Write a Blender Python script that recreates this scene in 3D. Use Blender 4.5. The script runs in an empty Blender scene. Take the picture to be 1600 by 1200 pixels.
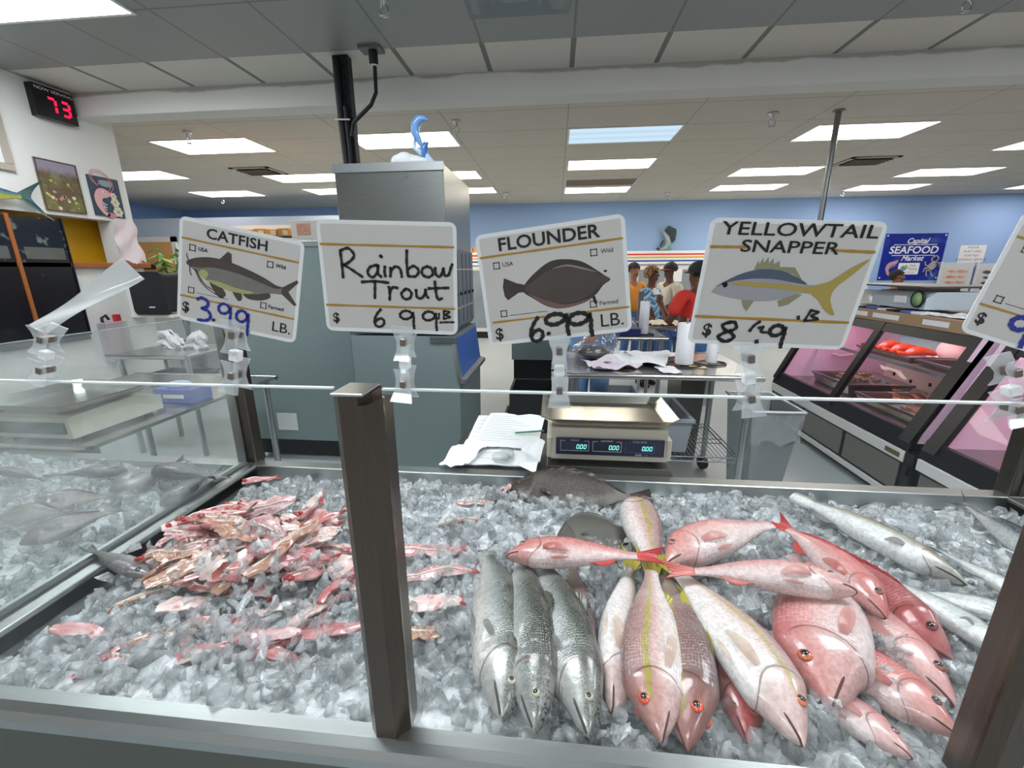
import bpy, bmesh, math, random
import numpy as np
from mathutils import Vector, Matrix, Euler, noise

SC = bpy.context.scene
COL = SC.collection
PI = math.pi

# ------------------------------------------------------------------ camera, world, exposure
FPX, PIT, YAW, ROL, CAMH = 666.0, math.radians(15.0), math.radians(5.8), math.radians(0.3), 1.5
cp, sp, cy, sy, cr, sr = math.cos(PIT), math.sin(PIT), math.cos(YAW), math.sin(YAW), math.cos(ROL), math.sin(ROL)
FW = np.array([-sy*cp, cy*cp, -sp]); _r = np.array([cy, sy, 0.0]); _u = np.cross(_r, FW)
RT = _r*cr - _u*sr; UP = _u*cr + _r*sr
cam_data = bpy.data.cameras.new('camera')
cam_data.sensor_fit = 'HORIZONTAL'; cam_data.sensor_width = 36.0
cam_data.lens = FPX/1600.0*36.0; cam_data.clip_start = 0.02; cam_data.clip_end = 100
cam = bpy.data.objects.new('camera', cam_data); COL.objects.link(cam)
cam.matrix_world = Matrix(((RT[0], UP[0], -FW[0], 0), (RT[1], UP[1], -FW[1], 0), (RT[2], UP[2], -FW[2], CAMH), (0, 0, 0, 1)))
SC.camera = cam
SC.view_settings.view_transform = 'Standard'; SC.view_settings.look = 'None'
SC.view_settings.gamma = 1; SC.view_settings.use_curve_mapping = False
SC.view_settings.exposure = 0.25
world = bpy.data.worlds.new('world'); SC.world = world; world.use_nodes = True
world.node_tree.nodes['Background'].inputs[0].default_value = (0.95, 0.97, 1.0, 1)
world.node_tree.nodes['Background'].inputs[1].default_value = 0.36
LAMP = 10.0          # emission of the ceiling troffers

def ray(x, y): return FW + RT*(x-800)/FPX - UP*(y-600)/FPX
C0 = np.array([0, 0, CAMH])
def atz(x, y, z): d = ray(x, y); return Vector(C0 + d*(z-CAMH)/d[2])
def aty(x, y, Y): d = ray(x, y); return Vector(C0 + d*Y/d[1])
def atx(x, y, X): d = ray(x, y); return Vector(C0 + d*X/d[0])

# ------------------------------------------------------------------ materials
def lin(c):
    if isinstance(c, str): c = [int(c[i:i+2], 16) for i in (0, 2, 4)]
    c = [v/255.0 for v in c]
    return tuple(v/12.92 if v <= .04045 else ((v+.055)/1.055)**2.4 for v in c) + (1.0,)
MATS = {}
class NT:
    def __init__(s, name):
        s.m = bpy.data.materials.new(name); s.m.use_nodes = True
        s.t = s.m.node_tree; s.t.nodes.clear(); s.out = s.n('ShaderNodeOutputMaterial')
    def n(s, ty, ins=None, **kw):
        o = s.t.nodes.new(ty)
        for k, v in kw.items(): setattr(o, k, v)
        for k, v in (ins or {}).items(): s.put(o.inputs[k], v)
        return o
    def put(s, sock, v):
        if hasattr(v, 'is_linked') or hasattr(v, 'links'): s.t.links.new(v, sock)
        elif hasattr(v, 'outputs'): s.t.links.new(v.outputs[0], sock)
        else:
            try: sock.default_value = v
            except Exception: sock.default_value = v[:3] if hasattr(v, '__len__') else (v, v, v)
    def math(s, op, a, b=0.0, c=0.0, clamp=False):
        o = s.n('ShaderNodeMath', operation=op, use_clamp=clamp)
        s.put(o.inputs[0], a); s.put(o.inputs[1], b); s.put(o.inputs[2], c); return o.outputs[0]
    def mix(s, f, a, b, blend='MIX'):
        o = s.n('ShaderNodeMix', data_type='RGBA', blend_type=blend)
        s.put(o.inputs[0], f); s.put(o.inputs[6], a); s.put(o.inputs[7], b); return o.outputs[2]
    def ramp(s, f, stops, interp='LINEAR'):
        o = s.n('ShaderNodeValToRGB'); o.color_ramp.interpolation = interp
        e = o.color_ramp.elements
        while len(e) < len(stops): e.new(.5)
        for i, (p, c) in enumerate(stops):
            e[i].position = p; e[i].color = c if len(c) == 4 else tuple(c)+(1,)
        s.put(o.inputs[0], f); return o.outputs[0]
    def smooth(s, v, a, b):
        o = s.n('ShaderNodeMapRange', interpolation_type='SMOOTHSTEP')
        s.put(o.inputs[0], v); o.inputs[1].default_value = a; o.inputs[2].default_value = b; return o.outputs[0]
    def noise(s, scale, detail=3, vec=None, rough=.5, dim='3D'):
        o = s.n('ShaderNodeTexNoise', noise_dimensions=dim); o.inputs['Scale'].default_value = scale
        o.inputs['Detail'].default_value = detail; o.inputs['Roughness'].default_value = rough
        s.put(o.inputs['Vector'], vec if vec is not None else s.obj()); return o.outputs[0]
    def obj(s):
        if not hasattr(s, '_tc'): s._tc = s.n('ShaderNodeTexCoord')
        return s._tc.outputs['Object']
    def uv(s):
        s.obj(); return s._tc.outputs['UV']
    def bump(s, h, strength=.3, dist=.01):
        o = s.n('ShaderNodeBump'); s.put(o.inputs['Height'], h)
        o.inputs['Strength'].default_value = strength; o.inputs['Distance'].default_value = dist; return o.outputs[0]
    def principled(s, col, rough=.5, metal=0, spec=.5, normal=None, trans=0, ior=1.45, coat=0, emit=None, es=0, sss=0):
        p = s.n('ShaderNodeBsdfPrincipled')
        s.put(p.inputs['Base Color'], col); s.put(p.inputs['Roughness'], rough); s.put(p.inputs['Metallic'], metal)
        p.inputs['Specular IOR Level'].default_value = spec; p.inputs['Transmission Weight'].default_value = trans
        p.inputs['IOR'].default_value = ior; p.inputs['Coat Weight'].default_value = coat
        p.inputs['Coat Roughness'].default_value = .08
        if normal is not None: s.put(p.inputs['Normal'], normal)
        if emit is not None: s.put(p.inputs['Emission Color'], emit); p.inputs['Emission Strength'].default_value = es
        return p.outputs[0]
    def done(s, sh): s.put(s.out.inputs[0], sh); return s.m

def M(name, col, rough=.5, metal=0, spec=.5, var=None, bump=None, trans=0, ior=1.45, coat=0, emit=None, es=0):
    """plain procedural material; var=(scale, amount) noise in the colour, bump=(scale, strength)"""
    if name in MATS: return MATS[name]
    t = NT(name); c = lin(col)
    if var:
        f = t.noise(var[0], 4)
        c = t.mix(f, tuple(v*(1-var[1]) for v in c[:3])+(1,), tuple(min(1, v*(1+var[1])) for v in c[:3])+(1,))
    nb = t.bump(t.noise(bump[0], 3), bump[1], .004) if bump else None
    MATS[name] = t.done(t.principled(c, rough, metal, spec, nb, trans, ior, coat, lin(emit) if emit else None, es))
    return MATS[name]
def emission(name, col, strength):
    if name not in MATS:
        t = NT(name); MATS[name] = t.done(t.n('ShaderNodeEmission', {'Color': lin(col), 'Strength': strength}).outputs[0])
    return MATS[name]
def clear_pane(name, haze=.03, hazecol='dfe8ea', tint='fbfdfc', rough=.02, fres=1.5, hazevar=None):
    """thin clear sheet: see-through with mirror reflections and a little surface film"""
    if name in MATS: return MATS[name]
    t = NT(name)
    tr = t.n('ShaderNodeBsdfTransparent', {'Color': lin(tint)}).outputs[0]
    gl = t.n('ShaderNodeBsdfGlossy', {'Color': (1, 1, 1, 1), 'Roughness': rough}).outputs[0]
    di = t.n('ShaderNodeBsdfDiffuse', {'Color': lin(hazecol)}).outputs[0]
    f = haze
    if hazevar: f = t.math('MULTIPLY_ADD', t.smooth(t.noise(hazevar[0], 3), .3, .75), hazevar[1], haze)
    a = t.n('ShaderNodeMixShader', {0: f}); t.put(a.inputs[1], tr); t.put(a.inputs[2], di)
    f0 = ((fres-1)/(fres+1))**2
    fc = t.n('ShaderNodeLayerWeight', {'Blend': .5}).outputs['Facing']
    fr = t.math('MULTIPLY_ADD', t.math('POWER', fc, 5.0), .8*(1-f0), f0*.8)
    b = t.n('ShaderNodeMixShader'); t.put(b.inputs[0], fr); t.put(b.inputs[1], a.outputs[0]); t.put(b.inputs[2], gl)
    MATS[name] = t.done(b.outputs[0]); return MATS[name]
def brushed(name, col='b9bab8', rough=.28, scale=(4, 4, 160), amt=.12, metal=1.0):
    if name in MATS: return MATS[name]
    t = NT(name); mp = t.n('ShaderNodeMapping', {'Vector': t.obj(), 'Scale': scale})
    f = t.noise(6, 4, mp.outputs[0]); g = t.noise(3, 3)
    c = lin(col); k = t.math('ADD', t.math('MULTIPLY', f, .6), t.math('MULTIPLY', g, .4))
    cc = t.mix(k, tuple(v*(1-amt*2) for v in c[:3])+(1,), tuple(min(1, v*(1+amt)) for v in c[:3])+(1,))
    rr = t.math('MULTIPLY_ADD', k, .18, rough-.09)
    MATS[name] = t.done(t.principled(cc, rr, metal)); return MATS[name]

# ------------------------------------------------------------------ mesh builder
def rotm(rx=0, ry=0, rz=0, loc=(0, 0, 0)):
    return Matrix.Translation(Vector(loc)) @ Euler((rx, ry, rz)).to_matrix().to_4x4()
class MB:
    def __init__(s): s.v = []; s.f = []; s.mi = []; s.sm = []; s.uv = []; s.hasuv = False
    def add(s, vs, fs, mi=0, smooth=False, uv=None, X=None):
        o = len(s.v)
        for i, p in enumerate(vs):
            p = Vector(p)
            s.v.append(X @ p if X is not None else p)
            s.uv.append(uv[i] if uv is not None else (0, 0))
        if uv is not None: s.hasuv = True
        for f in fs: s.f.append([o+i for i in f]); s.mi.append(mi); s.sm.append(smooth)
        return s
    def box(s, x0, x1, y0, y1, z0, z1, mi=0, bev=0, X=None):
        b = min(bev, abs(x1-x0)*.49, abs(y1-y0)*.49, abs(z1-z0)*.49)
        if b <= 0:
            vs = [(x, y, z) for x in (x0, x1) for y in (y0, y1) for z in (z0, z1)]
            return s.add(vs, [(0, 1, 3, 2), (4, 6, 7, 5), (0, 4, 5, 1), (2, 3, 7, 6), (0, 2, 6, 4), (1, 5, 7, 3)], mi, False, None, X)
        bm = bmesh.new(); bmesh.ops.create_cube(bm, size=1)
        for v in bm.verts: v.co = Vector(((x0+x1)/2+v.co.x*(x1-x0), (y0+y1)/2+v.co.y*(y1-y0), (z0+z1)/2+v.co.z*(z1-z0)))
        bmesh.ops.bevel(bm, geom=bm.edges[:], offset=b, segments=2, affect='EDGES', profile=.5)
        return s.bm(bm, mi, False, X)
    def bm(s, bm, mi=0, smooth=False, X=None):
        bm.verts.index_update()
        s.add([v.co.copy() for v in bm.verts], [[v.index for v in f.verts] for f in bm.faces], mi, smooth, None, X); bm.free(); return s
    def tube(s, pts, r, n=8, mi=0, caps=True, X=None, smooth=True, squash=1.0):
        pts = [Vector(p) for p in pts]; m = len(pts)
        rs = [r]*m if not hasattr(r, '__len__') else list(r)
        vs = []; ref = None
        for i, p in enumerate(pts):
            d = (pts[min(i+1, m-1)]-pts[max(i-1, 0)]).normalized()
            if ref is None:
                ref = Vector((0, 0, 1)) if abs(d.z) < .9 else Vector((1, 0, 0))
            a = (ref - d*ref.dot(d)).normalized(); ref = a; b = d.cross(a)
            for k in range(n):
                t = 2*PI*k/n; vs.append(p + a*math.cos(t)*rs[i]*squash + b*math.sin(t)*rs[i])
        fs = [[i*n+k, i*n+(k+1) % n, (i+1)*n+(k+1) % n, (i+1)*n+k] for i in range(m-1) for k in range(n)]
        s.add(vs, fs, mi, smooth, None, X)
        if caps: s.add(vs[:n], [list(range(n))[::-1]], mi, False, None, X); s.add(vs[-n:], [list(range(n))], mi, False, None, X)
        return s
    def lathe(s, prof, n=24, mi=0, X=None, smooth=True):
        vs = []; m = len(prof)
        for (r, z) in prof:
            for k in range(n): t = 2*PI*k/n; vs.append((r*math.cos(t), r*math.sin(t), z))
        fs = [[i*n+k, i*n+(k+1) % n, (i+1)*n+(k+1) % n, (i+1)*n+k] for i in range(m-1) for k in range(n)]
        if prof[0][0] > 1e-6: fs.append(list(range(n))[::-1])
        if prof[-1][0] > 1e-6: fs.append([(m-1)*n+k for k in range(n)])
        return s.add(vs, fs, mi, smooth, None, X)
    def prism(s, poly, z0, z1, mi=0, X=None):
        n = len(poly)
        vs = [(p[0], p[1], z0) for p in poly]+[(p[0], p[1], z1) for p in poly]
        a = sum(poly[i][0]*poly[(i+1) % n][1]-poly[(i+1) % n][0]*poly[i][1] for i in range(n))
        fs = [list(range(n))[::-1], list(range(n, 2*n))]+[[i, (i+1) % n, n+(i+1) % n, n+i] for i in range(n)]
        if a < 0: fs = [f[::-1] for f in fs]
        return s.add(vs, fs, mi, False, None, X)
    def poly(s, pts, mi=0, X=None): return s.add(pts, [list(range(len(pts)))], mi, False, None, X)
    def grid(s, P, cu=False, cv=False, mi=0, smooth=True, UV=None, X=None):
        nu, nv = len(P), len(P[0])
        vs = [p for row in P for p in row]
        uv = [q for row in UV for q in row] if UV is not None else None
        fs = []
        for i in range(nu if cu else nu-1):
            for j in range(nv if cv else nv-1):
                fs.append([i*nv+j, ((i+1) % nu)*nv+j, ((i+1) % nu)*nv+(j+1) % nv, i*nv+(j+1) % nv])
        return s.add(vs, fs, mi, smooth, uv, X)
    def ball(s, c, r, nu=12, nv=16, mi=0, X=None):
        r = (r, r, r) if not hasattr(r, '__len__') else r
        P = [[(c[0]+r[0]*math.sin(PI*i/nu)*math.cos(2*PI*j/nv), c[1]+r[1]*math.sin(PI*i/nu)*math.sin(2*PI*j/nv), c[2]+r[2]*math.cos(PI*i/nu)) for j in range(nv)] for i in range(nu+1)]
        return s.grid(P, False, True, mi, True, None, X)
    def text(s, body, size, X, mi=0, align='CENTER', shear=0, sx=1, depth=0.0, bold=0.0):
        cu = bpy.data.curves.new('lettering', 'FONT'); cu.body = body; cu.size = size; cu.align_x = align; cu.align_y = 'CENTER'
        cu.shear = shear; cu.resolution_u = 3; cu.extrude = depth; cu.offset = bold
        ob = bpy.data.objects.new('lettering', cu)
        me = bpy.data.meshes.new_from_object(ob)
        s.add([(v.co.x*sx, v.co.y, v.co.z) for v in me.vertices], [list(p.vertices) for p in me.polygons], mi, False, None, X)
        bpy.data.objects.remove(ob); bpy.data.curves.remove(cu); bpy.data.meshes.remove(me); return s
    def stroke(s, pts, w, X, mi=0, z=0.0):
        """flat pen stroke through 2-D points, rounded by Catmull-Rom"""
        P = [Vector((p[0], p[1], 0)) for p in pts]; Q = []
        for i in range(len(P)-1):
            a, b, c, d = P[max(i-1, 0)], P[i], P[i+1], P[min(i+2, len(P)-1)]
            for k in range(5):
                t = k/5.0
                Q.append(.5*((2*b)+(c-a)*t+(2*a-5*b+4*c-d)*t*t+(3*b-a-3*c+d)*t**3))
        Q.append(P[-1]); vs = []
        for i, p in enumerate(Q):
            d = Q[min(i+1, len(Q)-1)]-Q[max(i-1, 0)]
            d = d.normalized() if d.length > 1e-9 else Vector((1, 0, 0))
            nrm = Vector((-d.y, d.x, 0))*w*.5*(1+.18*math.sin(i*1.7))
            if i == 0: p = p-d*w*.3
            if i == len(Q)-1: p = p+d*w*.3
            vs += [(p.x+nrm.x, p.y+nrm.y, z), (p.x-nrm.x, p.y-nrm.y, z)]
        return s.add(vs, [[2*i, 2*i+1, 2*i+3, 2*i+2] for i in range(len(Q)-1)], mi, False, None, X)
    def build(s, name, mats, parent=None, origin=None, local=False):
        if not isinstance(mats, (list, tuple)): mats = [mats]
        if parent is None:
            if origin is None:
                xs = [v.x for v in s.v]; ys = [v.y for v in s.v]; zs = [v.z for v in s.v]
                origin = ((min(xs)+max(xs))/2, (min(ys)+max(ys))/2, min(zs))
            off = Vector(origin)
        else: off = Vector((0, 0, 0)) if local else ABS[parent.name]
        me = bpy.data.meshes.new(name)
        me.from_pydata([tuple(v-off) for v in s.v], [], s.f)
        for m in mats: me.materials.append(m)
        me.polygons.foreach_set('material_index', s.mi); me.polygons.foreach_set('use_smooth', s.sm)
        if s.hasuv:
            ul = me.uv_layers.new(name='UVMap'); li = np.zeros(len(me.loops), np.int32); me.loops.foreach_get('vertex_index', li)
            ul.data.foreach_set('uv', np.array(s.uv, np.float32)[li].ravel())
        me.update()
        ob = bpy.data.objects.new(name, me); COL.objects.link(ob)
        if parent is None: ob.location = off; ABS[ob.name] = off.copy()
        else: ob.parent = parent; ABS[ob.name] = off.copy()
        return ob
ABS = {}
def thing(name, label, cat, loc=(0, 0, 0), group=None, rz=0):
    o = bpy.data.objects.new(name, None); COL.objects.link(o); o.empty_display_size = .05
    o.location = loc; o.rotation_euler = (0, 0, rz); ABS[o.name] = Vector(loc)
    return tag(o, label, cat, group)
def tag(o, label, cat, group=None, kind=None):
    o['label'] = label; o['category'] = cat
    if group: o['group'] = group
    if kind: o['kind'] = kind
    return o
def struct(o, label=None, cat=None):
    o['kind'] = 'structure'
    if label: o['label'] = label
    if cat: o['category'] = cat
    return o
def copy_tree(o, parent=None):
    c = o.copy(); COL.objects.link(c)
    if parent is not None: c.parent = parent
    ABS[c.name] = ABS[o.name].copy()
    for ch in list(o.children): copy_tree(ch, c)
    return c
# ------------------------------------------------------------------ setting
CEIL = 2.95; G = .6096; GX, GY = .083, 5.126
def ceiling_mat(name, col, line, px, py, w=.012, rough=.8, bump=None, var=(1.2, .05)):
    t = NT(name); sx = t.n('ShaderNodeSeparateXYZ', {0: t.obj()})
    def ln(s, off, per):
        f = t.math('FRACT', t.math('MULTIPLY', t.math('SUBTRACT', s, off), 1/per))
        return t.math('LESS_THAN', t.math('ABSOLUTE', t.math('SUBTRACT', f, .5)), w/per)
    m = t.math('MAXIMUM', ln(sx.outputs[0], GX-px/2, px), ln(sx.outputs[1], GY-py/2, py))
    c = lin(col); f = t.noise(var[0], 3)
    cc = t.mix(f, tuple(v*(1-var[1]) for v in c[:3])+(1,), tuple(v*(1+var[1]) for v in c[:3])+(1,))
    cc = t.mix(m, cc, lin(line))
    nb = t.bump(t.noise(bump[0], 3), bump[1], .004) if bump else None
    return t.done(t.principled(cc, rough, 0, .4, nb))
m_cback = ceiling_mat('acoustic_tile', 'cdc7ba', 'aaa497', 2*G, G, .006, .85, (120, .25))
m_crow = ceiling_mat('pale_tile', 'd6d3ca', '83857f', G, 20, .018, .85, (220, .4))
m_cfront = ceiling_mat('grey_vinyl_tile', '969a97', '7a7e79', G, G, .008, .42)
mb = MB()
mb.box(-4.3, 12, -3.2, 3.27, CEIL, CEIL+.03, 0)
mb.box(-4.3, 12, 3.27, 3.70, CEIL+.004, CEIL+.03, 1)
mb.box(-12, 14, 3.70, 10.7, CEIL, CEIL+.03, 2)
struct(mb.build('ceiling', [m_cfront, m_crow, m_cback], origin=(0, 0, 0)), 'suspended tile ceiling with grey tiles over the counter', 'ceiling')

t = NT('dusty_white_paint'); sx = t.n('ShaderNodeSeparateXYZ', {0: t.obj()})
nz = t.noise(2.2, 5); zz = t.math('MULTIPLY_ADD', nz, .11, sx.outputs[2])
dust = t.smooth(zz, 2.972, 2.990)
cc = t.mix(t.math('MULTIPLY', dust, .55), lin('dcdcd6'), lin('7c7368'))
m_beam = t.done(t.principled(cc, .75))
mb = MB().box(-4.22, 12, 3.70, 3.88, 2.775, CEIL, 0, .004)
struct(mb.build('trim_1', m_beam, origin=(0, 0, 0)), 'white ceiling beam with brown dust along its top edge', 'beam')

m_white = M('white_wall_paint', 'e2e1db', .7, var=(1.5, .03), bump=(60, .06))
m_blue = M('blue_wall_paint', '9cbce8', .6, var=(.6, .06))
m_paleblue = M('pale_blue_wall_paint', 'bccadc', .6)
m_yellow = M('yellow_paint', 'd9a514', .6)
m_wood = M('brown_wood', '9a5a2b', .45, var=(8, .25))
t = NT('grey_floor'); f = t.noise(1.3, 4); f2 = t.noise(30, 3)
cc = t.mix(f, lin('a9b2b4'), lin('c3cacb')); cc = t.mix(t.math('MULTIPLY', f2, .25), cc, lin('9aa2a4'))
m_floor = t.done(t.principled(cc, .35, 0, .5))
struct(MB().box(-12, 14, -3.2, 10.7, -.05, 0).build('floor', m_floor, origin=(0, 0, 0)), 'pale grey shop floor', 'floor')

WX = -4.1
mb = MB()
o0, o1, z0, z1 = 1.6, 3.80, 1.58, 1.955       # pass-through opening
mb.box(WX-.14, WX, -3.2, o0, 0, CEIL); mb.box(WX-.14, WX, o1, 4.02, 0, CEIL)
mb.box(WX-.14, WX, o0, o1, 0, z0); mb.box(WX-.14, WX, o0, o1, z1, CEIL)
wl = struct(mb.build('wall_left', m_white, origin=(0, 0, 0)), 'white partition wall with a pass-through opening', 'wall')
MB().box(WX-.30, WX-.25, 1.2, 4.02, 1.3, 2.3).box(WX-.25, WX-.14, 4.00, 4.02, 1.3, 2.3, 1).build('alcove_panel', [m_yellow, m_white], wl)
MB().box(WX-.25, WX+.05, o0, 4.06, z0-.045, z0, 0, .006).build('sill', m_wood, wl)

BY = 10.35
struct(MB().box(-9.2, 14, BY, BY+.1, 0, CEIL).build('wall_back', m_blue, origin=(0, 0, 0)), 'light blue back wall of the shop', 'wall')
mb = MB().box(-9.3, -9.2, 4, BY, 2.35, CEIL, 0).box(-9.3, -9.2, 4, BY, 0, 2.35, 1)
struct(mb.build('wall_far', [m_blue, m_paleblue], origin=(0, 0, 0)), 'blue side wall at the far left', 'wall')
struct(MB().box(-9.18, -3.6, 8.3, 8.4, 0, 2.52).build('wall_partition', m_paleblue, origin=(0, 0, 0)), 'pale blue partition with a wooden door', 'wall')
struct(MB().box(12, 12.1, -3.2, 10.7, 0, CEIL).build('wall_right', m_blue, origin=(0, 0, 0)))
mb = MB().box(-6.6, -3.0, 5.6, 5.75, 0, 1.03, 0, .01).box(-6.65, -2.95, 5.55, 5.8, 1.03, 1.06, 0, .005)
struct(mb.build('wall_half', m_white, origin=(0, 0, 0)), 'white half-height wall beyond the partition', 'wall')

# wooden door in the far partition
d0 = aty(213, 378, 8.27); d1 = aty(268, 378, 8.27)
mb = MB().box(d0.x, d1.x, 8.255, 8.29, 0, d1.z, 0, .004)
dr = struct(mb.build('door_1', M('maple_door', 'cf9b58', .45, var=(3, .12))), 'light wooden door behind the half wall', 'door')
MB().box(d0.x-.1, d0.x, 8.25, 8.3, 0, d1.z+.1).box(d1.x, d1.x+.1, 8.25, 8.3, 0, d1.z+.1).box(d0.x-.1, d1.x+.1, 8.25, 8.3, d1.z, d1.z+.1).build('door_frame', m_white, dr)
p = aty(233, 417, 8.22); MB().box(p.x-.12, p.x+.12, 8.20, 8.255, p.z-.05, p.z+.05, 0, .01).build('door_sign', M('black_plastic', '16171a', .4), dr)
m_black = MATS['black_plastic']

# ------------------------------------------------------------------ ceiling fixtures
m_lightframe = M('white_enamel', 'e6e4dc', .5)
def troffer_mat(name, col, strength, tube):
    t = NT(name); sx = t.n('ShaderNodeSeparateXYZ', {0: t.obj()})
    f = t.math('MULTIPLY_ADD', t.math('COSINE', t.math('MULTIPLY', sx.outputs[1], 2*PI/.2)), tube, 1-tube)
    return t.done(t.n('ShaderNodeEmission', {'Color': lin(col), 'Strength': t.math('MULTIPLY', f, strength)}).outputs[0])
m_warm = troffer_mat('warm_diffuser', 'fff6e6', LAMP, .10)
m_pink = troffer_mat('neutral_diffuser', 'fff4ee', LAMP, .10)
m_cool = troffer_mat('cool_diffuser', 'c3dcee', .98, .07)
m_over = troffer_mat('daylight_diffuser', 'f2f8ff', LAMP*1.95, .08)
m_off = M('unlit_diffuser', '7d6c55', .7)
def troffer(cx, cy, mat, label, L=2*G, W=G):
    r = thing('ceiling_light', label, 'light', (cx, cy, CEIL), 'fluorescent ceiling lights')
    a, b = L/2-.004, W/2-.004
    mb = MB()
    for (x0, x1, y0, y1) in ((-a, a, -b, -b+.02), (-a, a, b-.02, b), (-a, -a+.02, -b+.02, b-.02), (a-.02, a, -b+.02, b-.02)):
        mb.box(x0, x1, y0, y1, -.008, 0)
    mb.build('light_frame', m_lightframe, r, local=True)
    MB().box(-a+.02, a-.02, -b+.02, b-.02, -.004, -.001).build('diffuser', mat, r, local=True)
    return r
def at_c(x, y): return atz(x, y, CEIL-.004)
TR = [(at_c(972, 211), 0, m_cool, 'bluish dimmer ceiling light nearest behind the beam, centre of the shop'),
      (at_c(953, 257), 0, m_warm, 'warm ceiling light directly behind the bluish one'),
      (at_c(938, 285), 0, m_off, 'unlit brown ceiling light panel in the centre column'),
      (at_c(932, 297), 0, m_warm, 'warm ceiling light just behind the unlit panel'),
      (at_c(1345, 206), 0, m_pink, 'large ceiling light crossed by the thin steel pole'),
      (at_c(713, 217), -G, m_pink, 'ceiling light behind the dolphin figurine'),
      (at_c(336, 229), 0, m_pink, 'ceiling light with a sprinkler in front, left of the dark strut'),
      (at_c(275, 273), -G, m_pink, 'ceiling light cut off by the end of the white partition'),
      (at_c(425, 280), G, m_warm, 'ceiling light left of the steel ice machine head, nearer one'),
      (at_c(356, 303), 0, m_pink, 'ceiling light above the blue corner at far left'),
      (at_c(750, 273), -G, m_warm, 'ceiling light right of the ice machine head, nearer one'),
      (at_c(775, 297), -G, m_warm, 'ceiling light right of the ice machine head, farther one'),
      (at_c(484, 300), G, m_warm, 'ceiling light left of the ice machine head, farther one'),
      (at_c(1210, 268), 0, m_warm, 'ceiling light left of the steel pole, nearer one'),
      (at_c(1168, 293), 0, m_warm, 'ceiling light left of the steel pole, farther one'),
      (at_c(1480, 269), 0, m_pink, 'ceiling light right of the slatted ceiling vent'),
      (at_c(1383, 293), 0, m_pink, 'ceiling light above the blue banner'),
      (at_c(1540, 300), G, m_pink, 'ceiling light at the right picture edge, farther one'),
      (at_c(1582, 225), G, m_pink, 'ceiling light at the right picture edge, nearer one')]
for p, dx, m, lb in TR: troffer(p.x+dx, min(p.y, 9.45), m, lb)
troffer(-3.06, 2.42, m_over, 'ceiling light over the counter at the upper left corner')
for (x, y, lb) in ((1.55, 1.35, 'added unseen ceiling light over the right end of the counter'), (-.9, 1.05, 'added unseen ceiling light over the middle of the counter'),
                   (-.9, -1.7, 'added unseen ceiling light over the customer side, left'), (2.2, -1.7, 'added unseen ceiling light over the customer side, right'), (4.0, 1.35, 'added unseen ceiling light beyond the right end of the counter')):
    troffer(x, y, m_over, lb)  # troffers out of view, added to light the tray evenly

def sprinkler(px, py, label, z=CEIL, mat=None, s=1.0):
    p = atz(px, py, z-.004)
    r = thing('sprinkler', label, 'sprinkler', (p.x, p.y, z), 'ceiling sprinklers')
    mm = mat or M('chrome', 'c9cbcd', .15, 1)
    MB().lathe([(.0, 0), (.042*s, 0), (.038*s, -.012*s), (.018*s, -.018*s), (.016*s, -.05*s), (0, -.05*s)], 16).build('escutcheon', mm, r, local=True)
    mb = MB()
    for sg in (-1, 1):
        mb.tube([(sg*.008*s, 0, -.045*s), (sg*.026*s, 0, -.065*s), (sg*.024*s, 0, -.09*s), (0, 0, -.105*s)], .005*s, 6)
    mb.build('yoke', mm, r, local=True)
    MB().lathe([(.0, -.104*s), (.024*s, -.104*s), (.024*s, -.108*s), (0, -.108*s)], 14).build('deflector', mm, r, local=True)
sprinkler(293, 206, 'ceiling sprinkler hanging before the light left of the strut', s=1.1)
sprinkler(713, 189, 'ceiling sprinkler right of the dolphin figurine', s=1.1)
sprinkler(1208, 177, 'ceiling sprinkler left of the steel pole', s=1.2)
sprinkler(598, -8, 'ceiling sprinkler at the top edge above the black cord', s=1.0)
sprinkler(1516, -12, 'ceiling sprinkler at the top edge on the right', s=.9)
sprinkler(347, 308, 'small far sprinkler over the blue corner', s=1.2)
sprinkler(790, 302, 'small far sprinkler right of the ice machine', s=1.2)
sprinkler(1043, 301, 'small far sprinkler above the mounted sailfish', s=1.2)
sprinkler(1317, 296, 'small far sprinkler above the blue banner', s=1.2)

def vent(px, py, label, w=.6, d=.6):
    p = atz(px, py, CEIL)
    r = thing('ceiling_vent', label, 'vent', (p.x, p.y, CEIL))
    MB().box(-w/2, w/2, -d/2, d/2, -.006, 0).build('backing', M('vent_dark', '3c382f', .7), r, local=True)
    mb = MB(); a, b = w/2, d/2
    for (x0, x1, y0, y1) in ((-a, a, -b, -b+.05), (-a, a, b-.05, b), (-a, -a+.05, -b, b), (a-.05, a, -b, b)): mb.box(x0, x1, y0, y1, -.014, 0)
    mb.build('vent_frame', M('tan_enamel', 'bdb5a2', .6), r, local=True)
    for i in range(5):
        y = -b+.1+i*(d-.2)/4
        MB().box(-a+.06, a-.06, -.03, .03, -.003, 0, 0, 0, rotm(.6, 0, 0, (0, y, -.02))).build('slat', MATS['tan_enamel'], r, local=True)
vent(1352, 251, 'slatted ceiling vent right of the steel pole', .62, .5); vent(405, 267, 'slatted ceiling vent left of the ice machine head', .6, .5)
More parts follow.
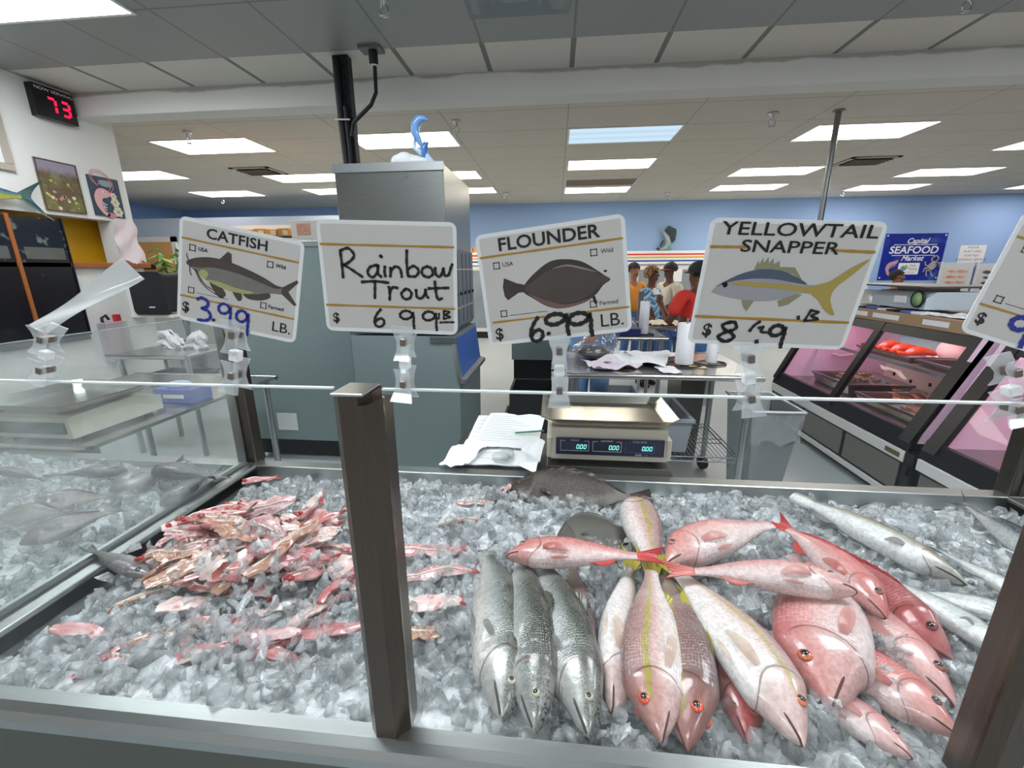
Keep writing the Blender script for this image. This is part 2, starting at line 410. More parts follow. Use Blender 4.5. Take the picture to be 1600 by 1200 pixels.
# stepped square diffuser near the camera
r = thing('air_diffuser', 'grey stepped square air diffuser in the front ceiling', 'vent', (-.25, 2.68, CEIL))
m_dif = M('grey_metal_paint', '8b9497', .5)
for k, nm in enumerate(('outer_step', 'middle_step', 'inner_step')):
    a = .29-.075*k; mb = MB(); z = -.012-.016*k
    P0 = [(-a, -a), (a, -a), (a, a), (-a, a)]; b = a-.06
    P1 = [(-b, -b), (b, -b), (b, b), (-b, b)]
    vs = [(x, y, z) for x, y in P0]+[(x, y, z+.03) for x, y in P1]+[(x, y, 0) for x, y in P0]
    mb.add(vs, [(i, i+4, (i+1) % 4+4, (i+1) % 4) for i in range(4)]+[(i, (i+1) % 4, (i+1) % 4+8, i+8) for i in range(4)])
    mb.build(nm, m_dif, r, local=True)
MB().box(-.08, .08, -.08, .08, -.05, -.004, 0, .004).build('centre_plate', m_dif, r, local=True)

# perforated strut, outlet and cord
p0 = atz(535, 88, CEIL); q = aty(548, 252, p0.y)
r = thing('strut', 'black perforated steel strut from the ceiling to the ice machine', 'strut', (p0.x, p0.y, 2.05))
m_strut = M('black_steel', '2b2d31', .45, .6)
def lerp(a, b, t): return a+(b-a)*t
mb = MB(); x = p0.x
mb.box(x-.045, x-.038, p0.y-.02, p0.y+.04, 2.06, CEIL).box(x+.038, x+.045, p0.y-.02, p0.y+.04, 2.06, CEIL).box(x-.045, x+.045, p0.y-.025, p0.y-.018, 2.06, CEIL)
mb.build('channel', m_strut, r)
mb = MB()
for i in range(13): mb.box(x+.004, x+.022, p0.y-.0262, p0.y-.0255, 2.12+i*.062, 2.15+i*.062)
mb.build('slots', M('slot_black', '0a0a0b', .8), r)
r2 = tag(MB().tube([(x-.03, p0.y-.05, CEIL-.02), (x-.03, p0.y-.05, 2.55), (x-.015, p0.y-.05, 2.06)], .022, 10).tube([(x+.01, p0.y-.055, 2.62), (x+.015, p0.y-.05, 2.3), (x+.0, p0.y-.05, 2.06)], .016, 8).build('conduit', M('rubber_black', '17181b', .55)), 'black cable bundle running down the front of the strut', 'cable')
MB().tube([(x-.06, p0.y-.085, 2.535), (x+.05, p0.y-.085, 2.53)], .006, 6).build('cable_tie', M('tie_white', 'd9d9d6', .4), r2)
MB().tube([(x-.055, p0.y-.08, 2.12), (x+.05, p0.y-.08, 2.115)], .006, 6).build('cable_tie', M('tie_white', ''), r2)
po = atz(580, 75, CEIL)
r = thing('ceiling_outlet', 'grey ceiling outlet with a black plug beside the strut', 'outlet', (po.x, po.y, CEIL))
MB().box(po.x-.075, po.x+.075, po.y-.055, po.y+.055, CEIL-.018, CEIL, 0, .003).build('cover_plate', M('grey_plate', '6d7073', .5, .3), r)
c = Vector((po.x+.01, po.y, CEIL-.018))
rp = tag(MB().tube([c, c+Vector((0, 0, -.07)), c+Vector((.006, 0, -.085))], [.03, .03, .018], 12)
         .tube([c+Vector((.006, 0, -.08)), c+Vector((.004, -.01, -.25)), c+Vector((-.03, -.03, -.33)), c+Vector((-.12, -.05, -.41)), (x+.07, p0.y-.075, 2.51), (x+.05, p0.y-.085, 2.42)], .013, 10).build('power_cord', MATS['rubber_black']),
         'black power cord curving from the ceiling outlet to the strut', 'cord')
MB().lathe([(.0, -.09), (.022, -.09), (.022, -.072), (0, -.072)], 12, X=Matrix.Translation(c)).build('plug_collar', M('tie_white', '', ), rp)

# thin steel pole on the right
pt = atz(1311, 172, CEIL)
tag(MB().tube([(pt.x, pt.y, .02), (pt.x, pt.y, CEIL-.002)], .026, 14).lathe([(0, CEIL-.012), (.05, CEIL-.012), (.05, CEIL-.002), (0, CEIL-.002)], 16, X=Matrix.Translation((pt.x, pt.y, 0))).build('support_pole', brushed('grey_steel_pole', '8c8f90', .3)), 'thin grey steel pole rising to the ceiling behind the yellow fish card', 'pole')
# ------------------------------------------------------------------ fish counter
m_ss = brushed('brushed_steel', 'b4b4b0', .30, (120, 4, 4))
m_ssd = brushed('dark_brushed_steel', '77746c', .34, (4, 4, 120))
m_post = brushed('bronze_grey_steel', '655b52', .30, (90, 90, 3), .18)
m_panel = brushed('counter_front_steel', '75756c', .42, (3, 60, 60), .10)
m_basin = brushed('basin_steel', '8f9190', .38, (5, 5, 60))
m_rim = brushed('rim_steel', 'b4b7b5', .36, (4, 120, 120))
m_glass = clear_pane('front_glass', .002, 'e4ecec', 'fdfefd', .01, 1.2, (9, .004))
m_hglass = clear_pane('misted_glass', .05, 'dfe6e6', 'f6f9f8', .03, 1.45, (5, .22))
m_gedge = M('glass_edge', 'dfe8e4', .25, spec=.6)
m_rubber = M('grey_gasket', '4c4f50', .6)
FY, BKY, RZ = .49, 1.357, .80
XL, XR, XLL = -1.10, 1.43, -2.62
PX = (-1.096, -.243, .610, 1.463)
ctr = thing('seafood_counter', 'stainless steel iced fish counter with glass sneeze guard filling the foreground', 'counter', (.15, .9, 0))
MB().box(XLL-.05, XR+.08, FY-.032, FY-.01, 0, RZ-.045).build('front_panel', m_panel, ctr)
def rail(name, pts, mat=None):
    return MB().add(*pts)
# front rim: rounded nosing swept along x
def sweep_x(name, prof, x0, x1, mat):
    mb = MB(); mb.prism([(p[0], p[1]) for p in prof], x0, x1, 0, Matrix(((0, 0, 1, 0), (1, 0, 0, 0), (0, 1, 0, 0), (0, 0, 0, 1))))
    return mb.build(name, mat, ctr)
sweep_x('front_rim', [(FY-.030, RZ-.05), (FY-.040, RZ-.034), (FY-.040, RZ-.016), (FY-.032, RZ-.005), (FY-.018, RZ), (FY+.004, RZ), (FY+.007, RZ-.004), (FY+.007, RZ-.05)], XLL-.05, XR+.08, m_rim)
sweep_x('back_rim', [(BKY-.004, RZ-.05), (BKY-.004, RZ-.002), (BKY, RZ), (BKY+.042, RZ), (BKY+.046, RZ-.004), (BKY+.046, RZ-.06)], XLL-.05, XR+.08, m_rim)
mb = MB(); mb.box(XL-.085, XL, FY+.006, BKY+.002, RZ-.05, RZ, 0, .004); mb.build('divider_rim', m_rim, ctr)
mb = MB(); mb.box(XR, XR+.08, FY+.006, BKY+.002, RZ-.05, RZ, 0, .004); mb.build('end_rim', m_rim, ctr)
mb = MB(); mb.box(XR+.06, XR+.08, FY-.05, BKY+.045, 0, RZ-.05).build('end_panel', m_panel, ctr)
def basin(x0, x1):
    mb = MB(); z = .66
    mb.box(x0-.002, x1+.002, FY, BKY, z-.01, z)
    mb.box(x0-.004, x0, FY, BKY, z, RZ-.012); mb.box(x1, x1+.004, FY, BKY, z, RZ-.012)
    mb.box(x0, x1, FY+.002, FY+.0068, z, RZ-.012); mb.box(x0, x1, BKY-.003, BKY+.004, z, RZ-.012)
    return mb.build('basin', m_basin, ctr)
basin(XL, XR); basin(XLL, XL-.085)
MB().box(XLL-.05, XR+.07, BKY+.02, BKY+.04, 0, RZ-.05).build('back_panel', m_ssd, ctr)
def post(x, y, zt, w=.061, d=.05):
    mb = MB(); c = .012; a, b = w/2, d/2
    sec = [(-a, -b+c), (-a+c, -b), (a-c*1.6, -b), (a, -b+c*1.6), (a, b), (-a, b)]
    mb.prism([(x+p, y+q) for p, q in sec], RZ-.001, zt-.012)
    mb.prism([(x+p*(1 if p < 0 else .55), y+q) for p, q in sec], zt-.012, zt)
    o = mb.build('post', m_post, ctr)
    MB().box(x-a+.004, x+a*.5, y-b-.004, y+b, zt, zt+.004, 0, .0015).build('post_cap', m_ss, o)
for x in PX[1:3]: post(x, FY+.008, 1.353)
post(PX[0]-.06, FY+.008, 1.353); post(PX[3], FY+.008, 1.353)
def plain_post(x, y, zt, w=.075, d=.05):
    mb = MB().box(x-w/2, x+w/2, y-d/2, y+d/2, RZ-.02, zt, 0, .004).box(x-.006, x+.006, y-d/2-.004, y-d/2+.002, RZ, zt-.005)
    mb.build('post', m_post, ctr)
plain_post(-1.152, BKY+.045, 1.325); plain_post(1.47, BKY+.03, 1.325, .06)
def pane(x0, x1, y=FY, z0=RZ+.002, z1=1.357, mat=None, top=True):
    mb = MB(); mb.box(x0, x1, y-.003, y+.003, z0, z1, 0); mb.mi[-1] = 0
    # polished top edge
    o = mb.build('glass_panel', mat or m_glass, ctr)
    MB().box(x0, x1, y-.0032, y+.0032, z1, z1+.0022, 0).build('polished_edge', m_gedge, o)
    return o
pane(XLL, PX[0]-.095); pane(PX[0]-.028, PX[1]-.032); pane(PX[1]+.032, PX[2]-.032); pane(PX[2]+.032, PX[3]-.032)
mb = MB().box(XL-.052, XL-.046, FY+.05, BKY+.01, RZ+.002, 1.355)
o = mb.build('divider_glass', m_hglass, ctr)
MB().box(XL-.0525, XL-.0455, FY+.05, BKY+.01, 1.355, 1.357).build('polished_edge', M('dark_glass_edge', '8d9b9b', .25, spec=.6), o)
MB().box(XL-.060, XL-.038, FY+.04, BKY+.01, RZ, RZ+.006).build('gasket', m_rubber, ctr)
MB().box(XR+.037, XR+.043, FY+.05, BKY+.01, RZ+.002, 1.32).build('end_glass', m_glass, ctr)
# shelf behind the rail that carries the scale and the papers
mb = MB().box(-.40, .43, BKY+.05, 1.80, RZ-.03, RZ-.01, 0, .003)
mb.build('rear_shelf', m_ssd, ctr)
for x in (-.36, .38): MB().tube([(x, 1.74, 0), (x, 1.74, RZ-.03)], .018, 10).build('shelf_leg', m_ss, ctr)

# ------------------------------------------------------------------ crushed ice
rng = np.random.default_rng(7)
def sstep(a, b, x): t = min(1, max(0, (x-a)/(b-a))); return t*t*(3-2*t)
def ice_h(x, y):
    n = noise.noise(Vector((x*4.1, y*4.1, 3.7)))*.016+noise.noise(Vector((x*11, y*11, 1.3)))*.008
    if x < XL-.02:
        return .770+n+.02*math.exp(-((x+2.0)/.5)**2)-.03*sstep(XL-.16, XL-.09, x)
    h = .772+n
    h -= .022*sstep(1.22, 1.35, y)                     # lower along the back wall
    h -= .035*sstep(XL+.22, XL, x)                     # lower at the left end
    h += .03*math.exp(-((x+.5)/.25)**2-((y-1.2)/.14)**2)   # heap behind the front post
    h += .012*sstep(.62, .54, y)
    h -= .02*sstep(.61, .55, y)*sstep(-.15, .0, x)     # melted strip along the front right
    return h
t = NT('ice_bed'); f = t.noise(55, 4); g = t.noise(9, 3)
cc = t.mix(f, lin('dde2e4'), lin('fbfcfc'))
bed = t.principled(cc, .22, 0, .6, t.bump(t.math('ADD', f, t.math('MULTIPLY', g, .5)), 1.0, .012), trans=.15, ior=1.31)
m_bed = t.done(bed)
t = NT('clear_ice'); f = t.noise(70, 3)
nb = t.bump(f, .25, .003)
gl = t.principled((.975, .985, .99, 1), .06, 0, .55, nb, 1.0, 1.31)
wt = t.principled(t.mix(t.noise(38, 2), lin('dfe4e6'), lin('fbfcfc')), .15, 0, .6, nb)
tp = t.n('ShaderNodeBsdfTransparent', {'Color': (.97, .985, .99, 1)}).outputs[0]
mx = t.n('ShaderNodeMixShader'); t.put(mx.inputs[0], t.math('MULTIPLY_ADD', t.smooth(t.noise(24, 2), .38, .66), .40, .10)); t.put(mx.inputs[1], gl); t.put(mx.inputs[2], wt)
m2 = t.n('ShaderNodeMixShader', {0: .26}); t.put(m2.inputs[1], mx.outputs[0]); t.put(m2.inputs[2], tp)
m_ice = t.done(m2.outputs[0])
def chunk_templates(n=14):
    out = []
    for k in range(n):
        bm = bmesh.new()
        for i in range(13 if k % 3 else 9):
            v = rng.normal(size=3); v /= np.linalg.norm(v); v *= (.5+.25*rng.random())
            v *= np.array([1.0, .8, .55]) if k % 4 else np.array([1.25, .5, .32])
            bm.verts.new(v)
        bmesh.ops.convex_hull(bm, input=bm.verts[:])
        loose = [v for v in bm.verts if not v.link_faces]
        bmesh.ops.delete(bm, geom=loose, context='VERTS')
        bm.verts.index_update()
        out.append((np.array([v.co[:] for v in bm.verts]), [[v.index for v in f.verts] for f in bm.faces])); bm.free()
    return out
TEMPL = chunk_templates()
def rand_rot(a=PI):
    return Euler((rng.uniform(-a, a), rng.uniform(-a, a), rng.uniform(-PI, PI))).to_matrix()
def ice(name, label, x0, x1, y0, y1, count, size, keep=None, layers=(-.004, .012), bedkeep=True):
    mb = MB(); nx, ny = int((x1-x0)/.02), int((y1-y0)/.02)
    if bedkeep:
        mb.grid([[(x0+(x1-x0)*i/nx, y0+(y1-y0)*j/ny, ice_h(x0+(x1-x0)*i/nx, y0+(y1-y0)*j/ny)-.006) for j in range(ny+1)] for i in range(nx+1)], mi=0)
    k = 0
    while k < count:
        x, y = rng.uniform(x0+.012, x1-.012), rng.uniform(y0+.012, y1-.012)
        if keep and not keep(x, y): continue
        k += 1
        s = size*(rng.uniform(.55, 1.0) if rng.random() < .75 else rng.uniform(1.0, 1.5))
        v, f = TEMPL[rng.integers(len(TEMPL))]
        R = np.array(rand_rot()); z = ice_h(x, y)+rng.uniform(*layers)
        w = (v*s)@R.T+np.array([x, y, z])
        w[:, 0] = np.clip(w[:, 0], x0+.001, x1-.001); w[:, 1] = np.clip(w[:, 1], y0+.001, y1-.001)
        mb.add([tuple(q) for q in w], f, 1, rng.random() < .55)
    o = mb.build(name, [m_bed, m_ice]); return tag(o, label, 'ice', kind='stuff')
ice('crushed_ice', 'clear crushed ice filling the main steel basin under the fish', XL+.002, XR-.002, FY+.009, BKY-.006, 5600, .036)
ice('crushed_ice', 'crushed ice in the left basin behind the misted glass divider', -2.3, XL-.09, FY+.2, BKY-.006, 1500, .03)
# ------------------------------------------------------------------ price cards and their clips
m_lam = M('laminate', 'e4e6e4', .22, spec=.55, coat=.3)
m_paper = M('card_paper', 'c6c3bc', .5, var=(6, .03), coat=.25)
m_ink = M('black_ink', '151413', .55)
m_gold = M('gold_line', 'a87f2e', .5)
m_blueink = M('blue_marker', '1b2a8c', .5)
m_clear = clear_pane('clear_plastic', .27, 'f2f5f6', 'fbfcfc', .04, 1.5)
m_milky = M('milky_plastic', 'eceeed', .25, spec=.5)
m_spring = M('spring_steel', '8a8078', .3, 1)
def fishpic(t, S, kind):
    """printed fish on a card: S(u, v) maps card fractions (v up) to a point"""
    def P(pts, mi): t.append(([S(*p) for p in pts], mi))
    return P
CARD_MATS = [m_paper, m_ink, m_gold]
def rrect(w, h, r, n=5, x0=0, y0=0):
    out = []
    for cx, cy, a0 in ((w/2-r, h-r, 0), (-w/2+r, h-r, PI/2), (-w/2+r, r, PI), (w/2-r, r, 1.5*PI)):
        for k in range(n+1):
            a = a0+PI/2*k/n; out.append((x0+cx+r*math.cos(a), y0+cy+r*math.sin(a)))
    return out
def card(label, w, h, loc, rx, ry, rz, draw, clipat=0.0):
    X = rotm(rx, ry, rz, loc) @ Matrix(((1, 0, 0, 0), (0, 0, -1, 0), (0, 1, 0, 0), (0, 0, 0, 1)))
    # local card frame: x right, y up, z towards the viewer
    r = thing('price_card', label, 'sign', loc, 'laminated price cards along the glass')
    MB().prism(rrect(w, h, .008), -.0012, .0, 0, X).build('laminate', m_lam, r)
    mb = MB(); b = .0045
    mb.prism(rrect(w-2*b, h-2*b, .002, 2, 0, b), .0002, .0005, 0, X).build('paper', m_paper, r)
    U = lambda u, v: ((u-.5)*w, v*h)
    pr = MB(); hw = MB(); hb = MB(); pic = [MB(), []]
    L = lambda z: X @ Matrix.Translation((0, 0, z))
    class D: pass
    d = D(); d.w = w; d.h = h
    def line(u0, v0, u1, v1, wd, mi, z=.0009):
        a, c = U(u0, v0), U(u1, v1); pr.stroke([a, ((a[0]+c[0])/2, (a[1]+c[1])/2), c], wd, L(z), mi)
    def txt(s, u, v, size, sx=1.0, bold=0.0, align='CENTER', shear=0, z=.001, target=None, mi=0):
        p = U(u, v); (target or pr).text(s, size, L(z) @ Matrix.Translation((p[0], p[1], 0)), mi, align, shear, sx, 0, bold)
    def boxmark(u, v, s=.0065):
        p = U(u, v); q = [(p[0]-s/2, p[1]-s/2), (p[0]+s/2, p[1]-s/2), (p[0]+s/2, p[1]+s/2), (p[0]-s/2, p[1]+s/2)]
        for i in range(4):
            a, c = q[i], q[(i+1) % 4]; e = Vector((c[0]-a[0], c[1]-a[1], 0)).normalized()*.0004
            pr.stroke([(a[0]-e.x, a[1]-e.y), ((a[0]+c[0])/2, (a[1]+c[1])/2), (c[0]+e.x, c[1]+e.y)], .0009, L(.001), 0)
    def pen(pts, wd=.0028, blue=False, z=.0013):
        (hb if blue else hw).stroke([U(*p) for p in pts], wd, L(z), 0)
    def shape(pts, mi, z=.0008): pic[0].poly([L(z) @ Vector((*U(*p), 0)) for p in pts], mi)
    d.line, d.txt, d.box, d.pen, d.shape, d.pic = line, txt, boxmark, pen, shape, pic
    draw(d)
    if pr.v: pr.build('printing', [m_ink, m_gold], r)
    if hw.v: hw.build('handwriting', m_ink, r)
    if hb.v: hb.build('handwriting', m_blueink, r)['label'] = 'blue marker price'
    if pic[0].v: pic[0].build('fish_picture', pic[1], r)
    return r
def smoothpoly(pts, n=4):
    P = [Vector((p[0], p[1], 0)) for p in pts]; m = len(P); out = []
    for i in range(m):
        a, b, c, e = P[i-1], P[i], P[(i+1) % m], P[(i+2) % m]
        for k in range(n):
            t = k/n; q = .5*((2*b)+(c-a)*t+(2*a-5*b+4*c-e)*t*t+(3*b-a-3*c+e)*t**3); out.append((q.x, q.y))
    return out
def basics(d, usa=True, t0=.80, t1=.245):
    d.line(.03, t0, .97, t0, .0022, 1); d.line(.03, t1, .97, t1, .0022, 1)
    d.box(.115, .725); d.txt('USA', .16, .725, .0062, align='LEFT', bold=.0001)
    d.box(.745, .725); d.txt('Wild', .79, .725, .0062, align='LEFT', bold=.0001)
    d.box(.115, .315); d.line(.16, .30, .42, .30, .0005, 0)
    d.box(.715, .315); d.txt('Farmed', .755, .315, .0062, align='LEFT', bold=.0001)
    d.txt('$', .075, .135, .017, bold=.0004)
NINE = [(.5, .42), (.33, .55), (.2, .75), (.32, .95), (.6, .95), (.72, .8), (.6, .62), (.38, .58)]
def nine(d, u, v, s, sy, wd, blue=False):
    d.pen([(u+x*s, v+y*sy) for x, y in ((.78, .78), (.6, .96), (.3, .98), (.08, .82), (.1, .62), (.35, .52), (.65, .62), (.8, .82))], wd, blue)
    d.pen([(u+x*s, v+y*sy) for x, y in ((.8, .9), (.84, .6), (.82, .3), (.85, .0))], wd, blue)
def six(d, u, v, s, sy, wd, blue=False):
    d.pen([(u+x*s, v+y*sy) for x, y in ((.6, 1), (.3, .75), (.08, .4), (.12, .1), (.4, 0), (.72, .12), (.78, .36), (.55, .48), (.25, .38), (.1, .25))], wd, blue)
m_cat1 = M('print_brown_back', '4a4038', .5, var=(90, .3)); m_cat2 = M('print_grey_flank', '77746c', .5, var=(80, .2)); m_cat3 = M('print_olive_belly', 'a6a36b', .5, var=(60, .15))
def draw_cat(d):
    basics(d); d.txt('CATFISH', .47, .885, .0165, 1.15, .0003); d.txt('LB.', .875, .125, .0175, 1.1)
    d.pic[1] += [m_cat1, m_cat2, m_cat3]
    d.shape(smoothpoly([(.07, .585), (.14, .63), (.26, .665), (.40, .665), (.56, .63), (.70, .585), (.80, .535), (.86, .53), (.86, .465), (.78, .45), (.66, .41), (.52, .385), (.38, .40), (.26, .43), (.16, .50), (.09, .545)]), 1, .0007)
    d.shape(smoothpoly([(.07, .585), (.14, .635), (.26, .67), (.40, .668), (.56, .633), (.70, .588), (.80, .54), (.86, .53), (.80, .505), (.66, .535), (.5, .57), (.3, .58), (.18, .55), (.09, .55)]), 0, .0008)
    d.shape(smoothpoly([(.24, .445), (.34, .455), (.48, .43), (.62, .425), (.6, .40), (.48, .385), (.36, .40)]), 2, .0009)
    d.shape(smoothpoly([(.17, .50), (.21, .54), (.25, .51), (.22, .45)]), 2, .0009)
    d.shape([(.33, .665), (.40, .76), (.43, .745), (.435, .66)], 0); d.shape([(.855, .53), (.97, .63), (.985, .61), (.91, .50), (.985, .39), (.965, .375), (.855, .465)], 0)
    d.shape(smoothpoly([(.26, .44), (.34, .43), (.40, .345), (.36, .30), (.31, .34)]), 0); d.shape(smoothpoly([(.45, .40), (.52, .395), (.535, .33), (.50, .31)]), 0)
    d.shape(smoothpoly([(.54, .40), (.65, .41), (.75, .445), (.76, .40), (.68, .355), (.58, .35)]), 0)
    for pts in ([(.085, .60), (.075, .63), (.07, .66)], [(.10, .55), (.10, .50), (.115, .46)], [(.14, .53), (.19, .42), (.27, .35), (.38, .305)], [(.15, .52), (.2, .43), (.24, .39), (.3, .36)]): d.pen(pts, .0009)
    d.pen([(.17, .24), (.21, .262), (.255, .235), (.255, .19), (.21, .155), (.26, .145), (.285, .09), (.25, .045), (.18, .035)], .0036, True)
    d.pen([(.305, .065), (.312, .062), (.318, .07)], .003); nine(d, .34, .04, .13, .21, .0032, True); nine(d, .49, -.02, .13, .24, .0034, True)
def draw_trout(d):
    d.line(.02, .79, .98, .79, .0024, 1); d.line(.02, .245, .98, .245, .0024, 1); d.txt('$', .085, .125, .0155, bold=.0004)
    W = .0031
    d.pen([(.165, .50), (.165, .62), (.16, .735)], W); d.pen([(.16, .735), (.22, .76), (.26, .70), (.22, .64), (.17, .61)], W); d.pen([(.18, .615), (.25, .56), (.31, .51)], W)
    d.pen([(.42, .62), (.37, .60), (.35, .55), (.38, .51), (.42, .55), (.43, .62)], W); d.pen([(.43, .62), (.425, .55), (.45, .515)], W)
    d.pen([(.48, .61), (.475, .56), (.48, .52)], W); d.pen([(.45, .695), (.455, .70), (.46, .69)], .0036)
    d.pen([(.52, .60), (.52, .56), (.515, .52)], W); d.pen([(.52, .57), (.555, .61), (.59, .59), (.60, .52)], W)
    d.pen([(.645, .755), (.64, .65), (.645, .53)], W); d.pen([(.645, .59), (.69, .62), (.725, .58), (.70, .53), (.65, .53)], W)
    d.pen([(.79, .62), (.755, .60), (.75, .55), (.79, .525), (.825, .55), (.82, .60), (.79, .62)], W)
    d.pen([(.845, .61), (.85, .55), (.88, .535), (.90, .585), (.905, .61), (.91, .55), (.94, .55), (.96, .62), (1.0-.03, .645)], W)
    d.pen([(.30, .465), (.40, .475), (.50, .465)], W); d.pen([(.40, .475), (.395, .40), (.39, .32)], W)
    d.pen([(.50, .43), (.505, .37), (.50, .31)], W); d.pen([(.505, .38), (.53, .425), (.565, .42)], W)
    d.pen([(.62, .41), (.59, .37), (.61, .325), (.65, .33), (.665, .38), (.635, .415), (.61, .405)], W)
    d.pen([(.70, .41), (.705, .345), (.74, .335), (.765, .38), (.77, .415)], W); d.pen([(.77, .41), (.775, .36), (.79, .34)], W)
    d.pen([(.84, .49), (.845, .40), (.86, .33), (.89, .34)], W); d.pen([(.79, .425), (.86, .43), (.94, .435)], W)
    six(d, .37, .055, .10, .165, .003); nine(d, .565, .05, .13, .165, .003); nine(d, .735, .04, .13, .175, .003)
    d.pen([(.865, .20), (.862, .15)], .0022); d.pen([(.90, .22), (.90, .15)], .0022); d.pen([(.90, .225), (.945, .215), (.91, .187), (.95, .17), (.90, .15)], .0022); d.pen([(.87, .115), (.92, .12), (.975, .122)], .0022)
m_fl1 = M('print_flounder', '4b423b', .5, var=(30, .3)); m_fl2 = M('print_flounder_fin', '3a322d', .5, var=(60, .2)); m_fl3 = M('print_flounder_rim', '74564f', .5, var=(60, .2)); m_fl4 = M('print_flounder_line', '8a847c', .5)
def draw_flo(d):
    d.line(.02, .80, .975, .80, .0022, 1); d.line(.05, .215, .985, .215, .0022, 1)
    d.txt('FLOUNDER', .49, .885, .0195, 1.12, .0004); d.box(.125, .715); d.txt('USA', .165, .715, .0068, align='LEFT'); d.box(.785, .715); d.txt('Wild', .83, .715, .0068, align='LEFT')
    d.box(.135, .285); d.line(.175, .262, .44, .262, .0005, 0); d.box(.755, .275); d.txt('Farmed', .795, .275, .0068, align='LEFT'); d.txt('$', .085, .10, .0185, bold=.0004); d.txt('LB.', .87, .115, .0205, 1.05)
    d.pic[1] += [m_fl1, m_fl2, m_fl3, m_fl4]
    d.shape(smoothpoly([(.30, .515), (.37, .60), (.48, .685), (.58, .695), (.70, .655), (.80, .56), (.845, .51), (.88, .47), (.83, .43), (.78, .36), (.70, .30), (.56, .27), (.45, .30), (.34, .40), (.29, .455)]), 1, .0006)
    d.shape(smoothpoly([(.32, .44), (.42, .33), (.53, .275), (.66, .29), (.75, .335), (.66, .31), (.55, .305), (.42, .37)]), 2, .0009)
    d.shape(smoothpoly([(.31, .50), (.38, .55), (.48, .615), (.60, .635), (.71, .59), (.80, .535), (.87, .475), (.81, .43), (.74, .36), (.62, .315), (.5, .325), (.38, .40), (.31, .46)]), 0, .0007)
    d.shape(smoothpoly([(.50, .625), (.60, .645), (.71, .60), (.80, .545), (.71, .585), (.60, .63)]), 3, .0009)
    d.shape([(.30, .52), (.25, .54), (.165, .60), (.15, .52), (.155, .44), (.175, .40), (.255, .455), (.30, .455)], 1, .00065)
    d.pen([(.762, .335), (.768, .30), (.775, .285)], .003); d.pen([(.845, .545), (.85, .55), (.857, .545)], .002)
    six(d, .30, .0, .115, .215, .0042); d.pen([(.425, .06), (.432, .056), (.438, .065)], .0036); nine(d, .41, .03, .19, .20, .0048); nine(d, .57, .0, .19, .215, .0048)
m_ys1 = M('print_blue_back', '4d5768', .5, var=(50, .2)); m_ys2 = M('print_pale_flank', '9a999c', .5, var=(40, .1)); m_ys3 = M('print_yellow', 'a8934a', .5, var=(40, .15)); m_ys4 = M('print_fin', '8a866a', .5)
def draw_yel(d):
    d.line(.025, .79, .235, .795, .0028, 1); d.line(.73, .79, .975, .785, .0028, 1); d.line(.02, .235, .97, .235, .0028, 1)
    d.txt('YELLOWTAIL', .515, .925, .0175, 1.42, .0002); d.txt('SNAPPER', .485, .80, .0165, 1.42, .0002, z=.0011); d.txt('$', .11, .12, .019, bold=.0005)
    d.pic[1] += [m_ys1, m_ys2, m_ys3, m_ys4]
    d.shape(smoothpoly([(.085, .445), (.13, .505), (.22, .575), (.34, .625), (.46, .625), (.56, .585), (.64, .53), (.72, .52), (.73, .46), (.64, .455), (.56, .42), (.45, .385), (.33, .38), (.2, .40), (.12, .425)]), 1, .0006)
    d.shape(smoothpoly([(.10, .48), (.22, .58), (.34, .63), (.46, .63), (.56, .59), (.65, .53), (.56, .54), (.44, .56), (.3, .555), (.18, .525)]), 0, .0007)
    d.shape(smoothpoly([(.20, .525), (.34, .53), (.5, .525), (.64, .51), (.74, .51), (.74, .465), (.64, .47), (.5, .485), (.34, .495), (.22, .505)]), 2, .0008)
    d.shape(smoothpoly([(.69, .515), (.78, .56), (.87, .66), (.965, .735), (.90, .62), (.82, .50), (.82, .40), (.87, .29), (.80, .33), (.74, .41), (.69, .455)], 3), 2, .00085)
    d.shape([(.31, .625), (.325, .70), (.335, .67), (.35, .725), (.36, .68), (.38, .73), (.39, .68), (.41, .72), (.42, .675), (.45, .70), (.46, .655), (.55, .655), (.62, .55), (.55, .60), (.44, .635)], 3, .00062)
    d.shape([(.50, .39), (.60, .45), (.64, .445), (.57, .36), (.52, .34)], 3, .00062); d.shape([(.28, .385), (.36, .385), (.33, .29), (.30, .33)], 3, .00062)
    d.pen([(.15, .505), (.157, .51), (.163, .502), (.157, .497)], .0042)
    d.pen([(.25, .20), (.20, .17), (.24, .12), (.29, .15), (.27, .20), (.22, .19)], .0036); d.pen([(.24, .12), (.19, .07), (.24, .03), (.29, .07), (.25, .125)], .004)
    d.pen([(.38, .13), (.40, .18), (.43, .215)], .0032); d.pen([(.43, .16), (.46, .17), (.45, .13), (.49, .125)], .0028); nine(d, .50, .0, .12, .19, .0042); d.pen([(.44, .05), (.445, .03)], .004)
    d.pen([(.72, .32), (.70, .24)], .0026); d.pen([(.715, .325), (.77, .31), (.73, .28), (.78, .255), (.70, .235)], .0026); d.pen([(.655, .27), (.66, .25)], .003)
m_rs = M('print_red_fish', 'a8625a', .5, var=(50, .25))
def draw_red(d):
    basics(d); d.txt('RED SNAPPER', .5, .89, .0165, 1.1, .0003); d.txt('LB.', .875, .125, .0175, 1.1)
    d.pic[1] += [m_rs]
    d.shape(smoothpoly([(.19, .52), (.28, .62), (.42, .69), (.58, .65), (.72, .56), (.80, .55), (.80, .47), (.70, .44), (.55, .37), (.38, .36), (.26, .43)]), 0)
    d.shape([(.79, .54), (.93, .67), (.88, .51), (.93, .36), (.79, .48)], 0)
    nine(d, .24, .02, .15, .22, .005, True); nine(d, .42, .02, .15, .22, .005, True)
